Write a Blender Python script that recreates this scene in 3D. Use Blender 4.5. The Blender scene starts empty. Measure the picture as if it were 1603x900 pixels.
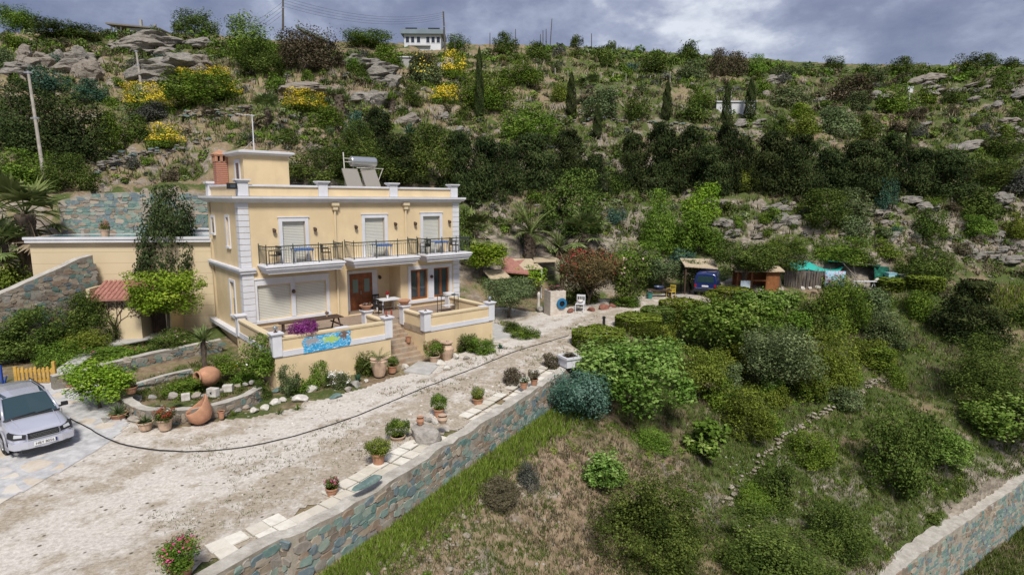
import bpy, bmesh, math, random
import numpy as np
from mathutils import Vector, Matrix
R = math.radians
scene = bpy.context.scene
COL = scene.collection
rng = np.random.default_rng(7)
random.seed(7)

# ------------------------------------------------------------------ camera
FPX, PITCH, ROLL, YAW, CAMZ = 901.4, .1551, .0073, .8528, 6.72
cam_d = bpy.data.cameras.new('camera'); cam = bpy.data.objects.new('camera', cam_d); COL.objects.link(cam)
cam_d.sensor_width = 36.0; cam_d.lens = 36.0 * FPX / 1603.0
cam_d.clip_start = .1; cam_d.clip_end = 6000
cam.matrix_world = Matrix.Translation((0, 0, CAMZ)) @ Matrix.Rotation(math.pi/2 - PITCH, 4, 'X') @ Matrix.Rotation(ROLL, 4, 'Z')
scene.camera = cam
# ------------------------------------------------------------------ light
SUN_EL, SUN_AZ = R(52), R(168)          # azimuth measured clockwise from +Y (the view direction)
sd = bpy.data.lights.new('sun', 'SUN'); sd.energy = 3.2; sd.angle = R(12); sd.color = (1, .95, .87)
sun = bpy.data.objects.new('sun', sd); COL.objects.link(sun)
sdir = Vector((math.sin(SUN_AZ)*math.cos(SUN_EL), math.cos(SUN_AZ)*math.cos(SUN_EL), math.sin(SUN_EL)))
sun.rotation_euler = sdir.to_track_quat('Z', 'Y').to_euler(); sun.location = (0, -10, 60)
w = bpy.data.worlds.new('World'); scene.world = w; w.use_nodes = True
nt = w.node_tree; nt.nodes.clear()
def wn(t, **k):
    n = nt.nodes.new(t)
    for a, b in k.items(): setattr(n, a, b)
    return n
out = wn('ShaderNodeOutputWorld'); bg = wn('ShaderNodeBackground'); bgc = wn('ShaderNodeBackground'); add = wn('ShaderNodeMixShader')
sky = wn('ShaderNodeTexSky', sky_type='NISHITA', sun_disc=False, sun_elevation=SUN_EL, sun_rotation=SUN_AZ)
bg.inputs[1].default_value = .09
tc = wn('ShaderNodeTexCoord'); mp = wn('ShaderNodeMapping'); mp.inputs['Scale'].default_value = (1.7, 1.7, 3.2); mp.inputs['Rotation'].default_value = (0, R(6), R(20))
no = wn('ShaderNodeTexNoise'); no.inputs['Scale'].default_value = 1.9; no.inputs['Detail'].default_value = 7; no.inputs['Roughness'].default_value = .56; no.inputs['Distortion'].default_value = .1
no2 = wn('ShaderNodeTexNoise'); no2.inputs['Scale'].default_value = 6.5; no2.inputs['Detail'].default_value = 6; no2.inputs['Roughness'].default_value = .6
mx = wn('ShaderNodeMix', data_type='FLOAT'); mx.inputs[0].default_value = .32
cr = wn('ShaderNodeValToRGB'); e_ = cr.color_ramp.elements
e_[0].position = .36; e_[0].color = (.17, .20, .33, 1); e_[1].position = .64; e_[1].color = (.86, .90, .98, 1)
x_ = cr.color_ramp.elements.new(.47); x_.color = (.27, .30, .43, 1)
x_ = cr.color_ramp.elements.new(.55); x_.color = (.42, .46, .60, 1)
bgc.inputs[1].default_value = .68
L_ = nt.links.new
L_(tc.outputs['Generated'], mp.inputs[0]); L_(mp.outputs[0], no.inputs['Vector']); L_(mp.outputs[0], no2.inputs['Vector'])
L_(no.outputs[0], mx.inputs[2]); L_(no2.outputs[0], mx.inputs[3]); L_(mx.outputs[0], cr.inputs[0]); L_(cr.outputs[0], bgc.inputs[0])
L_(sky.outputs[0], bg.inputs[0]); L_(bg.outputs[0], add.inputs[1]); L_(bgc.outputs[0], add.inputs[2]); add.inputs[0].default_value = .88
L_(add.outputs[0], out.inputs[0])
vs = scene.view_settings; vs.view_transform = 'Standard'; vs.look = 'None'; vs.exposure = .46; vs.gamma = 1; vs.use_curve_mapping = False
scene.cycles.max_bounces = 6; scene.cycles.diffuse_bounces = 3; scene.cycles.transmission_bounces = 4; scene.cycles.transparent_max_bounces = 4
scene.cycles.use_denoising = True

# ------------------------------------------------------------------ pixel <-> world
C0 = np.array([0, 0, CAMZ]); cP, sP = math.cos(PITCH), math.sin(PITCH)
FW = np.array([0, cP, -sP]); UP = np.array([0, sP, cP]); RT = np.array([1., 0, 0])
HE = np.array([math.sin(YAW), math.cos(YAW), 0]); HN = np.array([math.cos(YAW), -math.sin(YAW), 0]); HO = np.array([-13.41, 28.40, 0])
def ray(px, py):
    u, v = px-801.5, py-450.; c, s = math.cos(ROLL), math.sin(ROLL)
    u, v = u*c+v*s, -u*s+v*c
    return FW + RT*u/FPX - UP*v/FPX
def gz(px, py, z):
    r = ray(px, py); return C0 + r*((z-CAMZ)/r[2])
def dp(px, py, t): return C0 + ray(px, py)*t
def H(a, d, z=0): return HO + HE*a + HN*d + np.array([0, 0, z])
def proj(P):
    d = np.atleast_2d(np.asarray(P, float)) - C0
    X, Y, Z = d@RT, d@UP, d@FW
    u, v = FPX*X/Z, -FPX*Y/Z; c, s = math.cos(ROLL), math.sin(ROLL)
    return np.stack([801.5+u*c-v*s, 450+u*s+v*c, Z], -1)

# ------------------------------------------------------------------ node / material helpers
def mat(name, base=(.5, .5, .5), rough=.8, metal=0, spec=.35):
    m = bpy.data.materials.new(name); m.use_nodes = True
    b = m.node_tree.nodes['Principled BSDF']
    b.inputs['Base Color'].default_value = (*base, 1); b.inputs['Roughness'].default_value = rough
    b.inputs['Metallic'].default_value = metal; b.inputs['Specular IOR Level'].default_value = spec
    return m
class NB:
    """small node-building helper"""
    def __init__(s, m): s.m = m; s.t = m.node_tree; s.b = s.t.nodes['Principled BSDF']; s.o = s.t.nodes['Material Output']
    def n(s, typ, ins=None, **k):
        x = s.t.nodes.new(typ)
        for a, b in k.items(): setattr(x, a, b)
        for a, b in (ins or {}).items():
            if isinstance(b, bpy.types.NodeSocket): s.t.links.new(b, x.inputs[a])
            else: x.inputs[a].default_value = b
        return x
    def l(s, a, b): s.t.links.new(a, b)
    def coord(s, kind='Object', scale=(1, 1, 1), rot=(0, 0, 0)):
        c = s.n('ShaderNodeTexCoord'); return s.n('ShaderNodeMapping', {'Vector': c.outputs[kind], 'Scale': scale, 'Rotation': rot}).outputs[0]
    def noise(s, vec, scale, detail=5, rough=.55, dist=0):
        i = {'Scale': scale, 'Detail': detail, 'Roughness': rough, 'Distortion': dist}
        if vec is not None: i['Vector'] = vec
        return s.n('ShaderNodeTexNoise', i).outputs[0]
    def vor(s, vec, scale, feature='F1', rnd=1.0):
        return s.n('ShaderNodeTexVoronoi', {'Vector': vec, 'Scale': scale, 'Randomness': rnd}, feature=feature)
    def ramp(s, fac, stops, interp='LINEAR'):
        r = s.n('ShaderNodeValToRGB', {'Fac': fac}); r.color_ramp.interpolation = interp
        el = r.color_ramp.elements
        while len(el) < len(stops): el.new(.5)
        for e, (p, c) in zip(el, stops):
            e.position = p; e.color = (*c, 1) if len(c) == 3 else c
        return r.outputs[0]
    def map(s, v, a, b, c=0., d=1.):
        return s.n('ShaderNodeMapRange', {'Value': v, 'From Min': a, 'From Max': b, 'To Min': c, 'To Max': d}, interpolation_type='SMOOTHSTEP').outputs[0]
    def mix(s, f, a, b, blend='MIX'):
        x = s.n('ShaderNodeMix', data_type='RGBA', blend_type=blend)
        for idx, v in ((0, f), (6, a), (7, b)):
            if isinstance(v, bpy.types.NodeSocket): s.l(v, x.inputs[idx])
            elif idx == 0: x.inputs[0].default_value = v
            else: x.inputs[idx].default_value = (*v, 1)
        return x.outputs[2]
    def math(s, op, a, b=0.):
        x = s.n('ShaderNodeMath', operation=op)
        for i, v in enumerate((a, b)):
            if isinstance(v, bpy.types.NodeSocket): s.l(v, x.inputs[i])
            else: x.inputs[i].default_value = v
        return x.outputs[0]
    def color(s, c): s.l(c, s.b.inputs['Base Color'])
    def bump(s, h, strength=.5, dist=.05):
        x = s.n('ShaderNodeBump', {'Height': h, 'Strength': strength, 'Distance': dist}); s.l(x.outputs[0], s.b.inputs['Normal'])
V3 = lambda k: (k, k, k)

def weathered(name, col, var=.12, rough=.85, scale=1.2, grime=(.5, .45, .4), g=.25, bumps=.15, metal=0):
    m = mat(name, col, rough, metal); k = NB(m); v = k.coord()
    n1 = k.noise(v, scale, 6, .6); n2 = k.noise(v, scale*9, 4, .6)
    c = k.mix(k.map(n1, .35, .75), tuple(x*(1-var) for x in col), tuple(min(1, x*(1+var)) for x in col))
    vs_ = k.coord(scale=(scale*2.2, scale*2.2, scale*.35))
    st = k.map(k.noise(vs_, 1.5, 5, .65), .55, .8, 0, g)
    c = k.mix(st, c, tuple(a*b for a, b in zip(col, grime)))
    k.color(c)
    if bumps: k.bump(n2, bumps, .02)
    return m

def stone_mat(name, scale=2.6, teal=.45, dark=1.0, mortar=(.36, .325, .275), warm=(.30, .25, .19)):
    """rubble masonry on UV metres: irregular stones, teal schist among brown and grey ones"""
    m = mat(name, warm, .85); k = NB(m)
    uv = k.n('ShaderNodeTexCoord').outputs['UV']
    wob = k.n('ShaderNodeTexNoise', {'Vector': uv, 'Scale': 1.7, 'Detail': 3.}).outputs[1]
    vec = k.n('ShaderNodeMixRGB', {'Fac': .16, 'Color1': uv, 'Color2': wob}, blend_type='ADD').outputs[0]
    vec = k.n('ShaderNodeMapping', {'Vector': vec, 'Scale': (scale*.8, scale*1.5, 1)}).outputs[0]
    v1 = k.vor(vec, 1.0); ve = k.vor(vec, 1.0, 'DISTANCE_TO_EDGE')
    sep = k.n('ShaderNodeSeparateColor', {'Color': v1.outputs['Color']})
    d = dark
    cs = k.ramp(sep.outputs[0], [(0, (.19*d, .165*d, .14*d)), (.25, tuple(x*d for x in warm)), (.45, (.27*d, .25*d, .22*d)), (.6, (.36*d, .32*d, .26*d)), (.8, (.22*d, .17*d, .13*d)), (1, (.33*d, .31*d, .29*d))], 'CONSTANT')
    ct = k.ramp(sep.outputs[2], [(0, (.11*d, .20*d, .185*d)), (.3, (.17*d, .25*d, .225*d)), (.55, (.13*d, .19*d, .21*d)), (.8, (.24*d, .30*d, .25*d))], 'CONSTANT')
    big = k.noise(uv, .55, 2)
    tm = k.math('GREATER_THAN', k.math('ADD', sep.outputs[1], k.math('MULTIPLY', k.math('SUBTRACT', big, .5), .9)), 1-teal)
    c = k.mix(tm, cs, ct)
    fn = k.noise(vec, 7, 6, .65)
    c = k.mix(k.map(fn, .3, .75), c, k.mix(.5, c, (.42*d, .39*d, .34*d)))
    mo = k.math('ADD', ve.outputs[0], k.math('MULTIPLY', k.math('SUBTRACT', k.noise(vec, 6, 3), .5), .09))
    mm = k.map(mo, .012, .05)
    c = k.mix(mm, tuple(x*d for x in mortar), c)
    k.color(c)
    h = k.math('ADD', k.map(mo, .0, .16), k.math('MULTIPLY', fn, .45))
    k.bump(h, .6, .04)
    return m

# ------------------------------------------------------------------ mesh helpers
class MB:
    def __init__(s): s.v = []; s.f = []; s.m = []; s.uv = []
    def add(s, verts, faces, mi=0, uvs=None):
        o = len(s.v); s.v += [tuple(map(float, p)) for p in verts]
        for i, f in enumerate(faces):
            s.f.append(tuple(o+j for j in f)); s.m.append(mi)
            s.uv.append(uvs[i] if uvs else None)
        return s
    def box(s, lo, hi, mi=0, M=None):
        x0, y0, z0 = lo; x1, y1, z1 = hi
        if x0 > x1: x0, x1 = x1, x0
        if y0 > y1: y0, y1 = y1, y0
        if z0 > z1: z0, z1 = z1, z0
        v = [(x0, y0, z0), (x1, y0, z0), (x1, y1, z0), (x0, y1, z0), (x0, y0, z1), (x1, y0, z1), (x1, y1, z1), (x0, y1, z1)]
        if M is not None: v = [M @ Vector(p) for p in v]
        return s.add(v, [(0, 3, 2, 1), (4, 5, 6, 7), (0, 1, 5, 4), (1, 2, 6, 5), (2, 3, 7, 6), (3, 0, 4, 7)], mi)
    def cbox(s, c, sz, mi=0, rot=None):
        M = Matrix.Translation(Vector(c))
        if rot is not None: M = M @ (rot.to_matrix().to_4x4() if hasattr(rot, 'to_matrix') else Matrix.Rotation(rot, 4, 'Z'))
        h = [q/2 for q in sz]
        return s.box([-q for q in h], h, mi, M)
    def tube(s, pts, r, n=6, mi=0, caps=True):
        pts = [Vector(p) for p in pts]; rs = r if hasattr(r, '__len__') else [r]*len(pts)
        V = []; F = []
        for i, p in enumerate(pts):
            t = (pts[min(i+1, len(pts)-1)] - pts[max(i-1, 0)]).normalized()
            a = Vector((0, 0, 1)) if abs(t.z) < .9 else Vector((1, 0, 0))
            u = t.cross(a).normalized(); w_ = t.cross(u)
            for j in range(n):
                q = 2*math.pi*j/n; V.append(p + (u*math.cos(q) + w_*math.sin(q))*rs[i])
        for i in range(len(pts)-1):
            for j in range(n):
                F.append((i*n+j, i*n+(j+1) % n, (i+1)*n+(j+1) % n, (i+1)*n+j))
        if caps: F.append(tuple(range(n-1, -1, -1))); F.append(tuple((len(pts)-1)*n+j for j in range(n)))
        return s.add(V, F, mi)
    def lathe(s, prof, n=16, mi=0, M=None, cap=True):
        V = []; F = []
        for (r, z) in prof:
            for j in range(n):
                q = 2*math.pi*j/n; V.append(Vector((r*math.cos(q), r*math.sin(q), z)))
        for i in range(len(prof)-1):
            for j in range(n): F.append((i*n+j, i*n+(j+1) % n, (i+1)*n+(j+1) % n, (i+1)*n+j))
        if cap:
            F.append(tuple(range(n-1, -1, -1))); F.append(tuple((len(prof)-1)*n+j for j in range(n)))
        if M is not None: V = [M @ p for p in V]
        return s.add(V, F, mi)
    def prism(s, poly, lo, hi, axis=2, mi=0):
        """polygon (2D) extruded along an axis between lo and hi"""
        n = len(poly)
        def P(p, h):
            q = list(p); q.insert(axis, h); return q
        V = [P(p, lo) for p in poly] + [P(p, hi) for p in poly]
        F = [tuple(range(n-1, -1, -1)), tuple(range(n, 2*n))] + [(i, (i+1) % n, n+(i+1) % n, n+i) for i in range(n)]
        return s.add(V, F, mi)
    def rock(s, c, sz, mi=0, seed=0, flat=1.0, rot=0., ang=None):
        V, F = ROCKS[seed % len(ROCKS)]
        a, b = math.cos(rot), math.sin(rot)
        out_ = []
        for (x, y, z) in V:
            x, y, z = x*sz[0], y*sz[1], z*sz[2]
            if ang: z += x*ang
            out_.append((c[0]+x*a-y*b, c[1]+x*b+y*a, c[2]+z))
        return s.add(out_, F, mi)
    def build(s, name, mats, parent=None, smooth=False, bevel=0., fixn=True):
        me = bpy.data.meshes.new(name); me.from_pydata(s.v, [], s.f)
        for m in (mats if isinstance(mats, (list, tuple)) else [mats]): me.materials.append(m)
        me.polygons.foreach_set('material_index', s.m)
        if any(u is not None for u in s.uv):
            ul = me.uv_layers.new(name='UVMap')
            for p, u in zip(me.polygons, s.uv):
                if u:
                    for li, q in zip(p.loop_indices, u): ul.data[li].uv = q
        if fixn or bevel:
            bm = bmesh.new(); bm.from_mesh(me)
            if fixn: bmesh.ops.recalc_face_normals(bm, faces=bm.faces)
            if bevel:
                ed = [e for e in bm.edges if len(e.link_faces) == 2 and e.calc_face_angle(0) > .6]
                bmesh.ops.bevel(bm, geom=ed, offset=bevel, segments=2, affect='EDGES', profile=.6)
            bm.to_mesh(me); bm.free()
        if smooth: me.polygons.foreach_set('use_smooth', [True]*len(me.polygons))
        o = bpy.data.objects.new(name, me); COL.objects.link(o)
        if parent: o.parent = parent
        return o
def ico(sub=1):
    bm = bmesh.new(); bmesh.ops.create_icosphere(bm, subdivisions=sub, radius=.5)
    V = [tuple(v.co) for v in bm.verts]; F = [tuple(v.index for v in f.verts) for f in bm.faces]; bm.free(); return V, F
def make_rock(seed, sub=2, cuts=9):
    r = random.Random(seed); V, F = ico(sub); V = [Vector(v) for v in V]
    for _ in range(cuts):
        nrm = Vector((r.gauss(0, 1), r.gauss(0, 1), r.gauss(0, .8))).normalized(); d = r.uniform(.26, .42)
        for v in V:
            q = v.dot(nrm)
            if q > d: v -= nrm*(q-d)
    return [tuple(v) for v in V], F
ROCKS = [make_rock(i, 2, 9) for i in range(8)]
def tag(o, label=None, cat=None, group=None, kind=None):
    if label: o['label'] = label
    if cat: o['category'] = cat
    if group: o['group'] = group
    if kind: o['kind'] = kind
    return o
def thing(name, label, cat, loc=(0, 0, 0), rz=0., group=None):
    o = bpy.data.objects.new(name, None); COL.objects.link(o); o.empty_display_size = .3
    o.location = tuple(map(float, loc)); o.rotation_euler = (0, 0, rz)
    return tag(o, label, cat, group)
def np_mesh(name, V, F, mats, mi=None, tint=None, smooth=False):
    V = np.asarray(V, np.float32); F = np.asarray(F, np.int32); k = F.shape[1]
    me = bpy.data.meshes.new(name)
    me.vertices.add(len(V)); me.vertices.foreach_set('co', V.ravel())
    me.loops.add(F.size); me.loops.foreach_set('vertex_index', F.ravel())
    me.polygons.add(len(F)); me.polygons.foreach_set('loop_start', np.arange(len(F), dtype=np.int32)*k)
    for m in (mats if isinstance(mats, (list, tuple)) else [mats]): me.materials.append(m)
    if mi is not None: me.polygons.foreach_set('material_index', np.asarray(mi, np.int32))
    if tint is not None:
        at = me.attributes.new('tint', 'FLOAT', 'POINT'); at.data.foreach_set('value', np.asarray(tint, np.float32))
    if smooth: me.polygons.foreach_set('use_smooth', np.ones(len(F), bool))
    me.update(calc_edges=True)
    return me
def link(name, me, loc=(0, 0, 0), rz=0., sc=(1, 1, 1), parent=None):
    o = bpy.data.objects.new(name, me); COL.objects.link(o)
    o.location = tuple(map(float, loc)); o.rotation_euler = (0, 0, rz); o.scale = sc
    if parent: o.parent = parent
    return o

# ------------------------------------------------------------------ terrain
def vnoise(x, y, seed=0):
    xi = np.floor(x).astype(np.int64); yi = np.floor(y).astype(np.int64); xf = x-xi; yf = y-yi
    def hsh(a, b):
        h = (a*374761393 + b*668265263 + seed*1442695041) & 0xffffffff
        h = ((h ^ (h >> 13))*1274126177) & 0xffffffff
        return ((h ^ (h >> 16)) & 0xffff)/65535.
    u = xf*xf*(3-2*xf); v = yf*yf*(3-2*yf)
    return (hsh(xi, yi)*(1-u)+hsh(xi+1, yi)*u)*(1-v) + (hsh(xi, yi+1)*(1-u)+hsh(xi+1, yi+1)*u)*v
def fbm(x, y, oct=4, seed=0, gain=.5):
    s = 0; a = 1; t = 0
    for i in range(oct):
        s = s+a*vnoise(x*2**i, y*2**i, seed+i); t += a; a *= gain
    return s/t
class RBF:
    def __init__(s, P, c=2.5):
        s.P = np.array([p[:2] for p in P]); z = np.array([p[2] for p in P]); s.c = c
        n = len(z); K = s.k(s.P)
        A = np.zeros((n+1, n+1)); A[:n, :n] = K + np.eye(n)*-.15; A[:n, n] = 1; A[n, :n] = 1
        sol = np.linalg.solve(A, np.append(z, 0)); s.w = sol[:n]; s.b = sol[n]
    def k(s, Q): return -np.sqrt(((Q[:, None]-s.P[None])**2).sum(-1)+s.c**2)
    def __call__(s, x, y):
        Q = np.stack([np.ravel(x), np.ravel(y)], -1); o = np.empty(len(Q))
        for i in range(0, len(Q), 20000): o[i:i+20000] = s.k(Q[i:i+20000])@s.w + s.b
        return o.reshape(np.shape(x))
def PT(lst): return [tuple(dp(*q)) for q in lst]
HILL = PT([(750, 415, 48), (830, 402, 54), (915, 395, 56), (850, 300, 66), (960, 330, 62), (850, 180, 90), (850, 110, 125), (850, 76, 165), (1000, 300, 68), (1000, 170, 95), (1000, 110, 130), (1000, 84, 165),
    (1130, 400, 57), (1130, 320, 64), (1130, 270, 72), (1130, 180, 98), (1130, 120, 135), (1150, 102, 160), (1350, 418, 57), (1350, 335, 64), (1350, 290, 71), (1350, 200, 100), (1350, 118, 145),
    (1480, 425, 58), (1480, 340, 66), (1480, 250, 85), (1480, 118, 140), (1580, 425, 60), (1580, 340, 66), (1580, 250, 85), (1580, 112, 120), (1700, 420, 60), (1700, 250, 80), (1700, 100, 115), (1900, 400, 60), (1900, 230, 85),
    (700, 300, 56), (700, 230, 70), (700, 150, 95), (700, 95, 140), (665, 82, 165), (580, 190, 74), (580, 110, 100), (560, 88, 118), (450, 230, 56), (450, 150, 78), (450, 85, 104), (320, 290, 47), (320, 190, 66), (320, 110, 92), (300, 68, 110), (100, 306, 39.5), (200, 304, 40), (300, 304, 41), (340, 300, 43),
    (200, 292, 46), (200, 230, 58), (200, 160, 78), (200, 100, 98), (200, 62, 112), (60, 300, 42), (60, 230, 52), (60, 150, 72), (60, 62, 104), (-100, 290, 40), (-100, 180, 60), (-100, 60, 95), (-400, 250, 45), (-400, 60, 80),
    (1300, 112, 160)])
BACK = []
for px, py, t in [(850, 80, 300), (1150, 106, 300), (450, 70, 260), (200, 75, 220), (0, 75, 220), (1350, 122, 280), (1580, 116, 240), (1800, 110, 230), (-400, 75, 170), (665, 88, 300)]:
    BACK.append(tuple(dp(px, py, t)))
PLAT = [(-32, 8, -1.5), (-20, 8, -1.6), (-10, 3, -1.6), (-16, 18, -1.6), (-24, 19, -1.55), (-8, 13, -1.6), (-6, 21, -1.6), (-10, 24, -1.6), (-4, 27, -1.62), (-1, 23, -1.58), (2, 29, -1.5), (-2, 33, -1.5), (3, 36, -1.45),
    (7, 40, -1.45), (4, 46, -1.4), (12, 48, -1.4), (18, 50, -1.4), (26, 53, -1.4), (36, 55, -1.5), (-3, 42, -1.35), (0, 48, -1.2), (8, 54, -1.1), (17, 55, -1.1), (-24, 25, -1.4), (-32, 25, -1.3), (-19, 28, -1.25), (-15, 26.5, -1.3), (-21, 32, -1.1), (-26, 30, -1.0), (-12, -20, -1.8), (-40, -20, -1), (-60, 10, 0), (-40, 32, 2.0), (-50, 40, 6)]
SLOPE = PT([(1135, 790, 24.5), (1390, 592, 40.5), (1260, 660, 31.5), (850, 890, 17.7), (1300, 890, 22.8), (1000, 700, 25.5), (1100, 640, 30), (1000, 600, 31.5), (1000, 820, 20.5), (1180, 560, 37), (1300, 540, 41), (1400, 885, 24.9), (1603, 745, 32.8), (1500, 812, 28.6), (1500, 700, 32), (1560, 640, 36), (1480, 560, 43), (1450, 640, 35.5), (1560, 480, 53), (1603, 560, 44), (1750, 650, 38), (1800, 500, 50), (1640, 450, 60), (1470, 480, 51)])
BACKS = [(20, -10, -12), (40, 0, -13), (10, -30, -12), (60, 20, -13), (70, 40, -7), (5, 0, -5.2), (15, 10, -8.6)]
EDGE = [(-20.5, -14), (-13, -1.5), tuple(gz(330, 895, -1.42)[:2]), tuple(gz(470, 828, -1.42)[:2]), tuple(gz(600, 756, -1.42)[:2]), tuple(gz(700, 692, -1.42)[:2]), tuple(gz(800, 632, -1.42)[:2]), tuple(gz(866, 590, -1.42)[:2]), tuple(gz(905, 562, -1.42)[:2])]
EDGE2 = EDGE + [tuple(gz(960, 518, -1.4)[:2]), tuple(gz(1060, 480, -1.4)[:2]), tuple(gz(1230, 458, -1.4)[:2]), (38, 53.5), (60, 56), (120, 50)]
WBASE = [(x+.35, y-.19, -2.75) for x, y in EDGE[2:]] + [(EDGE[1][0]+.4, EDGE[1][1]-.2, -2.9), (EDGE[0][0], EDGE[0][1], -3)]
EDGEP = [(x, y, -1.6) for x, y in EDGE2[9:13]] + [(EDGE[-1][0]+.8, EDGE[-1][1]-.5, -2.4)]
RU = RBF(PLAT + HILL + BACK + [(x-.3, y+.2, -1.55) for x, y in EDGE[1:]] + [(x, y, -1.5) for x, y in EDGE2[9:13]])
RL = RBF(SLOPE + BACKS + WBASE + EDGEP + [(26, 55, -1.3), (38, 57, -1.3), (14, 50, -1.4)] + [p for p in HILL if p[0] > 5] + BACK)
LW = [tuple(gz(1330, 935, -9.)[:2]), tuple(gz(1395, 888, -9.)[:2]), tuple(gz(1440, 855, -9.)[:2]), tuple(gz(1500, 815, -9.)[:2]), tuple(gz(1560, 775, -9.)[:2]), tuple(gz(1615, 738, -9.)[:2]), tuple(gz(1720, 680, -9.)[:2])]
LW2 = [(LW[0][0]-6, LW[0][1]-12)] + LW + [(LW[-1][0]+30, LW[-1][1]+8)]
def sdist(x, y, line):
    """signed distance to an open polyline, positive to the right of its direction"""
    best = np.full(np.shape(x), 1e9); sg = np.ones(np.shape(x)); ar = np.zeros(np.shape(x)); acc = 0
    for (x0, y0), (x1, y1) in zip(line[:-1], line[1:]):
        dx, dy = x1-x0, y1-y0; L = math.hypot(dx, dy)
        t = np.clip(((x-x0)*dx+(y-y0)*dy)/L**2, 0, 1)
        d = np.hypot(x-x0-t*dx, y-y0-t*dy); s = np.where((x-x0)*dy-(y-y0)*dx > 0, 1., -1.)
        up = d < best-1e-9
        best = np.where(up, d, best); sg = np.where(up, s, sg); ar = np.where(up, acc+t*L, ar); acc += L
    return best*sg, ar
def sst(a, b, v):
    t = np.clip((v-a)/(b-a), 0, 1); return t*t*(3-2*t)
def inpoly(x, y, poly):
    ins = np.zeros(np.shape(x), bool); n = len(poly)
    for i in range(n):
        x0, y0 = poly[i]; x1, y1 = poly[(i+1) % n]
        c = ((y0 > y) != (y1 > y)) & (x < (x1-x0)*(y-y0)/((y1-y0) if y1 != y0 else 1e-9)+x0); ins ^= c
    return ins
EDGE_LEN = sum(math.hypot(b[0]-a[0], b[1]-a[1]) for a, b in zip(EDGE[:-1], EDGE[1:]))
VILLA_POLY = [tuple(H(a, d)[:2]) for a, d in ((0.2, 5.2), (11.5, 5.2), (13, 0), (13, -7.6), (0.2, -7.6))]
# annex frame: front wall from the left stone wall to the villa, roof terrace at z 4.35
AX0 = gz(160, 528, -1.15)[:2]; AXR = H(-.1, -5.2)[:2]
ADIR = (AXR-AX0)/np.linalg.norm(AXR-AX0); AN = np.array([ADIR[1], -ADIR[0]])
def A(s, d, z=0): q = AX0 + ADIR*s + AN*d; return np.array([q[0], q[1], z])
ALEN = float(np.linalg.norm(AXR-AX0))
ANNEX_POLY = [tuple(A(s, d)[:2]) for s, d in ((-3.6, -.2), (ALEN+4, -.2), (ALEN+4, -4.2), (-3.6, -4.2))]
def hgt(x, y, detail=True):
    x = np.asarray(x, float); y = np.asarray(y, float)
    sd_, ar = sdist(x, y, EDGE2)
    u = RU(x, y); l = RL(x, y)
    bw = .10 + 2.6*sst(EDGE_LEN-.5, EDGE_LEN+3, ar)
    k = sst(-bw, bw, sd_)
    hill = sst(0, 3.0, u+.9)*(1-k)
    l2 = l
    if detail:
        n1 = fbm(x*.16, y*.16, 4, 3)-.5; n2 = fbm(x*.55, y*.55, 4, 11)-.5; n3 = fbm(x*1.9+9, y*1.9, 3, 23)-.5
        rr = np.hypot(x, y)
        ledge = np.abs(fbm(x*.22+.1*y, y*.10-x*.05, 4, 31)-.5)
        u = u + hill*(n1*2.2*sst(45, 110, rr) + n2*1.3 + n3*.55 - sst(.06, .0, ledge)*.9)
        l2 = l + (n2*.55+n3*.22)*sst(.8, 3., sd_)
        u = u + (1-hill)*(n3*.05+n2*.06)
    h = u*(1-k)+l2*k
    ds, _ = sdist(x, y, LW2)
    low = sst(-.12, .12, ds)*sst(-2, 2, sd_)
    flat = -11.7 + .05*ds*0 + (fbm(x*.4, y*.4, 3, 5)-.5)*.5 - np.clip(ds-3, 0, 60)*.12
    h = h*(1-low)+flat*low
    pin = inpoly(x, y, VILLA_POLY); h = np.where(pin, -1.9, h)
    pin = inpoly(x, y, ANNEX_POLY); h = np.where(pin, np.minimum(h, -1.4), h)
    r = np.hypot(x, y); fr = sst(300, 900, r); h = h*(1-fr) + fr*(-40)
    return h
def gpt(px, py, tmin=8., tmax=230.):
    """where the sight line through a pixel meets the ground"""
    r = ray(px, py); t = tmin*(tmax/tmin)**np.linspace(0, 1, 260); P = C0+r*t[:, None]
    hh = hgt(P[:, 0], P[:, 1]); below = np.nonzero(P[:, 2] < hh)[0]
    if not len(below): return C0+r*tmax*.7, tmax*.7
    i = below[0]
    if i == 0: return P[0], t[0]
    a = P[i-1, 2]-hh[i-1]; b = hh[i]-P[i, 2]; tt = t[i-1]+(t[i]-t[i-1])*a/(a+b+1e-9)
    p = C0+r*tt; p[2] = float(hgt(p[0:1], p[1:2])[0]); return p, tt
def zat(x, y): return float(hgt(np.array([float(x)]), np.array([float(y)]))[0])

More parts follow.
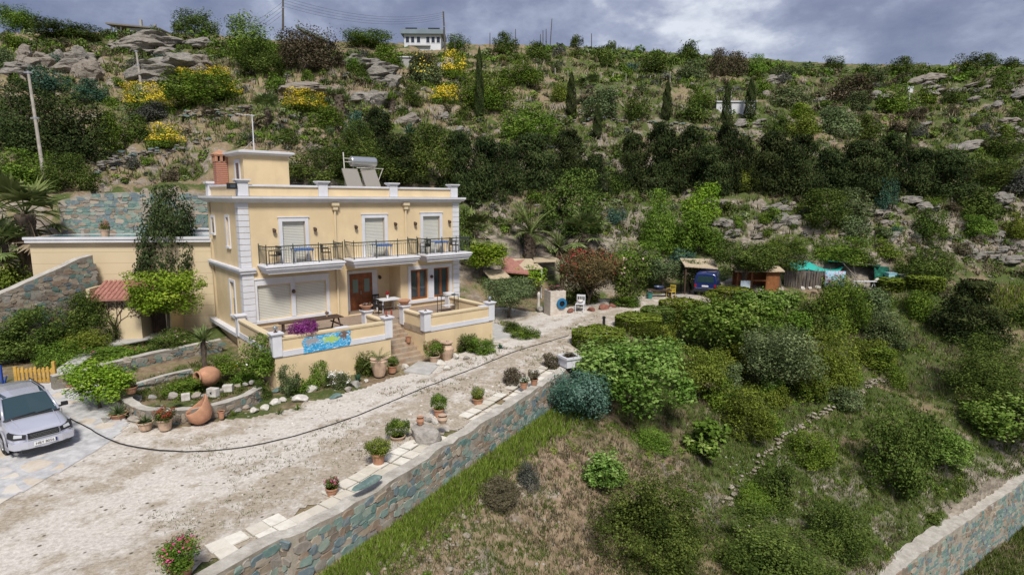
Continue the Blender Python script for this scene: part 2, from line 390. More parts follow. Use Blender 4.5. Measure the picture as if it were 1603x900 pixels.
az = np.concatenate([np.arange(-180, -56, 6), np.linspace(-56, 56, 470), np.arange(60, 181, 6)]); az = np.radians(az)
rad = np.concatenate([[.5, 2, 4, 6], np.geomspace(8, 62, 240), np.geomspace(63, 260, 150), [290, 340, 420, 600, 900, 1600, 3000]])
AZ, RD = np.meshgrid(az, rad); GX, GY = np.sin(AZ)*RD, np.cos(AZ)*RD
GZ = hgt(GX, GY)
nr, na = GX.shape
idx = np.arange(nr*na).reshape(nr, na)
F = np.stack([idx[:-1, :-1], idx[:-1, 1:], idx[1:, 1:], idx[1:, :-1]], -1).reshape(-1, 4)[:, ::-1]
def ground_mat():
    m = mat('hillside_ground', (.2, .17, .11), .95, spec=.1); k = NB(m); v = k.coord()
    geo = k.n('ShaderNodeNewGeometry'); sx = k.n('ShaderNodeSeparateXYZ', {'Vector': geo.outputs['Normal']})
    a = k.noise(v, .11, 6, .6); b = k.noise(v, .5, 7, .65); c_ = k.noise(v, 3.2, 6, .7); d = k.noise(v, 14, 4, .7)
    soil = k.ramp(c_, [(.3, (.115, .083, .055)), (.5, (.225, .165, .108)), (.72, (.33, .255, .175))])
    dry = k.ramp(d, [(.3, (.15, .125, .065)), (.55, (.27, .225, .125)), (.75, (.37, .315, .19))])
    grn = k.ramp(d, [(.3, (.04, .055, .018)), (.55, (.085, .11, .032)), (.75, (.15, .165, .06))])
    rk = k.ramp(k.noise(k.coord(scale=(.6, .6, 2.4)), 2.2, 7, .7), [(.3, (.115, .10, .085)), (.5, (.24, .205, .165)), (.7, (.40, .355, .295))])
    col = k.mix(k.map(b, .42, .6), soil, dry)
    sp0 = k.n('ShaderNodeSeparateXYZ', {'Vector': v})
    gm = k.math('ADD', k.math('MULTIPLY', a, .55), k.math('MULTIPLY', b, .45))
    gm = k.math('ADD', gm, k.map(sp0.outputs[0], 5, 12, 0, .055)); col = k.mix(k.map(gm, .475, .56), col, grn)
    ac = k.math('ADD', k.math('ADD', k.math('MULTIPLY', sp0.outputs[0], .884), k.math('MULTIPLY', sp0.outputs[1], -.467)), 11.2)
    near = k.math('MULTIPLY', k.map(k.math('ADD', ac, k.math('MULTIPLY', k.math('SUBTRACT', b, .5), 3.)), 1., 1.8), k.math('MULTIPLY', k.map(ac, 5., 8., 1, 0), k.map(sp0.outputs[1], 20, 27, 1, 0)))
    col = k.mix(k.math('MULTIPLY', near, .8), col, k.ramp(c_, [(.3, (.17, .115, .075)), (.5, (.30, .215, .15)), (.72, (.43, .34, .25))]))
    steep = k.math('ADD', sx.outputs[2], k.math('MULTIPLY', k.math('SUBTRACT', b, .5), .5))
    col = k.mix(k.map(steep, .86, .72), col, rk)
    sp = k.vor(v, 3.4); st = k.map(sp.outputs['Distance'], .12, .20, 1, 0); sc_ = k.n('ShaderNodeSeparateColor', {'Color': sp.outputs['Color']})
    col = k.mix(k.math('MULTIPLY', st, k.math('GREATER_THAN', sc_.outputs[0], .55)), col, (.36, .34, .31))
    k.color(col); k.bump(k.math('ADD', c_, k.math('MULTIPLY', d, .5)), .7, .12)
    return m
M_GROUND = ground_mat()
me = np_mesh('terrain', np.stack([GX, GY, GZ], -1).reshape(-1, 3), F, M_GROUND, smooth=True)
tag(link('terrain', me), kind='structure')

# ---- driveway, parking pad: sheets draped on the ground
def sheet(name, poly, m, lift, step=.35, seed=1, rag=.35, fine=None):
    """ground sheet: grid points inside a ragged outline, draped a little above the terrain"""
    P = np.array(poly); x0, y0 = P.min(0)-1; x1, y1 = P.max(0)+1
    gx, gy = np.meshgrid(np.arange(x0, x1, step), np.arange(y0, y1, step))
    wx = gx + rag*(fbm(gx*.7, gy*.7, 3, seed)-.5)*2; wy = gy + rag*(fbm(gx*.7+40, gy*.7, 3, seed)-.5)*2
    ins = inpoly(wx, wy, poly); z = hgt(gx, gy)+lift
    i_ = np.arange(gx.size).reshape(gx.shape); c = ins[:-1, :-1] & ins[1:, :-1] & ins[:-1, 1:] & ins[1:, 1:]
    f = np.stack([i_[:-1, :-1], i_[:-1, 1:], i_[1:, 1:], i_[1:, :-1]], -1)[c]
    used = np.unique(f); rm = np.full(gx.size, -1); rm[used] = np.arange(len(used))
    V = np.stack([gx, gy, z], -1).reshape(-1, 3)[used]
    o = link(name, np_mesh(name, V, rm[f], m, smooth=True)); return tag(o, kind='structure')
def gravel_mat():
    m = mat('gravel', (.5, .45, .38), .95, spec=.15); k = NB(m); v = k.coord()
    a = k.noise(v, .35, 5, .6); b = k.noise(v, 1.6, 6, .65); c_ = k.noise(v, 9, 5, .75); d = k.noise(v, 34, 3, .7)
    pale = k.ramp(c_, [(.28, (.36, .325, .285)), (.5, (.54, .50, .45)), (.72, (.70, .66, .61))])
    dirt = k.ramp(c_, [(.3, (.21, .17, .125)), (.52, (.36, .305, .235)), (.75, (.51, .455, .38))])
    # worn wheel tracks follow the drive's length (direction of the retaining wall)
    tr = k.coord(scale=(1, 1, 1), rot=(0, 0, R(-62)))
    sx = k.n('ShaderNodeSeparateXYZ', {'Vector': tr}).outputs[1]
    wv = k.math('SINE', k.math('ADD', k.math('MULTIPLY', sx, 2.5), k.math('MULTIPLY', a, 5.0)))
    f = k.math('ADD', k.math('MULTIPLY', b, .8), k.math('ADD', k.math('MULTIPLY', wv, .085), k.math('MULTIPLY', a, .35)))
    sp0 = k.n('ShaderNodeSeparateXYZ', {'Vector': v}); ac = k.math('ADD', k.math('ADD', k.math('MULTIPLY', sp0.outputs[0], .884), k.math('MULTIPLY', sp0.outputs[1], -.467)), 11.2); ac = k.math('ADD', ac, k.math('MULTIPLY', k.math('SUBTRACT', a, .5), 2.5))
    prof = k.ramp(k.math('DIVIDE', k.math('ADD', ac, 12.), 12.), [(.0, V3(.45)), (.30, V3(.42)), (.44, V3(.62)), (.50, V3(.36)), (.60, V3(.30)), (.66, V3(.52)), (.68, V3(.30)), (.73, V3(.36)), (.79, V3(.66)), (.95, V3(.60))])
    f = k.math('ADD', k.math('MULTIPLY', b, .62), k.math('MULTIPLY', prof, .42))
    col = k.mix(k.map(f, .445, .61, 0, .95), pale, dirt)
    sp = k.vor(v, 4.5); sc_ = k.n('ShaderNodeSeparateColor', {'Color': sp.outputs['Color']})
    col = k.mix(k.math('MULTIPLY', k.map(sp.outputs['Distance'], .1, .3, 1, 0), k.math('GREATER_THAN', sc_.outputs[0], .80)), col, (.10, .085, .055))
    col = k.mix(k.map(d, .62, .75, 0, .6), col, (.74, .71, .67))
    k.color(col); k.bump(k.math('ADD', c_, k.math('MULTIPLY', d, .5)), .5, .05)
    return m
M_GRAVEL = gravel_mat()
def W(px, py, z=-1.5): return tuple(gz(px, py, z)[:2])
DRIVE = [(-26, 3), (-30, 14), W(0, 770, -1.6), W(40, 745, -1.6), W(105, 705, -1.6), W(185, 658, -1.6), W(205, 655, -1.6), W(250, 668, -1.6), W(300, 664, -1.6), W(400, 648, -1.6), W(500, 625, -1.6), W(600, 596, -1.6), W(660, 575, -1.6), W(740, 548, -1.55), W(800, 522), W(770, 505), W(740, 480, -1.4), W(800, 476, -1.4), W(850, 484, -1.4), W(900, 480, -1.4), W(990, 465, -1.4), W(1040, 448, -1.3), W(1150, 446, -1.3), W(1230, 448, -1.3),
         W(1230, 458, -1.4), W(1060, 477, -1.4), W(985, 505, -1.4), W(925, 536, -1.4), W(893, 560)] + [(x-.5, y+.27) for x, y in EDGE[7:1:-1]] + [(-13.5, -1), (-20, -10)]
sheet('driveway', DRIVE, M_GRAVEL, .022, .15, 2, .35)
def pad_mat():
    m = mat('crazy_paving', (.5, .52, .55), .8); k = NB(m); v = k.coord()
    wob = k.n('ShaderNodeTexNoise', {'Vector': v, 'Scale': 1.3, 'Detail': 3.}).outputs[1]
    vec = k.n('ShaderNodeMixRGB', {'Fac': .5, 'Color1': v, 'Color2': wob}, blend_type='ADD').outputs[0]
    v1 = k.vor(vec, 1.25); ve = k.vor(vec, 1.25, 'DISTANCE_TO_EDGE'); sc_ = k.n('ShaderNodeSeparateColor', {'Color': v1.outputs['Color']})
    n = k.noise(v, 3.5, 6, .65)
    conc = k.ramp(n, [(.3, (.31, .31, .315)), (.55, (.47, .465, .465)), (.8, (.61, .605, .60))])
    st = k.ramp(sc_.outputs[1], [(0, (.52, .42, .30)), (.4, (.60, .53, .42)), (.7, (.48, .44, .40))], 'CONSTANT')
    f = k.math('MULTIPLY', k.map(ve.outputs[0], .14, .19), k.math('GREATER_THAN', sc_.outputs[0], .36))
    k.color(k.mix(k.math('MULTIPLY', f, .8), conc, k.mix(k.map(n, .3, .7, 0, .5), st, (.62, .6, .56)))); k.bump(k.math('ADD', n, f), .25, .03)
    return m
PAD = [(-33, 12), W(0, 792, -1.6), W(40, 768, -1.6), W(110, 730, -1.6), W(165, 698, -1.6), W(205, 668, -1.6), W(195, 640, -1.6), W(170, 615, -1.6), W(130, 602, -1.5), W(88, 606, -1.5), W(30, 610, -1.5), (-34, 24)]
sheet('parking_pad', PAD, pad_mat(), .035, .1, 5, .2)

# ---- stone walls
M_STONE = stone_mat('rubble_masonry', 3.9, .46, 1.15)
M_STONE_G = stone_mat('grey_rubble_masonry', 4.2, .22, .95, (.25, .23, .2))
M_STONE_T = stone_mat('teal_rubble_masonry', 3.4, .5, 1.1, (.29, .28, .25))
def cap_mat():
    m = mat('wall_coping', (.45, .41, .36), .9); k = NB(m); v = k.coord()
    n = k.noise(v, 2.4, 7, .7); n2 = k.noise(v, 11, 5, .7)
    c = k.ramp(n, [(.3, (.27, .24, .20)), (.5, (.44, .40, .35)), (.7, (.58, .55, .50))]); k.color(k.mix(k.map(n2, .35, .7, 0, .5), c, (.33, .35, .32))); k.bump(k.math('ADD', n, n2), .6, .04); return m
M_CAP = cap_mat()
def poly_resample(pts, step):
    pts = [np.array(p, float) for p in pts]; o = [pts[0]]
    # Catmull-Rom through the points
    for i in range(len(pts)-1):
        p0, p1, p2, p3 = pts[max(i-1, 0)], pts[i], pts[i+1], pts[min(i+2, len(pts)-1)]
        n = max(1, int(np.linalg.norm((p2-p1)[:2])/step))
        for j in range(1, n+1):
            t = j/n; o.append(.5*((2*p1)+(-p0+p2)*t+(2*p0-5*p1+4*p2-p3)*t*t+(-p0+3*p1-3*p2+p3)*t**3))
    return o
def stones_mat(name, teal, d=1.):
    m = mat(name, (.3, .26, .2), .85); k = NB(m); r = k.n('ShaderNodeNewGeometry').outputs['Random Per Island']; v = k.coord()
    r2 = k.math('FRACT', k.math('MULTIPLY', r, 37.7)); n = k.noise(v, 6, 6, .7); n2 = k.noise(v, 1.1, 4)
    cs = k.ramp(r2, [(0, (.17*d, .14*d, .11*d)), (.2, (.26*d, .21*d, .155*d)), (.42, (.21*d, .19*d, .165*d)), (.6, (.33*d, .28*d, .22*d)), (.78, (.22*d, .16*d, .115*d)), (.9, (.29*d, .27*d, .24*d))], 'CONSTANT')
    ct = k.ramp(r2, [(0, (.10*d, .175*d, .16*d)), (.3, (.15*d, .22*d, .195*d)), (.55, (.12*d, .165*d, .185*d)), (.8, (.21*d, .26*d, .22*d))], 'CONSTANT')
    c = k.mix(k.math('GREATER_THAN', k.math('ADD', r, k.math('MULTIPLY', k.math('SUBTRACT', n2, .5), .8)), 1-teal), cs, ct)
    k.color(k.mix(k.map(n, .42, .8, 0, .55), c, (.36*d, .33*d, .285*d))); k.bump(n, .6, .04); return m
M_ST = {'a': stones_mat('laid_stones', .50, 1.1), 'g': stones_mat('grey_laid_stones', .30, .9), 't': stones_mat('teal_laid_stones', .62, 1.08)}
def mortar_mat(name, c0):
    m = mat(name, c0, .95); k = NB(m); n = k.noise(k.coord(), 3, 6, .7); k.color(k.mix(k.map(n, .3, .7), tuple(q*.72 for q in c0), tuple(min(1, q*1.15) for q in c0))); k.bump(k.noise(k.coord(), 22, 4), .4, .02); return m
M_MORT = mortar_mat('lime_mortar', (.32, .285, .235)); M_MORTG = mortar_mat('grey_mortar', (.22, .20, .17))
def lay_stones(mb, P, thick, zbot, seed, rowh, mi, batter=0.):
    """individual protruding stones over the outer face of a wall"""
    r = random.Random(seed); cum = [0.]
    for a, b in zip(P[:-1], P[1:]): cum.append(cum[-1]+float(np.linalg.norm((b-a)[:2])))
    PX = np.array(P)
    def at(s):
        x = np.interp(s, cum, PX[:, 0]); y = np.interp(s, cum, PX[:, 1]); z = np.interp(s, cum, PX[:, 2]); i = min(max(int(np.searchsorted(cum, s)), 1), len(cum)-1); d = (PX[i]-PX[i-1])[:2]; d = d/np.linalg.norm(d); return x, y, z, d
    ztop = float(PX[:, 2].max()); z = zbot; row = 0
    while z < ztop-.03:
        h = rowh*r.uniform(.65, 1.35); s = r.uniform(0, .3)
        while s < cum[-1]-.1:
            w_ = rowh*r.uniform(.9, 2.5); hh = h*r.uniform(.8, 1.25); x, y, zt, d = at(s+w_/2); c_z = z+h/2+r.uniform(-.25, .25)*h
            if c_z+hh*.4 < zt-.02:
                nn = np.array([d[1], -d[0]]); n_ = r.choice((6, 7, 8)); F0 = []; F1 = []; pr_ = r.uniform(.012, .045); ph = r.uniform(0, 6.28)
                for j in range(n_):
                    a = ph+6.283*j/n_; ca, sa = math.cos(a), math.sin(a); q = max(abs(ca), abs(sa))**.95; jj = r.uniform(.86, 1.05)
                    du, dz_ = ca/q*w_*.56*jj, sa/q*hh*.57*jj
                    for L2, f, off in ((F0, 1., -.02), (F1, .93, pr_*r.uniform(.5, 1.3))):
                        o = thick/2+off+batter*(zt-c_z-dz_*f); L2.append((x+d[0]*du*f+nn[0]*o, y+d[1]*du*f+nn[1]*o, min(c_z+dz_*f, zt-.01)))
                mb.add(F0+F1, [tuple(range(n_, 2*n_))]+[(j, (j+1) % n_, n_+(j+1) % n_, n_+j) for j in range(n_)], mi)
            s += w_*.95
        z += h*.90; row += 1
def wall(name, pts, thick, bottom, m, label, cat='stone wall', step=.4, rough=.03, batter=0., cap=True, seed=0, capw=.0, dz=.03, stones=None, rowh=.24, zlay=None):
    """masonry wall along pts (x, y, top z); bottom is a depth below the top or a function of x, y; outer face on the right"""
    P = poly_resample(pts, step); n = len(P); r = random.Random(seed); mb = MB(); s = 0.
    nv = 5; rings = []
    for i, p in enumerate(P):
        t = (P[min(i+1, n-1)]-P[max(i-1, 0)])[:2]; t = t/np.linalg.norm(t); nn = np.array([t[1], -t[0]])
        if i: s += np.linalg.norm((p-P[i-1])[:2])
        zt = p[2]+r.uniform(-dz, dz); zb = bottom(p[0], p[1]) if callable(bottom) else zt-bottom
        ring = []
        for sd_, side in ((1, nn), (-1, nn)):
            col = []
            for j in range(nv+1):
                q = j/nv; z = zt+(zb-zt)*q
                off = sd_*thick/2 + (batter*q*(zt-zb) if sd_ > 0 else 0) + r.uniform(-rough, rough)
                col.append((p[0]+side[0]*off, p[1]+side[1]*off, z))
            ring.append(col)
        rings.append((ring, s))
    V = []; Fc = []; U = []; mi = []
    def vid(p): V.append(p); return len(V)-1
    ids = [[[vid(p) for p in col] for col in ring] for ring, _ in rings]
    for i in range(n-1):
        s0, s1 = rings[i][1], rings[i+1][1]
        for sd_ in (0, 1):
            for j in range(nv):
                a, b, c, d = ids[i][sd_][j], ids[i+1][sd_][j], ids[i+1][sd_][j+1], ids[i][sd_][j+1]
                Fc.append((a, b, c, d)); U.append([(s0+sd_*50, V[a][2]), (s1+sd_*50, V[b][2]), (s1+sd_*50, V[c][2]), (s0+sd_*50, V[d][2])]); mi.append(0)
        Fc.append((ids[i][0][0], ids[i][1][0], ids[i+1][1][0], ids[i+1][0][0])); U.append([(s0, 90), (s0, 90+thick), (s1, 90+thick), (s1, 90)]); mi.append(1)
    for i in (0, n-1):
        for j in range(nv):
            Fc.append((ids[i][0][j], ids[i][0][j+1], ids[i][1][j+1], ids[i][1][j]))
            U.append([(70, V[ids[i][0][j]][2]), (70, V[ids[i][0][j+1]][2]), (70+thick, V[ids[i][0][j+1]][2]), (70+thick, V[ids[i][0][j]][2])]); mi.append(0)
    mb.v = V; mb.f = Fc; mb.uv = U; mb.m = mi
    if stones: lay_stones(mb, P, thick, zlay if zlay is not None else P[0][2]-2.2, seed, rowh, 2, batter)
    if stones: m = M_MORTG if stones == 'g' else M_MORT
    o = mb.build(name, [m, M_CAP if cap else m]+([M_ST[stones]] if stones else [])); tag(o, label, cat); return o
wall('retaining_wall', [(x, y, -1.42+.015*i) for i, (x, y) in enumerate(EDGE[1:])], .42, lambda x, y: -3.2, M_STONE, 'long stone retaining wall with teal stones along the outer edge of the driveway', 'retaining wall', rough=.03, dz=.05, seed=3, stones='a', rowh=.185, zlay=-3.1)
wall('retaining_wall', [(x, y, -9+.05*i) for i, (x, y) in enumerate(LW)], .7, lambda x, y: -12.4, M_STONE_T, 'curved teal and brown stone retaining wall at the bottom of the green slope', 'retaining wall', rough=.035, dz=.06, seed=4, batter=.05, stones='t', rowh=.225, zlay=-12.2)
# ------------------------------------------------------------------ villa materials
M_YEL = weathered('yellow_render', (.66, .52, .325), .08, .9, .8, (.72, .66, .6), .34, .12)
M_YEL2 = weathered('pale_yellow_render', (.62, .51, .335), .07, .9, .7, (.7, .66, .6), .3, .12)
M_WHITE = weathered('white_trim', (.62, .62, .655), .07, .8, 1.0, (.66, .64, .60), .5, .08)
M_SHUT = mat('shutter_slats', (.58, .57, .50), .55); k = NB(M_SHUT); zc = k.n('ShaderNodeSeparateXYZ', {'Vector': k.n('ShaderNodeTexCoord').outputs['Object']}).outputs[2]
sl = k.math('FRACT', k.math('MULTIPLY', zc, 12.)); k.color(k.mix(k.map(sl, .0, .3), (.27, .26, .23), k.mix(k.noise(k.coord(), 2.0, 4), (.55, .54, .475), (.66, .65, .575)))); k.bump(k.map(sl, 0, .4), .6, .02)
M_BROWN = weathered('varnished_wood', (.22, .075, .028), .25, .45, 3, (.5, .45, .4), .3, .1)
M_DARKWOOD = weathered('dark_wood', (.075, .045, .032), .25, .6, 4, (.6, .55, .5), .3, .2)
M_GLASS = mat('dark_window_glass', (.035, .05, .06), .06, spec=.8)
M_IRON = mat('green_black_iron', (.045, .055, .045), .5)
M_BLACK = mat('black_plastic', (.018, .018, .02), .5)
M_METAL = mat('galvanised_metal', (.55, .56, .57), .35, .85)
M_TILEF = mat('terracotta_floor', (.27, .19, .14), .8); k = NB(M_TILEF); v = k.coord()
br = k.n('ShaderNodeTexBrick', {'Vector': v, 'Scale': 3.0, 'Color1': (.27, .18, .125, 1), 'Color2': (.20, .145, .11, 1), 'Mortar': (.34, .30, .25, 1), 'Mortar Size': .02}); k.color(k.mix(k.map(k.noise(v, 3, 5), .35, .7, 0, .5), br.outputs[0], (.32, .25, .19)))
M_STEP = mat('step_stone', (.30, .21, .14), .9); k = NB(M_STEP); v = k.coord(scale=(1, 1, 1.6)); n1 = k.noise(v, 3.5, 6, .7)
sv = k.vor(k.coord(scale=(1, 1, .4)), 3.4); ss = k.n('ShaderNodeSeparateColor', {'Color': sv.outputs['Color']})
k.color(k.mix(k.map(n1, .3, .7, 0, .6), k.ramp(ss.outputs[0], [(0, (.30, .20, .13)), (.4, (.24, .17, .12)), (.7, (.36, .28, .20)), (1, (.27, .23, .19))]), (.40, .33, .25))); k.bump(n1, .4, .03)
M_BRICK = mat('chimney_brick', (.35, .13, .08), .9); k = NB(M_BRICK); tcv = k.coord(rot=(R(90), 0, 0))
zc = k.n('ShaderNodeSeparateXYZ', {'Vector': k.n('ShaderNodeTexCoord').outputs['Object']}).outputs[2]
fr = k.math('FRACT', k.math('MULTIPLY', zc, 9.5)); k.color(k.mix(k.map(fr, .12, .28), (.50, .42, .36), k.mix(k.noise(k.coord(), 9, 3), (.26, .085, .05), (.43, .17, .11)))); k.bump(k.map(fr, .1, .3), .7, .02)
M_ROOFT = mat('red_roof_tiles', (.36, .14, .11), .85); k = NB(M_ROOFT); n = k.noise(k.coord(), 6, 5, .7); k.color(k.ramp(n, [(.3, (.22, .095, .075)), (.55, (.36, .165, .13)), (.75, (.47, .28, .22))]))
M_TERRA = weathered('terracotta', (.44, .23, .14), .16, .9, 4, (.8, .78, .75), .3, .2)
M_TERRA2 = weathered('pale_terracotta', (.50, .36, .26), .14, .9, 4, (.8, .78, .75), .3, .2)
M_SOIL = mat('pot_soil', (.05, .035, .025), 1)

L, DB, ZC = 13.2, 1.2, 6.35
villa = thing('villa', 'two storey yellow villa with white corner stones and three iron balconies', 'house', HO, math.pi/2-YAW)
# local frame of the villa: x along the front, -y outwards, z up.  vb(): box from front offsets d (outwards positive)
def vb(mb, a0, a1, d0, d1, z0, z1, mi=0): return mb.box((a0, -d1, z0), (a1, -d0, z1), mi)
RA0, RA1, RD = 5.5, 8.9, 1.35                    # porch recess
# --- walls: front leaf with real openings cut out as panels
def panel_wall(mb, x0, x1, z0, z1, holes, d, th):
    """front wall panels around rectangular holes (a0, a1, z0, z1)"""
    xs = sorted({x0, x1, *[h[0] for h in holes], *[h[1] for h in holes]}); zs = sorted({z0, z1, *[h[2] for h in holes], *[h[3] for h in holes]})
    for i in range(len(xs)-1):
        for j in range(len(zs)-1):
            cx, cz = (xs[i]+xs[i+1])/2, (zs[j]+zs[j+1])/2
            if any(h[0] < cx < h[1] and h[2] < cz < h[3] for h in holes): continue
            vb(mb, xs[i], xs[i+1], d-th, d, zs[j], zs[j+1])
UPW = [(2.06, 3.25, 3.3, 5.4), (6.68, 7.92, 3.3, 5.5), (10.54, 11.76, 3.3, 5.54)]
SHU = [(.66, 2.31, .42, 2.15), (2.58, 4.24, .42, 2.15)]
WIN = [(9.62, 10.82, .45, 2.3), (11.28, 12.42, .45, 2.3)]
mb = MB()
panel_wall(mb, 0, L, 0, ZC, UPW + SHU + WIN + [(RA0, RA1, 0, 2.62)], 0, .3)
vb(mb, 0, L, -.3, 0, -2, 0)
SIDEW = [(-5.05, -4.5, 4.65, 5.5), (-2.2, -1.75, 4.1, 5.6), (-2.25, -1.5, .45, 2.25)]
# side wall panels in (d, z)
ds = sorted({-8.2, -.3, *[h[0] for h in SIDEW], *[h[1] for h in SIDEW]}); zs = sorted({-2, ZC, *[h[2] for h in SIDEW], *[h[3] for h in SIDEW]})
for i in range(len(ds)-1):
    for j in range(len(zs)-1):
        cd, cz = (ds[i]+ds[i+1])/2, (zs[j]+zs[j+1])/2
        if any(h[0] < cd < h[1] and h[2] < cz < h[3] for h in SIDEW) or cd < -5.75: continue
        mb.box((0, -ds[i], zs[j]), (.3, -ds[i+1], zs[j+1]))
mb.box((.3, 5.75, -2), (L-.3, 5.45, ZC)); mb.box((L-.3, .3, -2), (L, 5.75, ZC)); mb.box((0, 5.75, -2), (.3, 5.45, ZC))
# porch recess
mb.box((RA0-.3, RD, 0), (RA1+.3, RD+.25, 2.62)); mb.box((RA0-.25, .3, 0), (RA0, RD, 2.62)); mb.box((RA1, .3, 0), (RA1+.25, RD, 2.62)); mb.box((RA0-.3, .3, 2.62), (RA1+.3, RD+.25, 2.8))
# inner floor so that windows see a dark room
mb.box((.3, .3, 2.9), (L-.3, 5.45, 3.1)); mb.box((.3, .3, ZC-.1), (L-.3, 5.45, ZC)); mb.box((5.0, RD+.4, 0), (5.15, 5.4, 2.9))
mb.build('wall', M_YEL, villa)
# --- parapet, cornice, mid band, base ledge
mb = MB(); 
mb.box((.12, .12, ZC+.34), (L-.12, .32, 7.16)); mb.box((.12, .32, ZC+.34), (.32, 5.6, 7.16)); mb.box((L-.32, .32, ZC+.34), (L-.12, 5.6, 7.16)); mb.box((.32, 5.4, ZC+.34), (L-.32, 5.6, 7.16))
mb.build('parapet', M_YEL, villa)
mb = MB(); prof = [(.0, 0), (.10, 0), (.14, .07), (.26, .10), (.32, .2), (.36, .22), (.36, .33), (0, .33)]
for lo, hi, f in ((0, L, 0), ):
    pass
def ring_profile(mb, x0, x1, y0, y1, prof, z, mi=0):
    """moulding run round a rectangle (x0..x1, y0..y1), prof = (outwards, up) pairs"""
    V = []
    for (o, h) in prof: V += [(x0-o, y0-o, z+h), (x1+o, y0-o, z+h), (x1+o, y1+o, z+h), (x0-o, y1+o, z+h)]
    F = []
    for i in range(len(prof)-1):
        for j in range(4): F.append((i*4+j, i*4+(j+1) % 4, (i+1)*4+(j+1) % 4, (i+1)*4+j))
    n = len(prof)-1; F.append((n*4, n*4+1, n*4+2, n*4+3)); F.append((3, 2, 1, 0))
    mb.add(V, F, mi)
ring_profile(mb, 0, L, 0, 5.75, prof, ZC); mb.build('cornice', M_WHITE, villa)
mb = MB(); ring_profile(mb, .14, L-.14, .14, 5.58, [(0, 0), (.06, 0), (.08, .05), (.08, .11), (0, .11)], 7.162)
# hollow roof: the coping is a ring, so the flat roof lies below it
mb = MB()
for (lo, hi) in (((.04, .04, 7.16), (L-.04, .40, 7.26)), ((.04, .40, 7.16), (.40, 5.68, 7.26)), ((L-.40, .40, 7.16), (L-.04, 5.68, 7.26)), ((.40, 5.32, 7.16), (L-.40, 5.68, 7.26))): mb.box(lo, hi)
mb.build('coping', M_WHITE, villa, bevel=.015)
mb = MB(); mb.box((.3, .3, ZC+.2), (L-.3, 5.5, ZC+.36)); mb.build('roof', weathered('flat_roof', (.42, .40, .37), .1, .9), villa)
for a in (.28, 4.35, 8.6, L-.28):
    mb = MB(); vb(mb, a-.25, a+.25, -.38, .0, ZC+.34, 7.36); vb(mb, a-.31, a+.31, -.44, .06, 7.36, 7.43); vb(mb, a-.36, a+.36, -.49, .11, 7.43, 7.5)
    mb.build('pillar', M_WHITE, villa, bevel=.012)
mb = MB(); mb.box((-.02, 5.3, ZC+.34), (.42, 5.78, 7.36)); mb.box((-.1, 5.22, 7.36), (.5, 5.86, 7.48)); mb.build('pillar', M_WHITE, villa)
mb = MB(); mb.box((-.14, -.14, 2.86), (.62, 0, 3.12)); mb.box((-.14, 0, 2.86), (0, 5.75, 3.12)); mb.box((-.2, -.2, 3.0), (.62, -.14, 3.1)); mb.box((-.2, -.14, 3.0), (-.14, 5.75, 3.1)); mb.build('band', M_WHITE, villa)
mb = MB(); mb.box((-.32, -.1, -.42), (0, 5.75, -.24)); mb.build('ledge', M_WHITE, villa)
# --- quoins: stacked corner stones
def quoins(a0, a1, z0, z1, corner):
    mb = MB(); n = max(1, round((z1-z0)/.305)); hh = (z1-z0)/n
    for i in range(n):
        zz = z0+i*hh; s = .035
        if corner == 0: mb.box((-s, -s, zz+.012), (a1, .0, zz+hh-.012)); mb.box((-s, 0, zz+.012), (0, .46, zz+hh-.012))
        else: mb.box((a0, -s, zz+.012), (L+s, 0, zz+hh-.012)); mb.box((L, 0, zz+.012), (L+s, .46, zz+hh-.012))
    mb.build('quoin', M_WHITE, villa, bevel=.01)
quoins(0, .46, 3.12, ZC, 0); quoins(0, .52, 0, 2.86, 0); quoins(L-.46, L, 0, ZC, 1)
# --- downpipe pilasters
for a in (4.9, 9.3):
    mb = MB(); mb.tube([(a, -.09, 0 if a < 5 else 2.8), (a, -.09, 6.0)], .06, 8); mb.box((a-.13, -.2, 5.98), (a+.13, 0, 6.2)); mb.box((a-.2, -.26, 6.2), (a+.2, 0, ZC)); mb.build('downpipe', M_YEL2, villa)
# --- windows
def trim(mb, a0, a1, z0, z1, w_, top=None, sill=True, pr=.05):
    top = top or w_
    vb(mb, a0-w_, a0, 0, pr, z0, z1+top); vb(mb, a1, a1+w_, 0, pr, z0, z1+top); vb(mb, a0, a1, 0, pr, z1, z1+top)
    vb(mb, a0-w_-.04, a1+w_+.04, .0, pr+.03, z1+top, z1+top+.05)
    if sill: vb(mb, a0-w_-.04, a1+w_+.04, 0, pr+.06, z0-.12, z0)
for (a0, a1, z0, z1) in UPW:
    mb = MB(); trim(mb, a0, a1, z0, z1, .19, .2, False); f = mb.build('window', M_WHITE, villa, bevel=.008)
    mb = MB(); vb(mb, a0, a1, -.16, -.12, z0+.0, z1); mb.build('shutter', M_SHUT, f)
    for x_ in (a0, a1-.04): mb = MB(); vb(mb, x_, x_+.04, -.12, -.08, z0, z1); mb.build('guide_rail', M_METAL, f)
mb = MB(); vb(mb, .54, .64, 0, .05, .25, 2.5); vb(mb, 2.33, 2.56, 0, .05, .42, 2.2); vb(mb, 4.26, 4.42, 0, .05, .25, 2.5); vb(mb, .64, 4.26, 0, .05, 2.2, 2.5); vb(mb, .5, 4.46, 0, .12, .25, .40)
vb(mb, .5, 4.46, .0, .09, 2.5, 2.56)
f = mb.build('window', M_WHITE, villa, bevel=.008)
for (a0, a1, z0, z1) in SHU:
    mb = MB(); vb(mb, a0, a1, -.12, -.08, z0, z1); mb.build('shutter', M_SHUT, f)
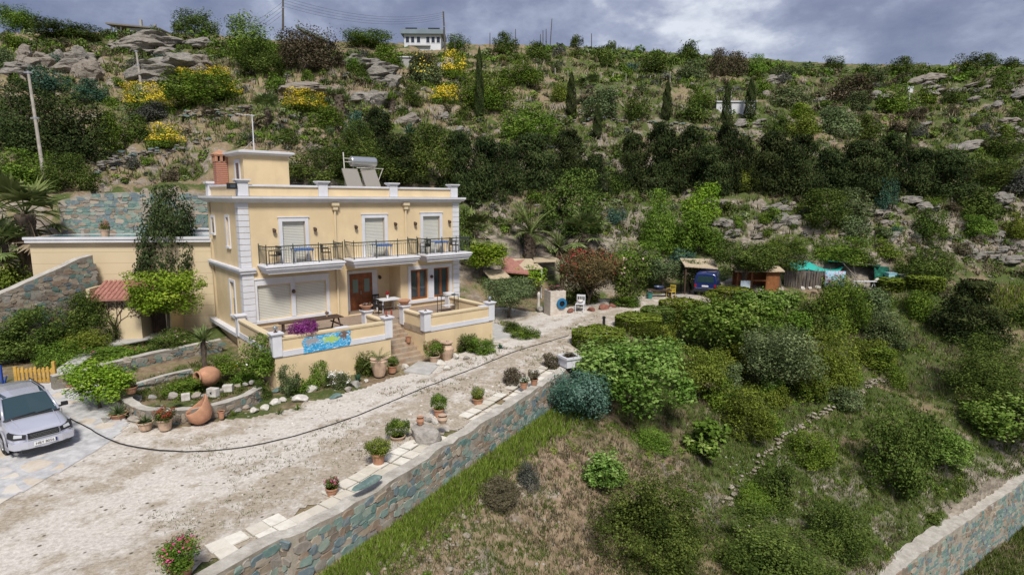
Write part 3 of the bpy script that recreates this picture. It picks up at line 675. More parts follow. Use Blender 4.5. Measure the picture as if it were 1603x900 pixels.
mb = MB(); vb(mb, 9.42, 9.6, 0, .05, .28, 2.55); vb(mb, 10.84, 11.26, 0, .05, .45, 2.32); vb(mb, 12.44, 12.62, 0, .05, .28, 2.55); vb(mb, 9.6, 12.44, 0, .05, 2.32, 2.55); vb(mb, 9.38, 12.66, 0, .13, .26, .42)
f = mb.build('window', M_WHITE, villa, bevel=.008)
for (a0, a1, z0, z1) in WIN:
    mb = MB(); w_ = .09; mid = (a0+a1)/2
    for x0, x1 in ((a0, a0+w_), (a1-w_, a1), (mid-.08, mid+.08)): vb(mb, x0, x1, -.2, -.1, z0, z1)
    vb(mb, a0, a1, -.199, -.101, z0, z0+.13); vb(mb, a0, a1, -.199, -.101, z1-.1, z1); mb.build('frame', M_BROWN, f)
    mb = MB(); vb(mb, a0, a1, -.17, -.15, z0, z1); mb.build('pane', M_GLASS, f)
for (d0, d1, z0, z1) in SIDEW:
    mb = MB(); t = .13
    mb.box((-.05, -d1-t, z0), (0, -d1, z1+t)); mb.box((-.05, -d0, z0), (0, -d0+t, z1+t)); mb.box((-.05, -d1, z1), (0, -d0, z1+t)); mb.box((-.1, -d1-t, z0-.1), (0, -d0+t, z0))
    f = mb.build('window', M_WHITE, villa)
    mb = MB(); mb.box((.1, -d1, z0), (.13, -d0, z1 if z0 > 4.3 else (z0+z1*1.0)/2)); mb.build('pane', M_GLASS, f)
    if z0 < 4.3: mb = MB(); mb.box((.1, -d1, (z0+z1)/2), (.14, -d0, z1)); mb.build('shutter', M_SHUT, f)
# --- front door
mb = MB(); DA0, DA1 = 6.25, 7.72; y = RD
mb.box((DA0-.22, y-.05, 0), (DA0, y, 2.38)); mb.box((DA1, y-.05, 0), (DA1+.34, y, 2.38)); mb.box((DA0, y-.05, 2.2), (DA1, y, 2.38)); f = mb.build('door_frame', M_WHITE, villa)
mb = MB(); mb.box((DA0, y-.03, 0), (DA1, y-.001, 2.2)); mid = (DA0+DA1)/2
for a in (DA0, mid):
    for z0, z1 in ((.12, .75), ): mb.box((a+.14, y-.05, z0), (a+.6, y-.03, z1))
    mb.box((a+.02, y-.045, .02), (a+.1, y-.03, 2.18)); mb.box((a+.64, y-.045, .02), (a+.72, y-.03, 2.18)); mb.box((a+.1, y-.045, .85), (a+.64, y-.03, .98)); mb.box((a+.1, y-.045, 1.95), (a+.64, y-.03, 2.18))
dr = mb.build('door', M_BROWN, villa, bevel=.006)
for a in (DA0, mid):
    mb = MB(); mb.box((a+.2, y-.042, 1.05), (a+.54, y-.032, 1.85)); mb.build('pane', mat('frosted_glass', (.16, .22, .20), .25), dr)
mb = MB(); mb.tube([(mid-.05, y-.1, .95), (mid-.05, y-.1, 1.15)], .015, 6); mb.build('handle', M_METAL, dr)
# --- wall lamps
for a, z, yy in ((1.62, 4.95, 0), (3.75, 4.95, 0), (6.1, 5.0, 0), (8.6, 5.1, 0), (9.95, 5.1, 0), (12.45, 5.15, 0), (2.44, 1.75, 0), (11.05, 1.8, 0), (8.2, 1.85, RD)):
    mb = MB(); mb.box((a-.05, yy-.03, z-.02), (a+.05, yy, z+.12)); mb.lathe([(.03, -.1), (.09, -.06), (.10, .05), (.05, .1), (.01, .12)], 8, 0, Matrix.Translation((a, yy-.13, z))); mb.build('wall_lamp', M_DARKWOOD, villa)
# --- balconies
def railing(mb, pts, z0, h, closed=False):
    """wrought iron railing along pts: posts, two rails, bars with scroll rings at the top"""
    for (p, q) in zip(pts[:-1], pts[1:]):
        p, q = Vector((*p, z0)), Vector((*q, z0)); d = q-p; Ln = d.length; u = d/Ln
        for hh, r_ in ((h, .028), (h-.17, .012), (.1, .014)): mb.tube([p+Vector((0, 0, hh)), q+Vector((0, 0, hh))], r_, 5)
        n = max(1, int(Ln/.135))
        for i in range(1, n):
            x = p+u*(Ln*i/n); mb.tube([x+Vector((0, 0, .1)), x+Vector((0, 0, h-.17 if i % 2 else h))], .011, 4)
            if i % 2:
                c = x+Vector((0, 0, h-.085)); mb.tube([c+u*(.06*math.cos(g))+Vector((0, 0, .075*math.sin(g))) for g in np.linspace(0, 2*math.pi, 7)], .009, 3, caps=False)
        for k in range(int(Ln/1.4)+2 if Ln > 1.6 else 2):
            m_ = int(Ln/1.4)+1 if Ln > 1.6 else 1; x = p+u*(Ln*k/m_)
            mb.tube([x, x+Vector((0, 0, h+.06))], .026, 5); mb.lathe([(0.0, 0), (.035, .03), (0.0, .08)], 5, 0, Matrix.Translation(x+Vector((0, 0, h+.05))), cap=False)
for a0, a1 in ((.76, 4.86), (5.36, 9.52), (10.02, 13.35)):
    mb = MB(); vb(mb, a0+.12, a1-.12, 0, DB-.12, 2.86, 2.98); vb(mb, a0+.06, a1-.06, 0, DB-.06, 2.98, 3.08); vb(mb, a0, a1, 0, DB, 3.08, 3.3); vb(mb, a0-.05, a1+.05, 0, DB+.05, 3.2, 3.27)
    vb(mb, a0+.02, a1-.02, 0.0, DB-.02, 3.3, 3.31)
    b = mb.build('balcony', M_WHITE, villa, bevel=.01)
    mb = MB(); railing(mb, [(a0+.07, -.0), (a0+.07, -DB+.07), (a1-.07, -DB+.07), (a1-.07, 0)], 3.3, .93); mb.build('railing', M_IRON, b)
# --- roof tower and chimney
TW = (.95, 3.3, 2.0, 5.0, 8.82)
mb = MB(); x0, x1, y0, y1, zt = TW
panel = [(x0, y0), (x1, y0), (x1, y1), (x0, y1)]
mb.box((x0, y0, ZC+.36), (x1, y1, zt)); tw = mb.build('tower', M_YEL, villa)
mb = MB(); ring_profile(mb, x0, x1, y0, y1, [(0, 0), (.10, .02), (.2, .1), (.26, .12), (.26, .22), (0, .26)], zt-.02); mb.build('cornice', M_WHITE, tw)
mb = MB(); yy = 3.0
for lo, hi in (((x0-.04, yy-.45, 7.5), (x0, yy-.3, 8.6)), ((x0-.04, yy+.3, 7.5), (x0, yy+.45, 8.6)), ((x0-.04, yy-.3, 8.42), (x0, yy+.3, 8.6)), ((x0-.06, yy-.45, 7.4), (x0, yy+.45, 7.5))): mb.box(lo, hi)
f = mb.build('window', M_WHITE, villa); mb = MB(); mb.box((x0-.012, yy-.3, 7.5), (x0-.001, yy+.3, 8.42)); mb.build('pane', M_GLASS, f)
cx, cy = .62, 5.0
ch = MB(); ch.box((cx-.3, cy-.3, ZC+.3), (cx+.3, cy+.3, 8.55)); cho = ch.build('chimney', M_BRICK, villa)
mb = MB()
for i, (sx, sy) in enumerate(((-1, -1), (1, -1), (1, 1), (-1, 1), (0, -1), (-1, 0), (1, 0), (0, 1))): mb.box((cx+sx*.26-.07, cy+sy*.26-.07, 8.55), (cx+sx*.26+.07, cy+sy*.26+.07, 8.85))
mb.box((cx-.36, cy-.36, 8.85), (cx+.36, cy+.36, 8.93)); mb.add([(cx-.38, cy-.38, 8.93), (cx+.38, cy-.38, 8.93), (cx+.38, cy+.38, 8.93), (cx-.38, cy+.38, 8.93), (cx, cy, 9.22)], [(0, 1, 4), (1, 2, 4), (2, 3, 4), (3, 0, 4), (3, 2, 1, 0)])
mb.box((cx-.2, cy-.2, 8.552), (cx+.2, cy+.2, 8.848), 1); mb.build('chimney_cap', [M_TERRA, M_BLACK], cho)
# --- floodlight on the left corner pillar
mb = MB(); mb.box((-.42, -.12, 7.02), (-.02, .2, 7.3)); mb.box((-.36, -.135, 7.06), (-.08, -.12, 7.26), 1); mb.tube([(-.1, .05, 7.1), (.1, .1, 7.0)], .03, 5); mb.build('floodlight', [M_BLACK, M_GLASS], villa, bevel=.02)
# --- porch terraces and steps (parts of the house)
DT, TA = 5.4, ((-.45, 5.15), (7.15, 11.65)); GB = (-2.1, -1.9)
terr = thing('terrace', '', '', (0, 0, 0)); terr.parent = villa
for key in ('label', 'category'):
    if key in terr: del terr[key]
mb = MB()
mb.box((TA[0][0], -DT, -2.4), (TA[0][1], .0, -.16)); mb.box((TA[1][0], -DT, -2.4), (TA[1][1], 0, -.16)); mb.box((TA[0][1], -2.75, -2.4), (TA[1][0], 0, -.16)); mb.box((TA[1][1], -1.6, -2.4), (L, 0, -.16))
mb.build('base', M_YEL, terr)
mb = MB()
for a0, a1, d0, d1 in ((TA[0][0]+.25, TA[0][1], 0, DT-.25), (TA[0][1], TA[1][0], 0, 2.75), (TA[1][0], TA[1][1]-.25, 0, DT-.25), (TA[1][1]-.25, L, 0, 1.6)): vb(mb, a0, a1, d0, d1, -.16, -.001)
vb(mb, RA0, RA1, -RD, 0, -.16, -.002)
mb.build('floor', M_TILEF, terr)
def para(mbY, mbW, a0, a1, d0, d1):
    vb(mbY, a0, a1, d0, d1, -.16, .6)
    e = .05; vb(mbW, a0-e, a1+e, d0-e, d1+e, .6, .68); vb(mbY, a0-.03, a1+.03, d0-.03, d1+.03, .55, .598)
mY, mC, mW = MB(), MB(), MB()
segs = [(TA[0][0], TA[0][1], DT-.22, DT), (TA[0][0], TA[0][0]+.22, .3, DT-.22), (TA[0][1]-.22, TA[0][1], 3.3, DT-.22),
        (TA[1][0], TA[1][1], DT-.22, DT), (TA[1][0], TA[1][0]+.22, 3.3, DT-.22), (TA[1][1]-.22, TA[1][1], 1.3, DT-.22)]
for s in segs: para(mY, mC, *s)
for a0, a1 in TA: vb(mW, a0-.03, a1+.03, DT-.2, DT+.04, -.2, .06)
vb(mW, TA[0][0]-.03, TA[0][0]+.1, .3, DT-.2, -.2, .06)
vb(mW, TA[1][1]-.1, TA[1][1]+.03, 1.3, DT-.2, -.2, .06)
mY.build('parapet', M_YEL, terr); mC.build('coping', M_YEL2, terr); mW.build('band', M_WHITE, terr, bevel=.01)
for a, d in ((TA[0][0]+.12, DT-.12), (TA[0][1]-.12, DT-.12), (TA[0][1]-.12, 3.15), (TA[1][0]+.12, DT-.12), (TA[1][0]+.12, 3.15), (TA[1][1]-.12, DT-.12), (TA[1][1]-.12, 1.3), (TA[0][0]+.12, .3)):
    mb = MB(); vb(mb, a-.2, a+.2, d-.2, d+.2, -.15, .78); vb(mb, a-.24, a+.24, d-.24, d+.24, .78, .84); vb(mb, a-.28, a+.28, d-.28, d+.28, .84, .9)
    mb.build('pillar', M_WHITE, terr, bevel=.012)
mb = MB(); vb(mb, TA[1][0]-.03, TA[1][0]+.05, 2.75, DT-.2, -.32, -.02); mb.build('stone_edging', M_STEP, terr)
mb = MB(); n = 9; r_ = 1.62/n
for i in range(n):
    vb(mb, TA[0][1], TA[1][0]+(.0 if i < 5 else .0), 2.75+i*.31, 2.75+(i+1)*.31, -2.2, -r_*(i+1)+.01*(i % 2))
st = mb.build('steps', M_STEP, terr, bevel=.02)
# mural panel on the parapet (painted directly on it)
M_MURAL = mat('sea_mural_paint', (.05, .3, .6), .6); k = NB(M_MURAL); v = k.coord(); s_ = k.n('ShaderNodeSeparateXYZ', {'Vector': v})
n1 = k.noise(k.coord(scale=(1.2, 1, 3)), 5.5, 6, .7, 1.2); c = k.ramp(n1, [(.3, (.015, .10, .30)), (.45, (.02, .27, .55)), (.54, (.06, .42, .70)), (.61, (.75, .80, .84))])
# a pale green fish-like patch and grey patches at mid height
nA = k.noise(v, 7, 4, .7); nB = k.noise(k.coord(rot=(1, 2, 0)), 8, 4, .7); wx_ = k.math('ADD', s_.outputs[0], k.math('MULTIPLY', k.math('SUBTRACT', nA, .5), 1.1)); wz_ = k.math('ADD', s_.outputs[2], k.math('MULTIPLY', k.math('SUBTRACT', nB, .5), .7))
def blob(cx_, cz_, rx, rz):
    dx = k.math('DIVIDE', k.math('SUBTRACT', wx_, cx_), rx); dz = k.math('DIVIDE', k.math('SUBTRACT', wz_, cz_), rz)
    d = k.math('ADD', k.math('MULTIPLY', dx, dx), k.math('MULTIPLY', dz, dz)); return k.map(k.math('ADD', d, k.math('MULTIPLY', k.math('SUBTRACT', n1, .5), 1.5)), .6, 1.1, 1, 0)
c = k.mix(blob(2.05, .28, .42, .17), c, (.36, .52, .12)); c = k.mix(blob(1.15, .30, .42, .16), c, (.30, .30, .32)); c = k.mix(blob(2.72, .36, .22, .2), c, (.16, .10, .08)); k.color(c)
mb = MB(); pts = [(.78, -.2), (2.95, -.17), (3.06, .05), (3.0, .3), (3.05, .52), (2.6, .545), (1.6, .53), (.85, .5), (.72, .3), (.8, .1)]
mb.prism([(p[0], p[1]) for p in pts], -DT-.052, -DT-.042, axis=1); mb.build('mural', M_MURAL, terr)
# white cloth / plates laid on the copings
for a0, a1, d0, d1, nm in ((2.35, 3.0, 5.12, 5.46, 'stone_slab'), (8.9+1.9, 11.4, 5.1, 5.46, 'stone_slab')):
    mb = MB(); vb(mb, a0, a1, d0, d1, .681, .71); o = mb.build(nm, M_WHITE); o.location = HO; o.rotation_euler.z = math.pi/2-YAW
    tag(o, 'flat white slab lying on the parapet above the blue mural' if a0 < 5 else 'flat white slab lying on the right terrace parapet', 'slab')

# ------------------------------------------------------------------ annex to the left
M_JOINT = mat('pale_yellow_panels', (.66, .52, .31), .9); k = NB(M_JOINT); zc = k.n('ShaderNodeSeparateXYZ', {'Vector': k.n('ShaderNodeTexCoord').outputs['Object']}).outputs[2]
fr = k.math('FRACT', k.math('DIVIDE', k.math('ADD', zc, 10.1), .62)); n = k.noise(k.coord(), .9, 5); k.color(k.mix(k.map(fr, .02, .05), (.40, .31, .19), k.mix(n, (.54, .44, .29), (.64, .53, .36))))
annex = thing('annex_building', 'low pale yellow annex with roof terrace and red tiled canopy beside the villa', 'building', A(0, 0, 0), math.atan2(ADIR[1], ADIR[0]))
# local: x along the front, -y outwards
AZT = 4.35
mb = MB(); mb.box((-3.4, .6, -1.6), (ALEN-.1, 3.9, AZT-.25)); mb.box((ALEN-.1, 2.2, -1.6), (ALEN+3.5, 7.5, AZT-.25)); mb.build('wall', M_JOINT, annex)
mb = MB(); mb.box((-3.5, .35, AZT-.25), (ALEN+3.6, 3.9, AZT)); mb.box((-3.55, .3, AZT-.08), (ALEN-.15, .5, AZT+.05)); mb.build('roof', M_WHITE, annex)
mb = MB(); mb.box((2.6, 3.0, AZT), (ALEN+1.2, 3.5, AZT+.30)); mb.box((2.5, 2.9, AZT+.30), (ALEN+1.3, 3.6, AZT+.37)); mb.build('parapet', M_WHITE, annex)
M_WATER = mat('pool_water_surface', (.10, .22, .24), .06, spec=.6); k = NB(M_WATER); k.bump(k.noise(k.coord(scale=(1, 2.2, 1)), 3.2, 3), .12, .02)
mb = MB(); mb.box((-3.1, .75, AZT+.002), (ALEN+.9, 2.88, AZT+.03)); o = mb.build('pool_water', M_WATER); o.location = annex.location; o.rotation_euler = annex.rotation_euler; tag(o, kind='structure')
# front box with painted tree and tiled canopy
BX0, BX1 = .0, 2.55
mb = MB(); mb.box((BX0, -1.1, -1.6), (BX1, .6, 1.15)); mb.box((BX0, -1.1, 1.15), (BX0+.18, .6, 1.75)); mb.box((BX1+1.25, -1.1, -1.6), (BX1+1.5, .6, 1.1)); mb.build('porch', M_YEL2, annex)
mb = MB(); mb.box((BX1+.05, .1, -1.2), (BX1+1.2, .18, .85)); 
for i in range(8): mb.box((BX1+.06+i*.143, .06, -1.2), (BX1+.06+i*.143+.135, .1, .85))
mb.build('door', M_DARKWOOD, annex)
def tiled(mb, x0, x1, y0, z0, y1, z1, step=.23, r_=.1, mi=0):
    """sloping roof of half round tiles from the eave (y0, z0) to the ridge (y1, z1), running along x"""
    n = int((x1-x0)/step); sl = math.hypot(y1-y0, z1-z0); rows = max(2, int(sl/.38))
    mb.add([(x0, y0, z0-.06), (x1, y0, z0-.06), (x1, y1, z1-.06), (x0, y1, z1-.06), (x0, y0, z0), (x1, y0, z0), (x1, y1, z1), (x0, y1, z1)], [(0, 1, 2, 3), (4, 7, 6, 5), (0, 4, 5, 1), (1, 5, 6, 2), (2, 6, 7, 3), (3, 7, 4, 0)], mi)
    for i in range(n):
        cx_ = x0+(i+.5)*(x1-x0)/n
        for j in range(rows):
            t0, t1 = j/rows, min(1, (j+1.12)/rows); V = []
            for t, rr in ((t0, r_), (t1, r_*.82)):
                yy, zz = y0+(y1-y0)*t, z0+(z1-z0)*t+.01
                for q in np.linspace(0, math.pi, 6): V.append((cx_+rr*math.cos(q), yy, zz+rr*math.sin(q)*.8))
            mb.add(V, [(q, q+1, 6+q+1, 6+q) for q in range(5)] + [(0, 1, 2, 3, 4, 5)], mi)
mb = MB(); tiled(mb, BX0+.2, BX1+1.6, -1.45, 1.2, .4, 1.95); mb.build('canopy', M_ROOFT, annex)
# painted tree silhouette on the front of the box (a flat painting)
mb = MB(); rr = random.Random(5); yp = -1.104
def twig(x, z, ang, ln, wd, dep):
    x1, z1 = x+math.cos(ang)*ln, z+math.sin(ang)*ln; nx, nz = -math.sin(ang)*wd/2, math.cos(ang)*wd/2
    yo = yp-.0006*dep-rr.uniform(0, .0005)
    mb.add([(x-nx, yo, z-nz), (x+nx, yo, z+nz), (x1+nx*.7, yo, z1+nz*.7), (x1-nx*.7, yo, z1-nz*.7)], [(0, 1, 2, 3)])
    if dep <= 0 or z1 > 1.05:
        return
    for da in ((-.42, .38) if dep > 2 else (-.6, .1, .6)):
        nl = ln*rr.uniform(.62, .86); twig(x1, z1, ang+da+rr.uniform(-.18, .18) + (.25 if ang < .4 else (-.25 if ang > 2.7 else 0))*.5, nl, wd*.62, dep-1)
    for _ in range(2 if dep < 4 else 0):
        lx, lz, la = x+(x1-x)*rr.random(), z+(z1-z)*rr.random(), rr.uniform(0, 6.28)
        dx_, dz_ = math.cos(la)*.06, math.sin(la)*.06; yo = yp-.004-rr.uniform(0, .001); mb.add([(lx, yo, lz), (lx+dx_-dz_*.5, yo, lz+dz_+dx_*.5), (lx+dx_*2, yo, lz+dz_*2), (lx+dx_+dz_*.5, yo, lz+dz_-dx_*.5)], [(0, 1, 2, 3)])
twig(1.25, -1.12, math.pi/2+.03, .75, .15, 6); twig(1.2, -.42, 2.2, .5, .08, 5); twig(1.28, -.42, 1.0, .5, .08, 5)
mb.build('tree_mural', M_DARKWOOD, annex, fixn=False)
# side balcony between annex and villa
for z in (3.0, .1):
    mb = MB(); mb.box((ALEN-1.3, .9, z), (ALEN+.2, 2.4, z+.25)); b = mb.build('balcony', M_WHITE, annex)
    mb = MB(); railing(mb, [(ALEN-1.22, 2.3), (ALEN-1.22, .98), (ALEN+.1, .98)], z+.25, .85); mb.build('railing', M_IRON, b)
# retaining wall behind the annex roof and the sloping wing wall at its left
def AW(s, d, z): q = A(s, d); return (q[0], q[1], z)
wall('retaining_wall', [AW(-3.6, -4.2, 6.3), AW(-1.6, -4.2, 6.75), AW(1, -4.2, 6.85), AW(ALEN*.5, -4.2, 6.85), AW(ALEN+4.5, -4.2, 6.9)], .5, lambda x, y: 3.0, M_STONE_T, 'teal and brown stone wall behind the annex roof terrace', 'retaining wall', seed=8, stones='t', rowh=.22, zlay=4.2)
p0, p1, p2 = gz(158, 396, 3.5), gz(90, 425, 2.75), gz(-60, 490, 1.5)
p0 = A(-.25, -.1, 3.45); dl = gz(0, 458, 1.95)
wall('wing_wall', [tuple(dl+(dl-p0)*.6), tuple(dl), tuple(p0*.45+dl*.55+np.array([0, 0, .05])), tuple(p0*.85+dl*.15+np.array([0, 0, .1])), tuple(p0)], .6, lambda x, y: -2., M_STONE_G, 'tall sloping grey stone wall rising to the annex', 'stone wall', seed=9, stones='g', rowh=.2, zlay=-1.7)
# parapet strip in front of the roof pots
# ------------------------------------------------------------------ foliage
def leaf_mat(name, dark, mid, light, rough=.6, trans=.14):
    m = mat(name, mid, rough+.15, spec=.05); k = NB(m)
    t = k.n('ShaderNodeAttribute', attribute_name='tint').outputs['Fac']
    oi = k.n('ShaderNodeObjectInfo').outputs['Random']
    f = k.math('ADD', t, k.math('MULTIPLY', k.math('SUBTRACT', oi, .5), .22))
    c = k.ramp(f, [(.08, dark), (.5, mid), (.95, light)])
    hs = k.n('ShaderNodeHueSaturation', {'Color': c, 'Hue': k.math('ADD', .5, k.math('MULTIPLY', k.math('SUBTRACT', oi, .5), .03)), 'Saturation': 1., 'Value': 1.}).outputs[0]
    k.color(hs)
    tr = k.n('ShaderNodeBsdfTranslucent', {'Color': hs}); mxs = k.n('ShaderNodeMixShader', {'Fac': trans})
    k.l(k.b.outputs[0], mxs.inputs[1]); k.l(tr.outputs[0], mxs.inputs[2]); k.l(mxs.outputs[0], k.o.inputs[0])
    return m
LM = {
 'bush': leaf_mat('dark_shrub_leaf', (.020, .036, .008), (.070, .105, .020), (.17, .22, .05)),
 'green': leaf_mat('green_shrub_leaf', (.030, .060, .008), (.105, .175, .022), (.22, .31, .05)),
 'olive': leaf_mat('olive_leaf', (.04, .058, .022), (.11, .145, .058), (.23, .28, .13)),
 'fig': leaf_mat('fig_leaf', (.028, .065, .008), (.115, .20, .03), (.31, .41, .12)),
 'citrus': leaf_mat('citrus_leaf', (.05, .10, .008), (.15, .25, .018), (.32, .42, .05)),
 'conifer': leaf_mat('cypress_needles', (.012, .021, .008), (.040, .058, .018), (.09, .112, .038), trans=.1),
 'grey': leaf_mat('grey_scrub_leaf', (.05, .055, .045), (.10, .105, .085), (.17, .17, .14)),
 'heath': leaf_mat('brown_scrub_leaf', (.045, .038, .022), (.10, .085, .05), (.17, .145, .09)),
 'teal': leaf_mat('blue_green_leaf', (.02, .055, .035), (.06, .13, .085), (.16, .26, .20)),
 'hedge': leaf_mat('hedge_leaf', (.030, .038, .010), (.10, .125, .018), (.23, .28, .04)),
 'red': leaf_mat('reddish_leaf', (.045, .035, .016), (.10, .075, .035), (.20, .13, .06)),
 'yellowgreen': leaf_mat('yellow_green_leaf', (.06, .085, .010), (.14, .18, .025), (.26, .30, .06)),
 'darktree': leaf_mat('dark_tree_leaf', (.014, .026, .010), (.042, .062, .022), (.095, .125, .05)),
 'lawn': leaf_mat('lush_grass', (.07, .11, .015), (.16, .25, .035), (.25, .35, .07)),
 'palm': leaf_mat('palm_frond', (.05, .075, .022), (.15, .195, .065), (.32, .36, .16)),
 'dry': leaf_mat('dry_frond', (.10, .075, .045), (.20, .16, .10), (.32, .27, .18)),
 'grass': leaf_mat('fresh_grass', (.04, .065, .012), (.095, .14, .028), (.18, .23, .06)),
 'straw': leaf_mat('dry_grass_blade', (.11, .09, .05), (.215, .185, .11), (.36, .32, .205)),
 'yellow': mat('yellow_petals', (.70, .54, .03), .7), 'white': mat('white_petals', (.8, .78, .74), .6), 'pink': mat('magenta_petals', (.62, .06, .22), .6),
 'redf': mat('red_petals', (.42, .03, .035), .6), 'purple': mat('purple_petals', (.18, .02, .16), .6), 'palepink': mat('pale_pink_petals', (.7, .42, .45), .6),
}
M_BARK = weathered('bark', (.13, .10, .075), .3, .95, 5, (.6, .6, .6), .3, .5)
M_BARKG = weathered('grey_bark', (.24, .21, .18), .25, .95, 5, (.6, .6, .6), .3, .5)

def leaves(P, N, size, tint, rg, aspect=.55, up=.3, spread=.55):
    """diamond leaves at P facing roughly N"""
    n = len(P); nn = N*.9 + rg.normal(0, spread, (n, 3)) + np.array([0, 0, up]); nn /= np.linalg.norm(nn, axis=1)[:, None]+1e-9
    r = rg.normal(0, 1, (n, 3)); t = np.cross(nn, r); t /= np.linalg.norm(t, axis=1)[:, None]+1e-9; b = np.cross(nn, t)
    s = (size*rg.uniform(.5, 1.55, n))[:, None]; a = s*aspect
    fold = nn*s*.12
    V = np.stack([P-t*s*.5, P-b*a*.5+fold, P+t*s*.5, P+b*a*.5+fold], 1).reshape(-1, 3)
    F = np.arange(4*n).reshape(n, 4); return V, F, np.repeat(tint, 4)
def crown_pts(shape, n, rg, clumps=None):
    """points, outward directions and tints in a crown of unit width and height"""
    if shape in ('dome', 'round', 'flat', 'airy'):
        nc = clumps or 26
        u = rg.normal(0, 1, (nc, 3)); u /= np.linalg.norm(u, axis=1)[:, None]
        if shape != 'round': u[:, 2] = np.abs(u[:, 2])*1.0-.12
        lump = 1+.34*np.sin(u@rg.normal(0, 3, 3)+rg.uniform(0, 6))+.22*np.sin(u@rg.normal(0, 6, 3))
        rr = rg.uniform(.62, 1., nc)**.7*lump/1.25
        cr_ = (rg.uniform(.16, .30, nc) if shape != 'airy' else rg.uniform(.10, .2, nc))*(24/nc)**.36
        C = u*rr[:, None]*np.array([.42, .42, .80 if shape != 'round' else .42]) + np.array([0, 0, .12 if shape != 'round' else .5])
        ct = rg.normal(.5, .17, nc)
        k = rg.integers(0, nc, n); d = rg.normal(0, 1, (n, 3)); d /= np.linalg.norm(d, axis=1)[:, None]
        q = rg.uniform(.45, 1.12, n)
        P = C[k] + d*(cr_[k]*q)[:, None]*np.array([.85, .85, 1.0 if shape != 'flat' else .6])
        T = ct[k]+rg.normal(0, .12, n); N = d*.7 + u[k]*.5
        # sprigs that stick out of the outline
        ns = int(n*(.09 if n > 15000 else .05)); nsp = max(8, nc//2); us = rg.normal(0, 1, (nsp, 3)); us[:, 2] = np.abs(us[:, 2])*.9+.1; us /= np.linalg.norm(us, axis=1)[:, None]; ks = rg.integers(0, nsp, ns); q = rg.uniform(.7, 1.24 if n > 15000 else 1.06, ns)*rg.uniform(.85, 1.1, nsp)[ks]
        P[:ns] = us[ks]*q[:, None]*np.array([.44, .44, .80 if shape != 'round' else .44])+rg.normal(0, .018, (ns, 3))+np.array([0, 0, .12 if shape != 'round' else .5]); N[:ns] = us[ks]+rg.normal(0, .5, (ns, 3)); T[:ns] = np.clip(rg.normal(.62, .15, ns), 0, 1)
        P[:, 2] = np.maximum(P[:, 2], rg.uniform(0, .05, n))
        return P, N, np.clip(T, 0, 1)
    if shape == 'column':
        z = rg.uniform(0.02, 1, n); th = rg.uniform(0, 6.283, n)
        prof = np.minimum(1, (z*5+.25))*np.power(np.clip(1-z, 0, 1), .55)
        wob = 1+.22*np.sin(th*3+z*17)+.15*np.sin(th*5-z*31)
        r = .46*prof*wob*rg.uniform(.72, 1.08, n); P = np.stack([r*np.cos(th), r*np.sin(th), z], -1)
        N = np.stack([np.cos(th), np.sin(th), np.full(n, .5)], -1)
        return P, N, np.clip(.5+.22*np.sin(th*3+z*17)*.6+rg.normal(0, .16, n), 0, 1)
    if shape == 'ragged':
        nc = (clumps or 34)+14
        z = rg.uniform(.03, 1, nc)**1.15; th = rg.uniform(0, 6.283, nc); rr = .42*np.power(1-z*.90, .6)*rg.uniform(.25, 1.15, nc)
        C = np.stack([rr*np.cos(th), rr*np.sin(th), z*.9], -1); cr_ = rg.uniform(.10, .2, nc)*(1.25-.6*z); ct = rg.normal(.45, .18, nc)
        k = rg.integers(0, nc, n); d = rg.normal(0, 1, (n, 3)); d /= np.linalg.norm(d, axis=1)[:, None]
        P = C[k]+d*(cr_[k]*rg.uniform(.4, 1.15, n))[:, None]*np.array([1, 1, .8]); N = d+np.stack([np.cos(th[k]), np.sin(th[k]), np.zeros(n)], -1)*.5
        P[:, 2] = np.clip(P[:, 2], 0, 1.02); return P, N, np.clip(ct[k]+rg.normal(0, .16, n), 0, 1)
    if shape == 'box':
        u = rg.uniform(-.5, .5, (n, 3)); ax = rg.integers(0, 5, n)
        for a, (i, v) in enumerate(((0, -.5), (0, .5), (1, -.5), (1, .5), (2, .5))):
            s = ax == a; u[s, i] = v+rg.normal(0, .03, s.sum())
        big = np.sin(u[:, 0]*9+1)*np.cos(u[:, 1]*8)*.05
        rad_ = np.maximum(np.abs(u[:, :2]).max(1), 1e-6); 
        ln = np.linalg.norm(u[:, :2], axis=1); f = np.minimum(1, .54/np.maximum(ln, 1e-6)); u[:, :2] *= f[:, None]
        N = u*np.array([1, 1, 1.6]); P = u+np.array([0, 0, .5]); P[:, 2] = np.clip(P[:, 2]+big, 0, 1.06)-.10*(ln > .44)*(P[:, 2] > .9)
        return P, N, np.clip(.5+rg.normal(0, .2, n)+.15*(u[:, 2] > .4), 0, 1)
LOD = {0: (520, .125), 1: (1600, .072), 2: (4400, .044), 3: (11000, .028), 4: (21000, .0205)}
MESHES = {}
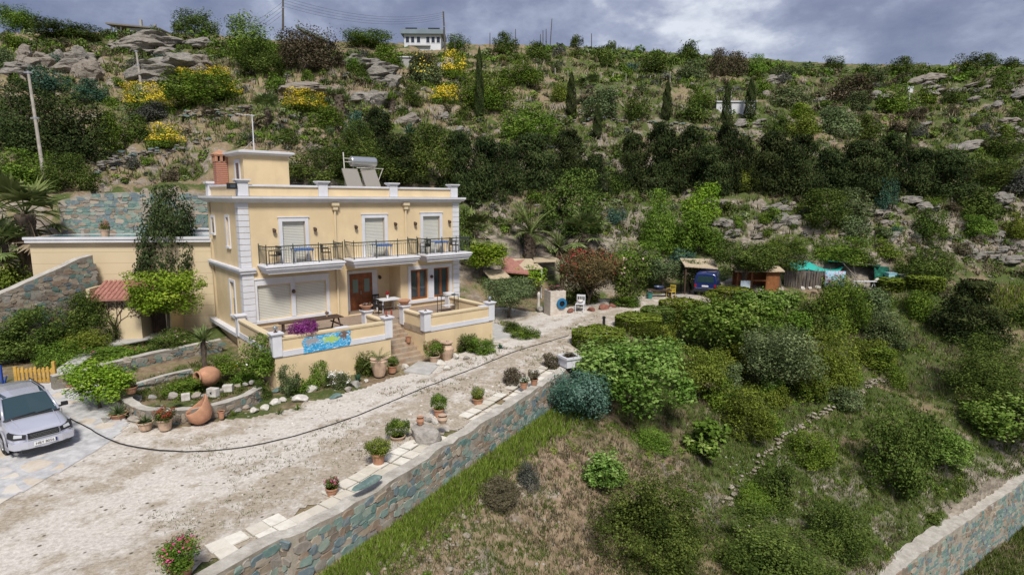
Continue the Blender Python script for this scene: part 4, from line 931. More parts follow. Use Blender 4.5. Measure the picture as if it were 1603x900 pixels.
def crown_mesh(kind, shape, lod, var, leafmul=1., flower=None, ffrac=.0, clumps=None):
    key = (kind, shape, lod, var, leafmul, flower, ffrac)
    if key in MESHES: return MESHES[key]
    rg = np.random.default_rng(sum(ord(c)*(i_+3) for i_, c in enumerate(shape))*131 + lod*17 + var*1009 + round(leafmul*10)*7 + len(kind)*7)
    n, s = LOD[lod]; n = int(n/leafmul**1.4)
    cl = clumps or {0: 14, 1: 22, 2: 40, 3: 75, 4: 120}[lod]
    P, N, T = crown_pts(shape, n, rg, cl)
    s = s*leafmul*(1.22 if shape != 'box' else 2.1)
    if shape != 'box':
        for i_ in (0, 1):
            lo_, hi_ = np.percentile(P[:, i_], [1.5, 98.5]); P[:, i_] = (P[:, i_]-(lo_+hi_)/2)/(hi_-lo_)
        hi_ = np.percentile(P[:, 2], 98.5); P[:, 2] /= hi_
        rxy = np.hypot(P[:, 0], P[:, 1]); lim = rg.uniform(.44, .57, n); f_ = np.minimum(1, lim/np.maximum(rxy, 1e-6)); P[:, 0] *= f_; P[:, 1] *= f_; over = P[:, 2] > 1.03; P[over, 2] = rg.uniform(.86, 1.03, over.sum())
    asp = .58
    if shape in ('column', 'ragged'): s *= 1.45; asp = .42
    V, F, T4 = leaves(P, N, s, T, rg, asp, up=.25 if shape not in ('column',) else .1)
    mi = np.zeros(len(F), np.int32); mats = [LM[kind]]
    if flower:
        mats.append(LM[flower]); top = (N[:, 2] > -.1) & (rg.uniform(0, 1, len(F)) < ffrac) & (P[:, 2] > (.3 if flower == 'yellow' else .35))
        # flowers come in patches
        patch = np.sin(P[:, 0]*9+var)+np.sin(P[:, 1]*8+2*var)+np.sin(P[:, 2]*7) > (-1.5 if flower == 'yellow' else -.6)
        mi[top & patch] = 1
    me = np_mesh(kind+'_crown', V, F, mats, mi, T4)
    MESHES[key] = me; return me
def trunk_mesh(var, lean=.1, limbs=4, split=.35, thick=.035):
    key = ('trunk', var, lean, limbs, split, thick)
    if key in MESHES: return MESHES[key]
    r = random.Random(var*31+7); mb = MB(); top = (r.uniform(-lean, lean), r.uniform(-lean, lean), split)
    mb.tube([(0, 0, -.06), (top[0]*.3, top[1]*.3, split*.5), top], [thick*1.25, thick, thick*.9], 7)
    for i in range(limbs):
        a = 6.283*i/limbs+r.uniform(-.4, .4); q = r.uniform(.18, .34)
        mid = (top[0]+math.cos(a)*q*.5, top[1]+math.sin(a)*q*.5, split+.2); end = (top[0]+math.cos(a)*q, top[1]+math.sin(a)*q, split+r.uniform(.35, .5))
        mb.tube([top, mid, end], [thick*.7, thick*.5, thick*.2], 5)
    o = mb.build('trunk', M_BARK); me = o.data; bpy.data.objects.remove(o); MESHES[key] = me; return me

VEG = []           # everything planted: (object, kind words, px centre, label or None)
EXCL = []          # picture boxes already planted by hand
NAMES = {'bush': ('shrub', 'dark green shrub'), 'green': ('shrub', 'fresh green shrub'), 'olive': ('shrub', 'grey-green shrub'), 'conifer': ('conifer', 'dark ragged conifer'), 'grey': ('shrub', 'grey scrub bush'), 'heath': ('shrub', 'brownish dry shrub'),
         'citrus': ('citrus_tree', 'bright green citrus tree'), 'fig': ('fig_tree', 'broad-leaved fig tree'), 'teal': ('shrub', 'blue-green shrub'), 'hedge': ('hedge', 'clipped green hedge'), 'red': ('shrub', 'reddish shrub'), 'yellowgreen': ('shrub', 'yellow-green shrub'), 'broom': ('broom_bush', 'yellow flowering broom bush'), 'cypress': ('cypress', 'slim dark cypress')}
def lod_for(px): return 0 if px < 14 else 1 if px < 30 else 2 if px < 62 else 3 if px < 125 else 4
def place(x0, x1, y0, y1, t=None, zfix=None):
    """bounding box in the photograph -> base point, width, height (metres)"""
    wpx = x1-x0; cx_ = (x0+x1)/2
    if t: p = dp(cx_, y1, t); 
    else: p, t = gpt(cx_, y1-.10*wpx)
    w_ = wpx*t/FPX; dist = np.linalg.norm((p-C0)[:2]); el = math.atan2(CAMZ-p[2], dist)
    hpx = y1-y0; h_ = hpx*t/FPX/math.cos(PITCH)
    h_ = (h_-max(0, w_*.55*math.sin(max(0, el))))/max(.6, math.cos(el))
    return p, w_, max(h_, .25*w_), t
def shrub(kind, x0, x1, y0, y1, label=None, shape='dome', cat='bush', leafmul=1., flower=None, ff=0, t=None, group=None, name=None, excl=True):
    p, w_, h_, t = place(x0, x1, y0, y1, t); h_ = max(h_, .95) if shape == 'box' else h_; px = max(x1-x0, (y1-y0)*.7)
    me = crown_mesh(kind, shape, lod_for(px), random.randrange(3), leafmul, flower, ff)
    nm = name or NAMES.get(kind, ('shrub',))[0]
    o = link(nm, me, (p[0], p[1], p[2]-.04*h_), random.uniform(0, 6.28), (w_, w_*random.uniform(.85, 1.1), h_*1.02))
    tag(o, label, cat, group); VEG.append([o, kind if not flower == 'yellow' else 'broom', ((x0+x1)/2, (y0+y1)/2), label, px])
    if excl: EXCL.append((x0, x1, y0, y1))
    return o
def tree(kind, x0, x1, y0, y1, label=None, name='tree', cat='tree', split=.3, leafmul=1., shape='round', cz=.45, t=None, flower=None, ff=0, thick=.03, limbs=4, crown='crown', lod=None):
    """trunk plus crown; the box covers the whole tree"""
    p, w_, h_, t = place(x0, x1, y0, y1+.0, t); var = random.randrange(3)
    r = thing(name, label, cat, (p[0], p[1], p[2]), random.uniform(0, 6.28))
    link('trunk', trunk_mesh(var, .06, limbs, split, thick), (0, 0, 0), 0, (w_*.9, w_*.9, h_), r)
    me = crown_mesh(kind, shape, lod_for(x1-x0) if lod is None else lod, var, leafmul, flower, ff)
    ch = h_*(1-cz*.75); 
    link(crown, me, (0, 0, h_-ch*.97), 0, (w_*1.05, w_*1.05, ch), r)
    VEG.append([r, kind, ((x0+x1)/2, (y0+y1)/2), label, x1-x0]); EXCL.append((x0, x1, y0, y1)); return r

# ---- slope below the hedge, hand placed
shrub('teal', 856, 952, 578, 668, 'round clipped blue-green bush against the end of the long stone wall', 'round', name='clipped_bush')
for a in [(905, 1068, 528, 668, 'largest broad-leaved fig tree, right beside the round blue-green bush'), (1068, 1182, 470, 572, 'bright fig tree below the hedge, uphill of the grey olive'), (1150, 1235, 455, 520, 'fig tree at the top of the slope under the blue van'), (1520, 1625, 615, 700, 'deep green fig tree on the far slope above the lower wall'), (1438, 1512, 668, 735, 'low spreading fig between the dark bush and the lower wall')]:
    tree('fig', *a, name='fig_tree', cat='fig tree', leafmul=1.45, shape='dome' if a[0] > 1400 else 'round', split=.22, cz=.2)
tree('fig', 1074, 1134, 655, 724, 'thin young fig sapling with visible stem in the dry grass', 'fig_sapling', 'fig tree', .3, 2.2, 'airy', .3, limbs=5, thick=.018)
tree('fig', 915, 978, 708, 770, 'small fig sapling above the big round bush', 'fig_sapling', 'fig tree', .3, 2.2, 'airy', .3, limbs=5, thick=.018)
tree('yellowgreen', 1058, 1128, 545, 632, 'yellow-green tree wedged between the fig trees and the olive', 'tree', 'tree', .2, 1., 'round', .2)
tree('olive', 1165, 1275, 512, 632, 'rounded grey-green olive tree in the middle of the slope', 'olive_tree', 'olive tree', .2, .8, 'round', .15)
for a, kd, lb in [((1258, 1338, 515, 612), 'yellowgreen', 'yellowish bush right of the rounded olive tree'), ((1272, 1356, 435, 524), 'green', 'tall light green tree in front of the teal netting'), ((1345, 1416, 485, 545), 'olive', 'grey-green shrub below the white-legged bench'), ((1418, 1456, 456, 504), 'green', 'small green shrub left of the black conifer'),
                  ((1122, 1212, 600, 680), 'hedge', 'olive-brown bush on the slope below the olive tree'), ((1230, 1302, 668, 728), 'green', 'low green shrub beside the stone path'), ((1386, 1420, 572, 614), 'green', 'small bush growing at the top end of the stone path'),
                  ((925, 1100, 722, 880), 'bush', 'biggest dense bush at the bottom of the slope'), ((1112, 1305, 785, 930), 'bush', 'wide dark bush at the bottom edge, right of the biggest bush'), ((1183, 1238, 712, 798), 'bush', 'narrow dark bush at the lower end of the stone path'), ((1150, 1212, 752, 800), 'green', 'light green shrub at the foot of the stone path'),
                  ((1268, 1356, 780, 868), 'bush', 'spiky dark shrub left of the lower wall'), ((1350, 1448, 640, 772), 'bush', 'tall dark bush alone in the middle of the lower slope'), ((1478, 1612, 528, 630), 'bush', 'broad dark bush under the black conifer'), ((743, 816, 742, 784), 'heath', 'low sprawling shrub on bare soil near the grass strip'), ((808, 846, 718, 764), 'grey', 'thin grey shrub below the round blue-green bush'),
                  ((1447, 1474, 800, 818), 'bush', 'small shrub overhanging the lower wall'), ((1576, 1620, 474, 512), 'bush', 'dark shrub beside the yellow meadow'), ((1105, 1190, 466, 505), 'hedge', 'bushy shrub behind the hedge in front of the van'), ((1235, 1290, 470, 530), 'bush', 'dark shrub left of the tall light green tree'), ((985, 1050, 665, 705), 'green', 'low weedy shrub under the largest fig tree'), ((1330, 1390, 540, 580), 'green', 'green shrub above the top of the stone path'),
                  ((1500, 1560, 500, 545), 'green', 'yellowing shrub behind the black conifer'), ((1180, 1222, 640, 680), 'green', 'bright shrub right of the olive-brown bush'), ((1300, 1350, 600, 640), 'olive', 'pale shrub just above the stone path')]:
    shrub(kd, *a, label=lb, leafmul=1. if a[1]-a[0] < 100 else .85)
tree('conifer', 1466, 1562, 445, 545, 'black spreading conifer on the right of the slope', 'conifer', 'conifer', .15, .8, 'ragged', .05, thick=.02)
for a, lb in [((897, 975, 512, 556), 'brown-topped clipped hedge block nearest the white planter'), ((966, 1031, 492, 524), 'bright green clipped hedge block behind the black post'), ((1005, 1054, 481, 508), 'dark clipped hedge block beside the grey netting'), ((1037, 1095, 470, 497), 'clipped hedge block in front of the yellow chair'), ((1116, 1172, 456, 474), 'low clipped hedge block under the blue van'), ((1372, 1424, 436, 460), 'clipped hedge block under the white-legged bench'), ((1422, 1472, 434, 458), 'last clipped hedge block, right of the bench')]:
    shrub('hedge' if a[0] != 1005 else 'bush', *a, label=lb, shape='box', cat='hedge', name='hedge', leafmul=1.0, group='clipped hedge blocks along the drive')
# ---- terrace behind the house
for kd, a, lb, sh, lm in [('citrus', (712, 792, 386, 440), 'bright citrus tree at the right rear corner of the villa', 'round', 1.2), ('citrus', (793, 852, 418, 470), 'citrus tree in front of the red tiled pergola', 'round', 1.2), ('olive', (758, 834, 438, 505), 'small olive tree with bare trunk beside the right terrace', 'round', .9)]:
    tree(kd, *a, lb, kd+'_tree', 'tree', .3, lm, sh, .3)
tree('red', 876, 965, 396, 486, 'big red-flowering bottlebrush behind the white chair', 'bottlebrush_tree', 'tree', .15, .9, 'round', .1, flower='redf', ff=.14)
tree('bush', 948, 1008, 408, 482, 'dark oleander with pale flowers right of the bottlebrush', 'oleander', 'bush', .15, 1., 'round', .1, flower='palepink', ff=.07)
for kd, a, lb in [('olive', (1010, 1062, 408, 462), 'grey olive tree left of the reed carport'), ('olive', (1055, 1102, 410, 464), 'olive tree with twisted trunk beside the blue van'), ('bush', (1118, 1206, 384, 462), 'wide dark carob tree right of the blue van'), ('bush', (1188, 1252, 388, 456), 'dark tree between the wooden shed and the nets')]:
    tree(kd, *a, lb, 'olive_tree' if kd == 'olive' else 'tree', 'tree', .3, 1., 'round', .35, thick=.05)
for kd, a, lb in [('green', (925, 1032, 382, 436), 'fresh green thicket behind the bottlebrush'), ('green', (1030, 1082, 352, 402), 'green shrub on the bank above the olive trees'), ('green', (1085, 1135, 358, 400), 'leafy shrub on the bank behind the carport'), ('teal', (1046, 1092, 388, 412), 'blue-green agave-like shrub behind the olive trees'), ('green', (1262, 1350, 376, 420), 'green shrub rising behind the teal netting'), ('green', (1196, 1262, 372, 402), 'green shrub on the bank behind the shed'),
                  ('bush', (1408, 1480, 392, 446), 'dark shrub right of the green net shelter'), ('bush', (848, 940, 273, 368), 'big glossy dark bush above the palms'), ('green', (1000, 1060, 302, 392), 'tall fresh green shrub on the bank'), ('citrus', (1068, 1126, 295, 352), 'bright round shrub at the right of the green thicket'), ('green', (1052, 1108, 332, 394), 'green shrub below the bright round one'), ('olive', (1000, 1054, 284, 314), 'pale shrub at the foot of the dark conifers'), ('yellowgreen', (1144, 1188, 270, 302), 'yellowish shrub under the conifer row'),
                  ('bush', (1254, 1330, 302, 362), 'wide shrub hanging over the cliff'), ('olive', (1310, 1364, 300, 348), 'pale shrub at the right of the cliff'), ('teal', (1370, 1402, 282, 330), 'blue-green shrub under the right end of the conifer row'), ('green', (740, 800, 436, 452), 'low plants under the pergola'), ('bush', (880, 935, 440, 478), 'dark undergrowth behind the stone pillar'), ('green', (955, 1000, 462, 482), 'small green plants under the oleander'), ('bush', (700, 745, 330, 400), 'dark undergrowth behind the villa')]:
    shrub(kd, *a, label=lb)
# ---- garden left of the villa
tree('darktree', 226, 304, 298, 445, 'tall dark grey-green tree in front of the annex', 'tree', 'tree', .1, 1.5, 'dome', .05, t=33.2, thick=.02, lod=4)
tree('citrus', 216, 314, 418, 524, 'bright yellow-green orange tree in front of the annex door', 'orange_tree', 'tree', .35, 1.1, 'round', .42, t=31, thick=.025)
tree('citrus', 112, 202, 562, 648, 'round leafy tree beside the parked car', 'small_tree', 'tree', .25, 1.3, 'dome', .3, thick=.03)
for kd, a, lb, t_ in [('bush', (8, 108, 468, 548), 'dark shrub against the foot of the sloping stone wall', 29), ('bush', (104, 178, 452, 536), 'dark shrub in the corner between stone wall and annex', 30.5), ('green', (66, 134, 528, 582), 'round green shrub beside the ladder', 27.5), ('yellowgreen', (108, 168, 510, 548), 'yellowish shrub behind the round green shrub', 29), ('bush', (-20, 40, 515, 560), 'dark shrub at the lower end of the ladder', 28), ('yellowgreen', (-12, 42, 392, 446), 'yellow-green shrub under the palms', 33)]:
    shrub(kd, *a, label=lb, t=t_)
shrub('green', 148, 250, 526, 564, 'bed of white and pink roses along the garden path', flower='pink', ff=.06, t=28.6, name='rose_bed')
shrub('bush', 232, 306, 510, 548, 'dark rose bush under the orange tree', flower='palepink', ff=.03, t=29, name='rose_bush')
shrub('green', 376, 434, 518, 582, 'rose bush with a few pale flowers at the left terrace corner', flower='white', ff=.012, name='rose_bush', t=25.2)
shrub('green', 338, 376, 548, 582, 'rose bush with yellow flower by the terracotta jar', flower='yellow', ff=.006, name='rose_bush', t=25.6)
# ---- hill: conifers
for i, a in enumerate([(540, 585, 188, 262), (568, 614, 172, 250), (600, 660, 215, 288), (635, 704, 195, 288), (690, 742, 205, 312), (728, 785, 215, 316), (460, 545, 232, 290), (540, 632, 225, 285), (770, 815, 225, 305), (808, 872, 212, 302), (866, 914, 206, 280), (915, 952, 240, 306), (968, 1012, 210, 296), (1005, 1055, 200, 304), (1048, 1106, 200, 292), (1090, 1136, 228, 304), (1112, 1152, 192, 302), (1146, 1180, 212, 300), (1172, 1228, 208, 306), (1222, 1278, 214, 312), (1270, 1322, 232, 316), (1308, 1372, 222, 310), (1366, 1412, 208, 306), (1400, 1452, 232, 306), (1438, 1508, 238, 312), (1020, 1075, 240, 300), (1195, 1250, 235, 305), (1290, 1345, 250, 312), (0, 80, 130, 250), (55, 155, 148, 262)]):
    p, w_, h_, t = place(*a); wd = w_*1.18
    if a[0] in (460, 540, 635, 55, 0): shp, kd = 'dome', 'bush'
    else: shp, kd = 'ragged', 'conifer'
    r = thing('conifer', None, 'conifer', (p[0], p[1], p[2]-.3), random.uniform(0, 6), 'dark conifers across the hillside'); sc = (wd*1.05, wd*1.05, h_*.93)
    if a[0] == 0 or a[0] == 55: kd = 'conifer'
    link('trunk', trunk_mesh(i % 3, .03, 3, .4, .02), (0, 0, 0), 0, sc, r)
    link('crown', crown_mesh(kd, shp, 3, i % 3, .9), (0, 0, 0), 0, sc, r)
    VEG.append([r, 'conifer', ((a[0]+a[1])/2, (a[2]+a[3])/2), None, a[1]-a[0]]); EXCL.append(a)
for a, lb in [((884, 903, 120, 183), 'tallest slim lone cypress, left of the palm-like clump'), ((926, 943, 166, 220), 'slim cypress standing lowest on the terrace'), ((1034, 1052, 132, 189), 'slim cypress between two round shrubs'), ((1127, 1144, 138, 199), 'slim cypress left of the white shed'), ((1163, 1183, 132, 192), 'slim cypress right of the white shed'), ((742, 759, 84, 190), 'tall thin cypress behind the villa roof'), ((1415, 1425, 198, 238), 'thin cypress alone on the right hillside')]:
    p, w_, h_, t = place(*a); r = thing('cypress', lb, 'cypress', (p[0], p[1], p[2]-.2), random.uniform(0, 6), 'lone slim cypresses')
    link('trunk', trunk_mesh(1, .02, 2, .5, .04), (0, 0, 0), 0, (w_, w_, h_), r); link('crown', crown_mesh('conifer', 'column', 3 if a[1]-a[0] > 12 else 2, 0, .9), (0, 0, .02*h_), 0, (w_*.85, w_*.85, h_), r); EXCL.append(a)
    VEG.append([r, 'cypress', ((a[0]+a[1])/2, (a[2]+a[3])/2), lb, 20])
# ---- hill: bushes seen one by one
for kd, a in [('green', (785, 878, 173, 232)), ('green', (783, 850, 107, 140)), ('yellowgreen', (862, 892, 131, 162)), ('olive', (912, 965, 147, 190)), ('bush', (980, 1018, 150, 190)), ('green', (1076, 1122, 140, 172)), ('bush', (1060, 1108, 155, 195)), ('bush', (825, 862, 70, 98)), ('bush', (1052, 1094, 72, 101)), ('bush', (1000, 1052, 89, 119)), ('olive', (1056, 1107, 97, 127)), ('heath', (1105, 1136, 82, 122)), ('heath', (1132, 1170, 87, 124)), ('green', (1166, 1198, 91, 119)),
              ('bush', (893, 913, 59, 74)), ('bush', (1285, 1322, 96, 117)), ('bush', (1341, 1366, 104, 122)), ('bush', (1383, 1429, 95, 121)), ('bush', (1491, 1531, 90, 115)), ('bush', (1530, 1563, 86, 107)), ('bush', (1562, 1606, 93, 115)), ('bush', (1549, 1579, 114, 142)), ('bush', (1581, 1606, 162, 190)), ('bush', (1546, 1601, 221, 251)), ('bush', (1517, 1598, 258, 298)), ('olive', (1286, 1338, 174, 222)), ('bush', (1333, 1373, 187, 222)), ('yellowgreen', (1230, 1281, 182, 220)), ('bush', (1198, 1232, 182, 210)), ('olive', (1205, 1266, 141, 176)), ('citrus', (1236, 1268, 166, 188)), ('green', (1374, 1429, 143, 184)),
              ('green', (-5, 62, 20, 56)), ('bush', (65, 152, 44, 68)), ('bush', (276, 342, 27, 66)), ('green', (352, 440, 44, 110)), ('heath', (440, 528, 58, 120)), ('bush', (375, 450, 80, 128)), ('green', (262, 375, 125, 178)), ('teal', (118, 168, 133, 164)), ('teal', (52, 106, 116, 150)), ('green', (-8, 75, 245, 305)), ('bush', (70, 150, 252, 308)), ('green', (718, 802, 120, 175)), ('green', (588, 632, 78, 108)), ('green', (535, 618, 60, 84)), ('teal', (541, 582, 182, 226)), ('heath', (640, 690, 95, 135)), ('green', (598, 640, 260, 285)), ('green', (150, 190, 180, 240)), ('bush', (185, 235, 185, 225)), ('grey', (205, 262, 165, 195)), ('green', (740, 790, 150, 178)), ('bush', (630, 662, 140, 170)), ('bush', (700, 735, 60, 85)), ('bush', (770, 812, 62, 90)), ('olive', (1205, 1250, 108, 125)), ('heath', (1300, 1360, 130, 165)), ('bush', (1430, 1480, 330, 375)), ('bush', (1500, 1560, 300, 345)), ('yellowgreen', (1570, 1605, 335, 375)), ('bush', (1320, 1372, 392, 420))]:
    shrub(kd, *a, label=None)
for a, lb in [((200, 268, 140, 182), 'brightest yellow broom bush, left of the grey utility pole'), ((278, 316, 112, 134), 'yellow broom bush below the big rock'), ((312, 358, 110, 132), 'yellow broom bush right of the smaller one below the big rock'), ((345, 378, 132, 156), 'sparse yellow broom bush at the end of the green thicket'), ((235, 288, 200, 236), 'yellow broom bush left of the chimney, low on the slope'), ((440, 515, 152, 186), 'wide yellow broom bush right of the fan palm'), ((672, 718, 138, 170), 'yellow broom bush left of the tall thin cypress'), ((690, 732, 88, 128), 'yellow broom bush under the white hillside building'), ((640, 692, 90, 138), 'half-flowered broom bush below the white building')]:
    shrub('olive' if a[0] == 640 else 'green', *a, label=lb, flower='yellow', ff=.85 if a[0] != 640 else .22, name='broom_bush')
# ---- palms, yuccas
def blade_strip(mb, p, d, up, ln, wd, droop, mi, n=3):
    """a bent leaf blade"""
    p = Vector(p); d = Vector(d).normalized(); side = d.cross(Vector(up)).normalized() if abs(d.dot(Vector(up))) < .98 else Vector((1, 0, 0)); V = []; q = p.copy(); dd = d.copy()
    for i in range(n+1):
        w_ = wd*(1-(i/n)**1.6)*.5+.002; V += [q-side*w_, q+side*w_]
        dd = (dd+Vector((0, 0, -droop/n))).normalized(); q = q+dd*(ln/n)
    mb.add(V, [(2*i, 2*i+1, 2*i+3, 2*i+2) for i in range(n)], mi)
def tint_mesh(mb, name, mats, seed=1):
    """mesh of an MB with one tint per face island of four-vertex strips"""
    o = mb.build(name, mats, fixn=False); me = o.data; r = np.random.default_rng(seed); n = len(me.vertices)
    at = me.attributes.new('tint', 'FLOAT', 'POINT'); at.data.foreach_set('value', np.clip(np.repeat(r.normal(.5, .2, n//8+1), 8)[:n], 0, 1).astype(np.float32))
    bpy.data.objects.remove(o); return me
def fan_palm_mesh(seed):
    r = random.Random(seed); mb = MB()
    for i in range(30):
        el = r.uniform(-.7, 1.35); az_ = i*2.4+r.uniform(-.3, .3); d = Vector((math.cos(az_)*math.cos(el), math.sin(az_)*math.cos(el), math.sin(el)))
        pl = r.uniform(.45, .65); base = Vector((0, 0, 0)); hub = base+d*pl+Vector((0, 0, -.12*(1-el))); mi = 1 if el < -.35 else 0
        mb.tube([base, base+d*pl*.6, hub], [.014, .011, .008], 4, mi, caps=False)
        side = d.cross(Vector((0, 0, 1))).normalized(); upv = side.cross(d)
        for j in range(15):
            a = (j/14-.5)*3.6; dd = d*math.cos(a)+side*math.sin(a)+upv*.1; blade_strip(mb, hub, dd, upv, r.uniform(.36, .48), .085, r.uniform(.2, .6), mi, 2)
    mb.v = [(x*.55, y*.55, z*.55) for x, y, z in mb.v]; return tint_mesh(mb, 'fan_palm_crown', [LM['palm'], LM['dry']], seed)
def date_palm_mesh(seed, n=26):
    r = random.Random(seed); mb = MB()
    for i in range(n):
        el = r.uniform(.0, 1.4); az_ = i*2.4+r.uniform(-.3, .3); d = Vector((math.cos(az_)*math.cos(el), math.sin(az_)*math.cos(el), math.sin(el))); q = Vector((0, 0, 0)); pts = [q.copy()]
        for k_ in range(7):
            d = (d+Vector((0, 0, -.13))).normalized(); q = q+d*.15; pts.append(q.copy())
        mb.tube(pts, [.014-.0015*k_ for k_ in range(8)], 4, 0, caps=False)
        for k_ in range(2, 8):
            dirv = (pts[k_]-pts[k_-1]).normalized(); side = dirv.cross(Vector((0, 0, 1))).normalized()
            for f in (.0, .33, .66):
                b = pts[k_-1].lerp(pts[k_], f)
                for s in (-1, 1): blade_strip(mb, b, side*s*.8+dirv*.7+Vector((0, 0, .25)), (0, 0, 1), .26*(1-.06*k_), .022, .35, 0, 2)
    mb.v = [(x*.55, y*.55, z*.55) for x, y, z in mb.v]; return tint_mesh(mb, 'date_palm_crown', [LM['palm'], LM['dry']], seed)
def rosette_mesh(seed, n=70, droop=.35, wd=.05, lo=.0, key='palm', skirt=10, ln=(.38, .5)):
    r = random.Random(seed); mb = MB()
    for i in range(n):
        el = r.uniform(lo, 1.45); az_ = i*2.4; d = Vector((math.cos(az_)*math.cos(el), math.sin(az_)*math.cos(el), math.sin(el)))
        blade_strip(mb, (0, 0, 0), d, (0, 0, 1), r.uniform(*ln), wd, droop*r.uniform(.5, 1.2), 0, 3)
    for i in range(skirt):
        az_ = r.uniform(0, 6.28); blade_strip(mb, (0, 0, 0), (math.cos(az_), math.sin(az_), -.7), (0, 0, 1), .4, wd, .5, 1, 3)
    return tint_mesh(mb, key+'_rosette', [LM[key], LM['dry']], seed)
PALM = [fan_palm_mesh(3), fan_palm_mesh(4)]; DATE = date_palm_mesh(5); YUC = rosette_mesh(6); SPIKE = rosette_mesh(8, 46, .15, .035, .25, 'green', 0); GRASSY = rosette_mesh(9, 90, .9, .022, .3, 'grass', 0); AGAVE = rosette_mesh(10, 34, .1, .09, .05, 'teal', 0, (.4, .5)); ALOE = rosette_mesh(12, 34, .25, .06, .15, 'olive', 6)
CYCAD = date_palm_mesh(7, 20)
palm_trunk = MB(); palm_trunk.tube([(0, 0, -.1), (.02, 0, .5), (0, 0, 1)], [.5, .46, .5], 10)
for i in range(40):
    z = i/40; a = i*2.4; palm_trunk.box((-.09, -.05, -.01), (.09, .12, .05), 0, Matrix.Translation((.46*math.cos(a), .46*math.sin(a), z)) @ Matrix.Rotation(a-1.57, 4, 'Z') @ Matrix.Rotation(.6, 4, 'X'))
_o = palm_trunk.build('palm_trunk', M_BARK); PT_ME = _o.data; bpy.data.objects.remove(_o)
def palm(kind, cx_, cy, by, wpx, label, t=None, name='fan_palm', tr=.22, cat='palm', multi=1):
    """crown centred at pixel (cx, cy), foot at pixel row by"""
    if t: p = dp(cx_, by, t)
    else: p, t = gpt(cx_, by)
    top = dp(cx_, cy, t); hh = max(.15, top[2]-p[2]); w_ = wpx*t/FPX*1.25
    r = thing(name, label, cat, p, random.uniform(0, 6))
    tr_ = tr*(w_/2.5)
    link('trunk', PT_ME, (0, 0, 0), 0, (tr_*2, tr_*2, hh), r)
    for j in range(multi):
        off = (0, 0) if multi == 1 else (random.uniform(-.25, .25)*w_, random.uniform(-.25, .25)*w_)
        link('fronds', kind, (off[0], off[1], hh*(1 if multi == 1 else random.uniform(.75, 1.15))), random.uniform(0, 6), (w_/multi**.4,)*3, r)
    VEG.append([r, 'palm', (cx_, cy), label, wpx]); EXCL.append((cx_-wpx/2, cx_+wpx/2, cy-wpx/2, by)); return r
palm(PALM[0], 48, 335, 415, 112, 'large fan palm at the left end of the annex roof', 34)
palm(PALM[1], 8, 382, 425, 70, 'lower fan palm at the left picture edge under the large one', 33)
palm(PALM[0], 742, 362, 402, 62, 'fan palm right behind the villa balcony')
palm(DATE, 830, 366, 402, 78, 'feathery date palm in the middle of the palm row', name='date_palm')
palm(PALM[1], 914, 366, 398, 72, 'fan palm right of the feathery date palm')
palm(YUC, 874, 388, 404, 46, 'pale yucca rosette under the fan palm', name='yucca', cat='yucca', tr=.12)
palm(YUC, 880, 428, 462, 46, 'trunked yucca left of the red bottlebrush', name='yucca', cat='yucca', tr=.12)
palm(PALM[1], 420, 172, 200, 46, 'fan palm on the hillside above the roof tower')
palm(YUC, 533, 150, 188, 50, 'many-headed yucca tree on the hillside above the roof', name='yucca_tree', cat='yucca', tr=.3, multi=7)
palm(SPIKE, 614, 155, 176, 42, 'spiky yucca clump right of the yucca tree', name='yucca_tree', cat='yucca', tr=.2, multi=4)
palm(PALM[0], 922, 137, 166, 40, 'shaggy palm on the hillside right of the tallest lone cypress', tr=.3)
palm(YUC, 322, 530, 594, 46, 'small yucca on a flowering stem beside the garden wall', t=25.8, name='yucca', cat='yucca', tr=.16)
palm(AGAVE, 642, 212, 222, 36, 'blue agave on the slope behind the solar heater', name='agave', cat='agave', tr=.05)

# ------------------------------------------------------------------ scattered vegetation
HB = [(-40, 290), (300, 290), (330, 228), (520, 240), (720, 262), (755, 372), (1000, 372), (1160, 372), (1260, 380), (1450, 425), (1650, 445)]
SKY_ = [(-40, 36), (60, 58), (200, 58), (350, 66), (450, 78), (560, 88), (700, 90), (860, 76), (1000, 80), (1150, 102), (1300, 113), (1480, 118), (1650, 112)]
def interp(L_, x): return float(np.interp(x, [p[0] for p in L_], [p[1] for p in L_]))
cnt = 0; tries = 0
while cnt < 120 and tries < 3000:
    tries += 1; x = random.uniform(-20, 1620); y0, y1 = interp(SKY_, x), interp(HB, x); y = y0+1+(y1-y0-4)*random.random()**1.35
    f = (y-y0)/(y1-y0); wpx = random.uniform(10, 20)+random.random()**2*30*(.4+f); hpx = wpx*random.uniform(.55, .95)
    if any(a-3 < x < b+3 and c-4 < y-hpx*.3 < d+2 for a, b, c, d in EXCL): continue
    kd = random.choices(['bush', 'green', 'olive', 'grey', 'heath', 'teal', 'yellowgreen'], [30, 17, 18, 12, 13, 5, 5])[0]
    if x < 640 and random.random() < .25: continue
    shrub(kd, x-wpx/2, x+wpx/2, y-hpx, y, excl=False); EXCL.append((x-wpx*.3, x+wpx*.3, y-hpx*.6, y)); cnt += 1

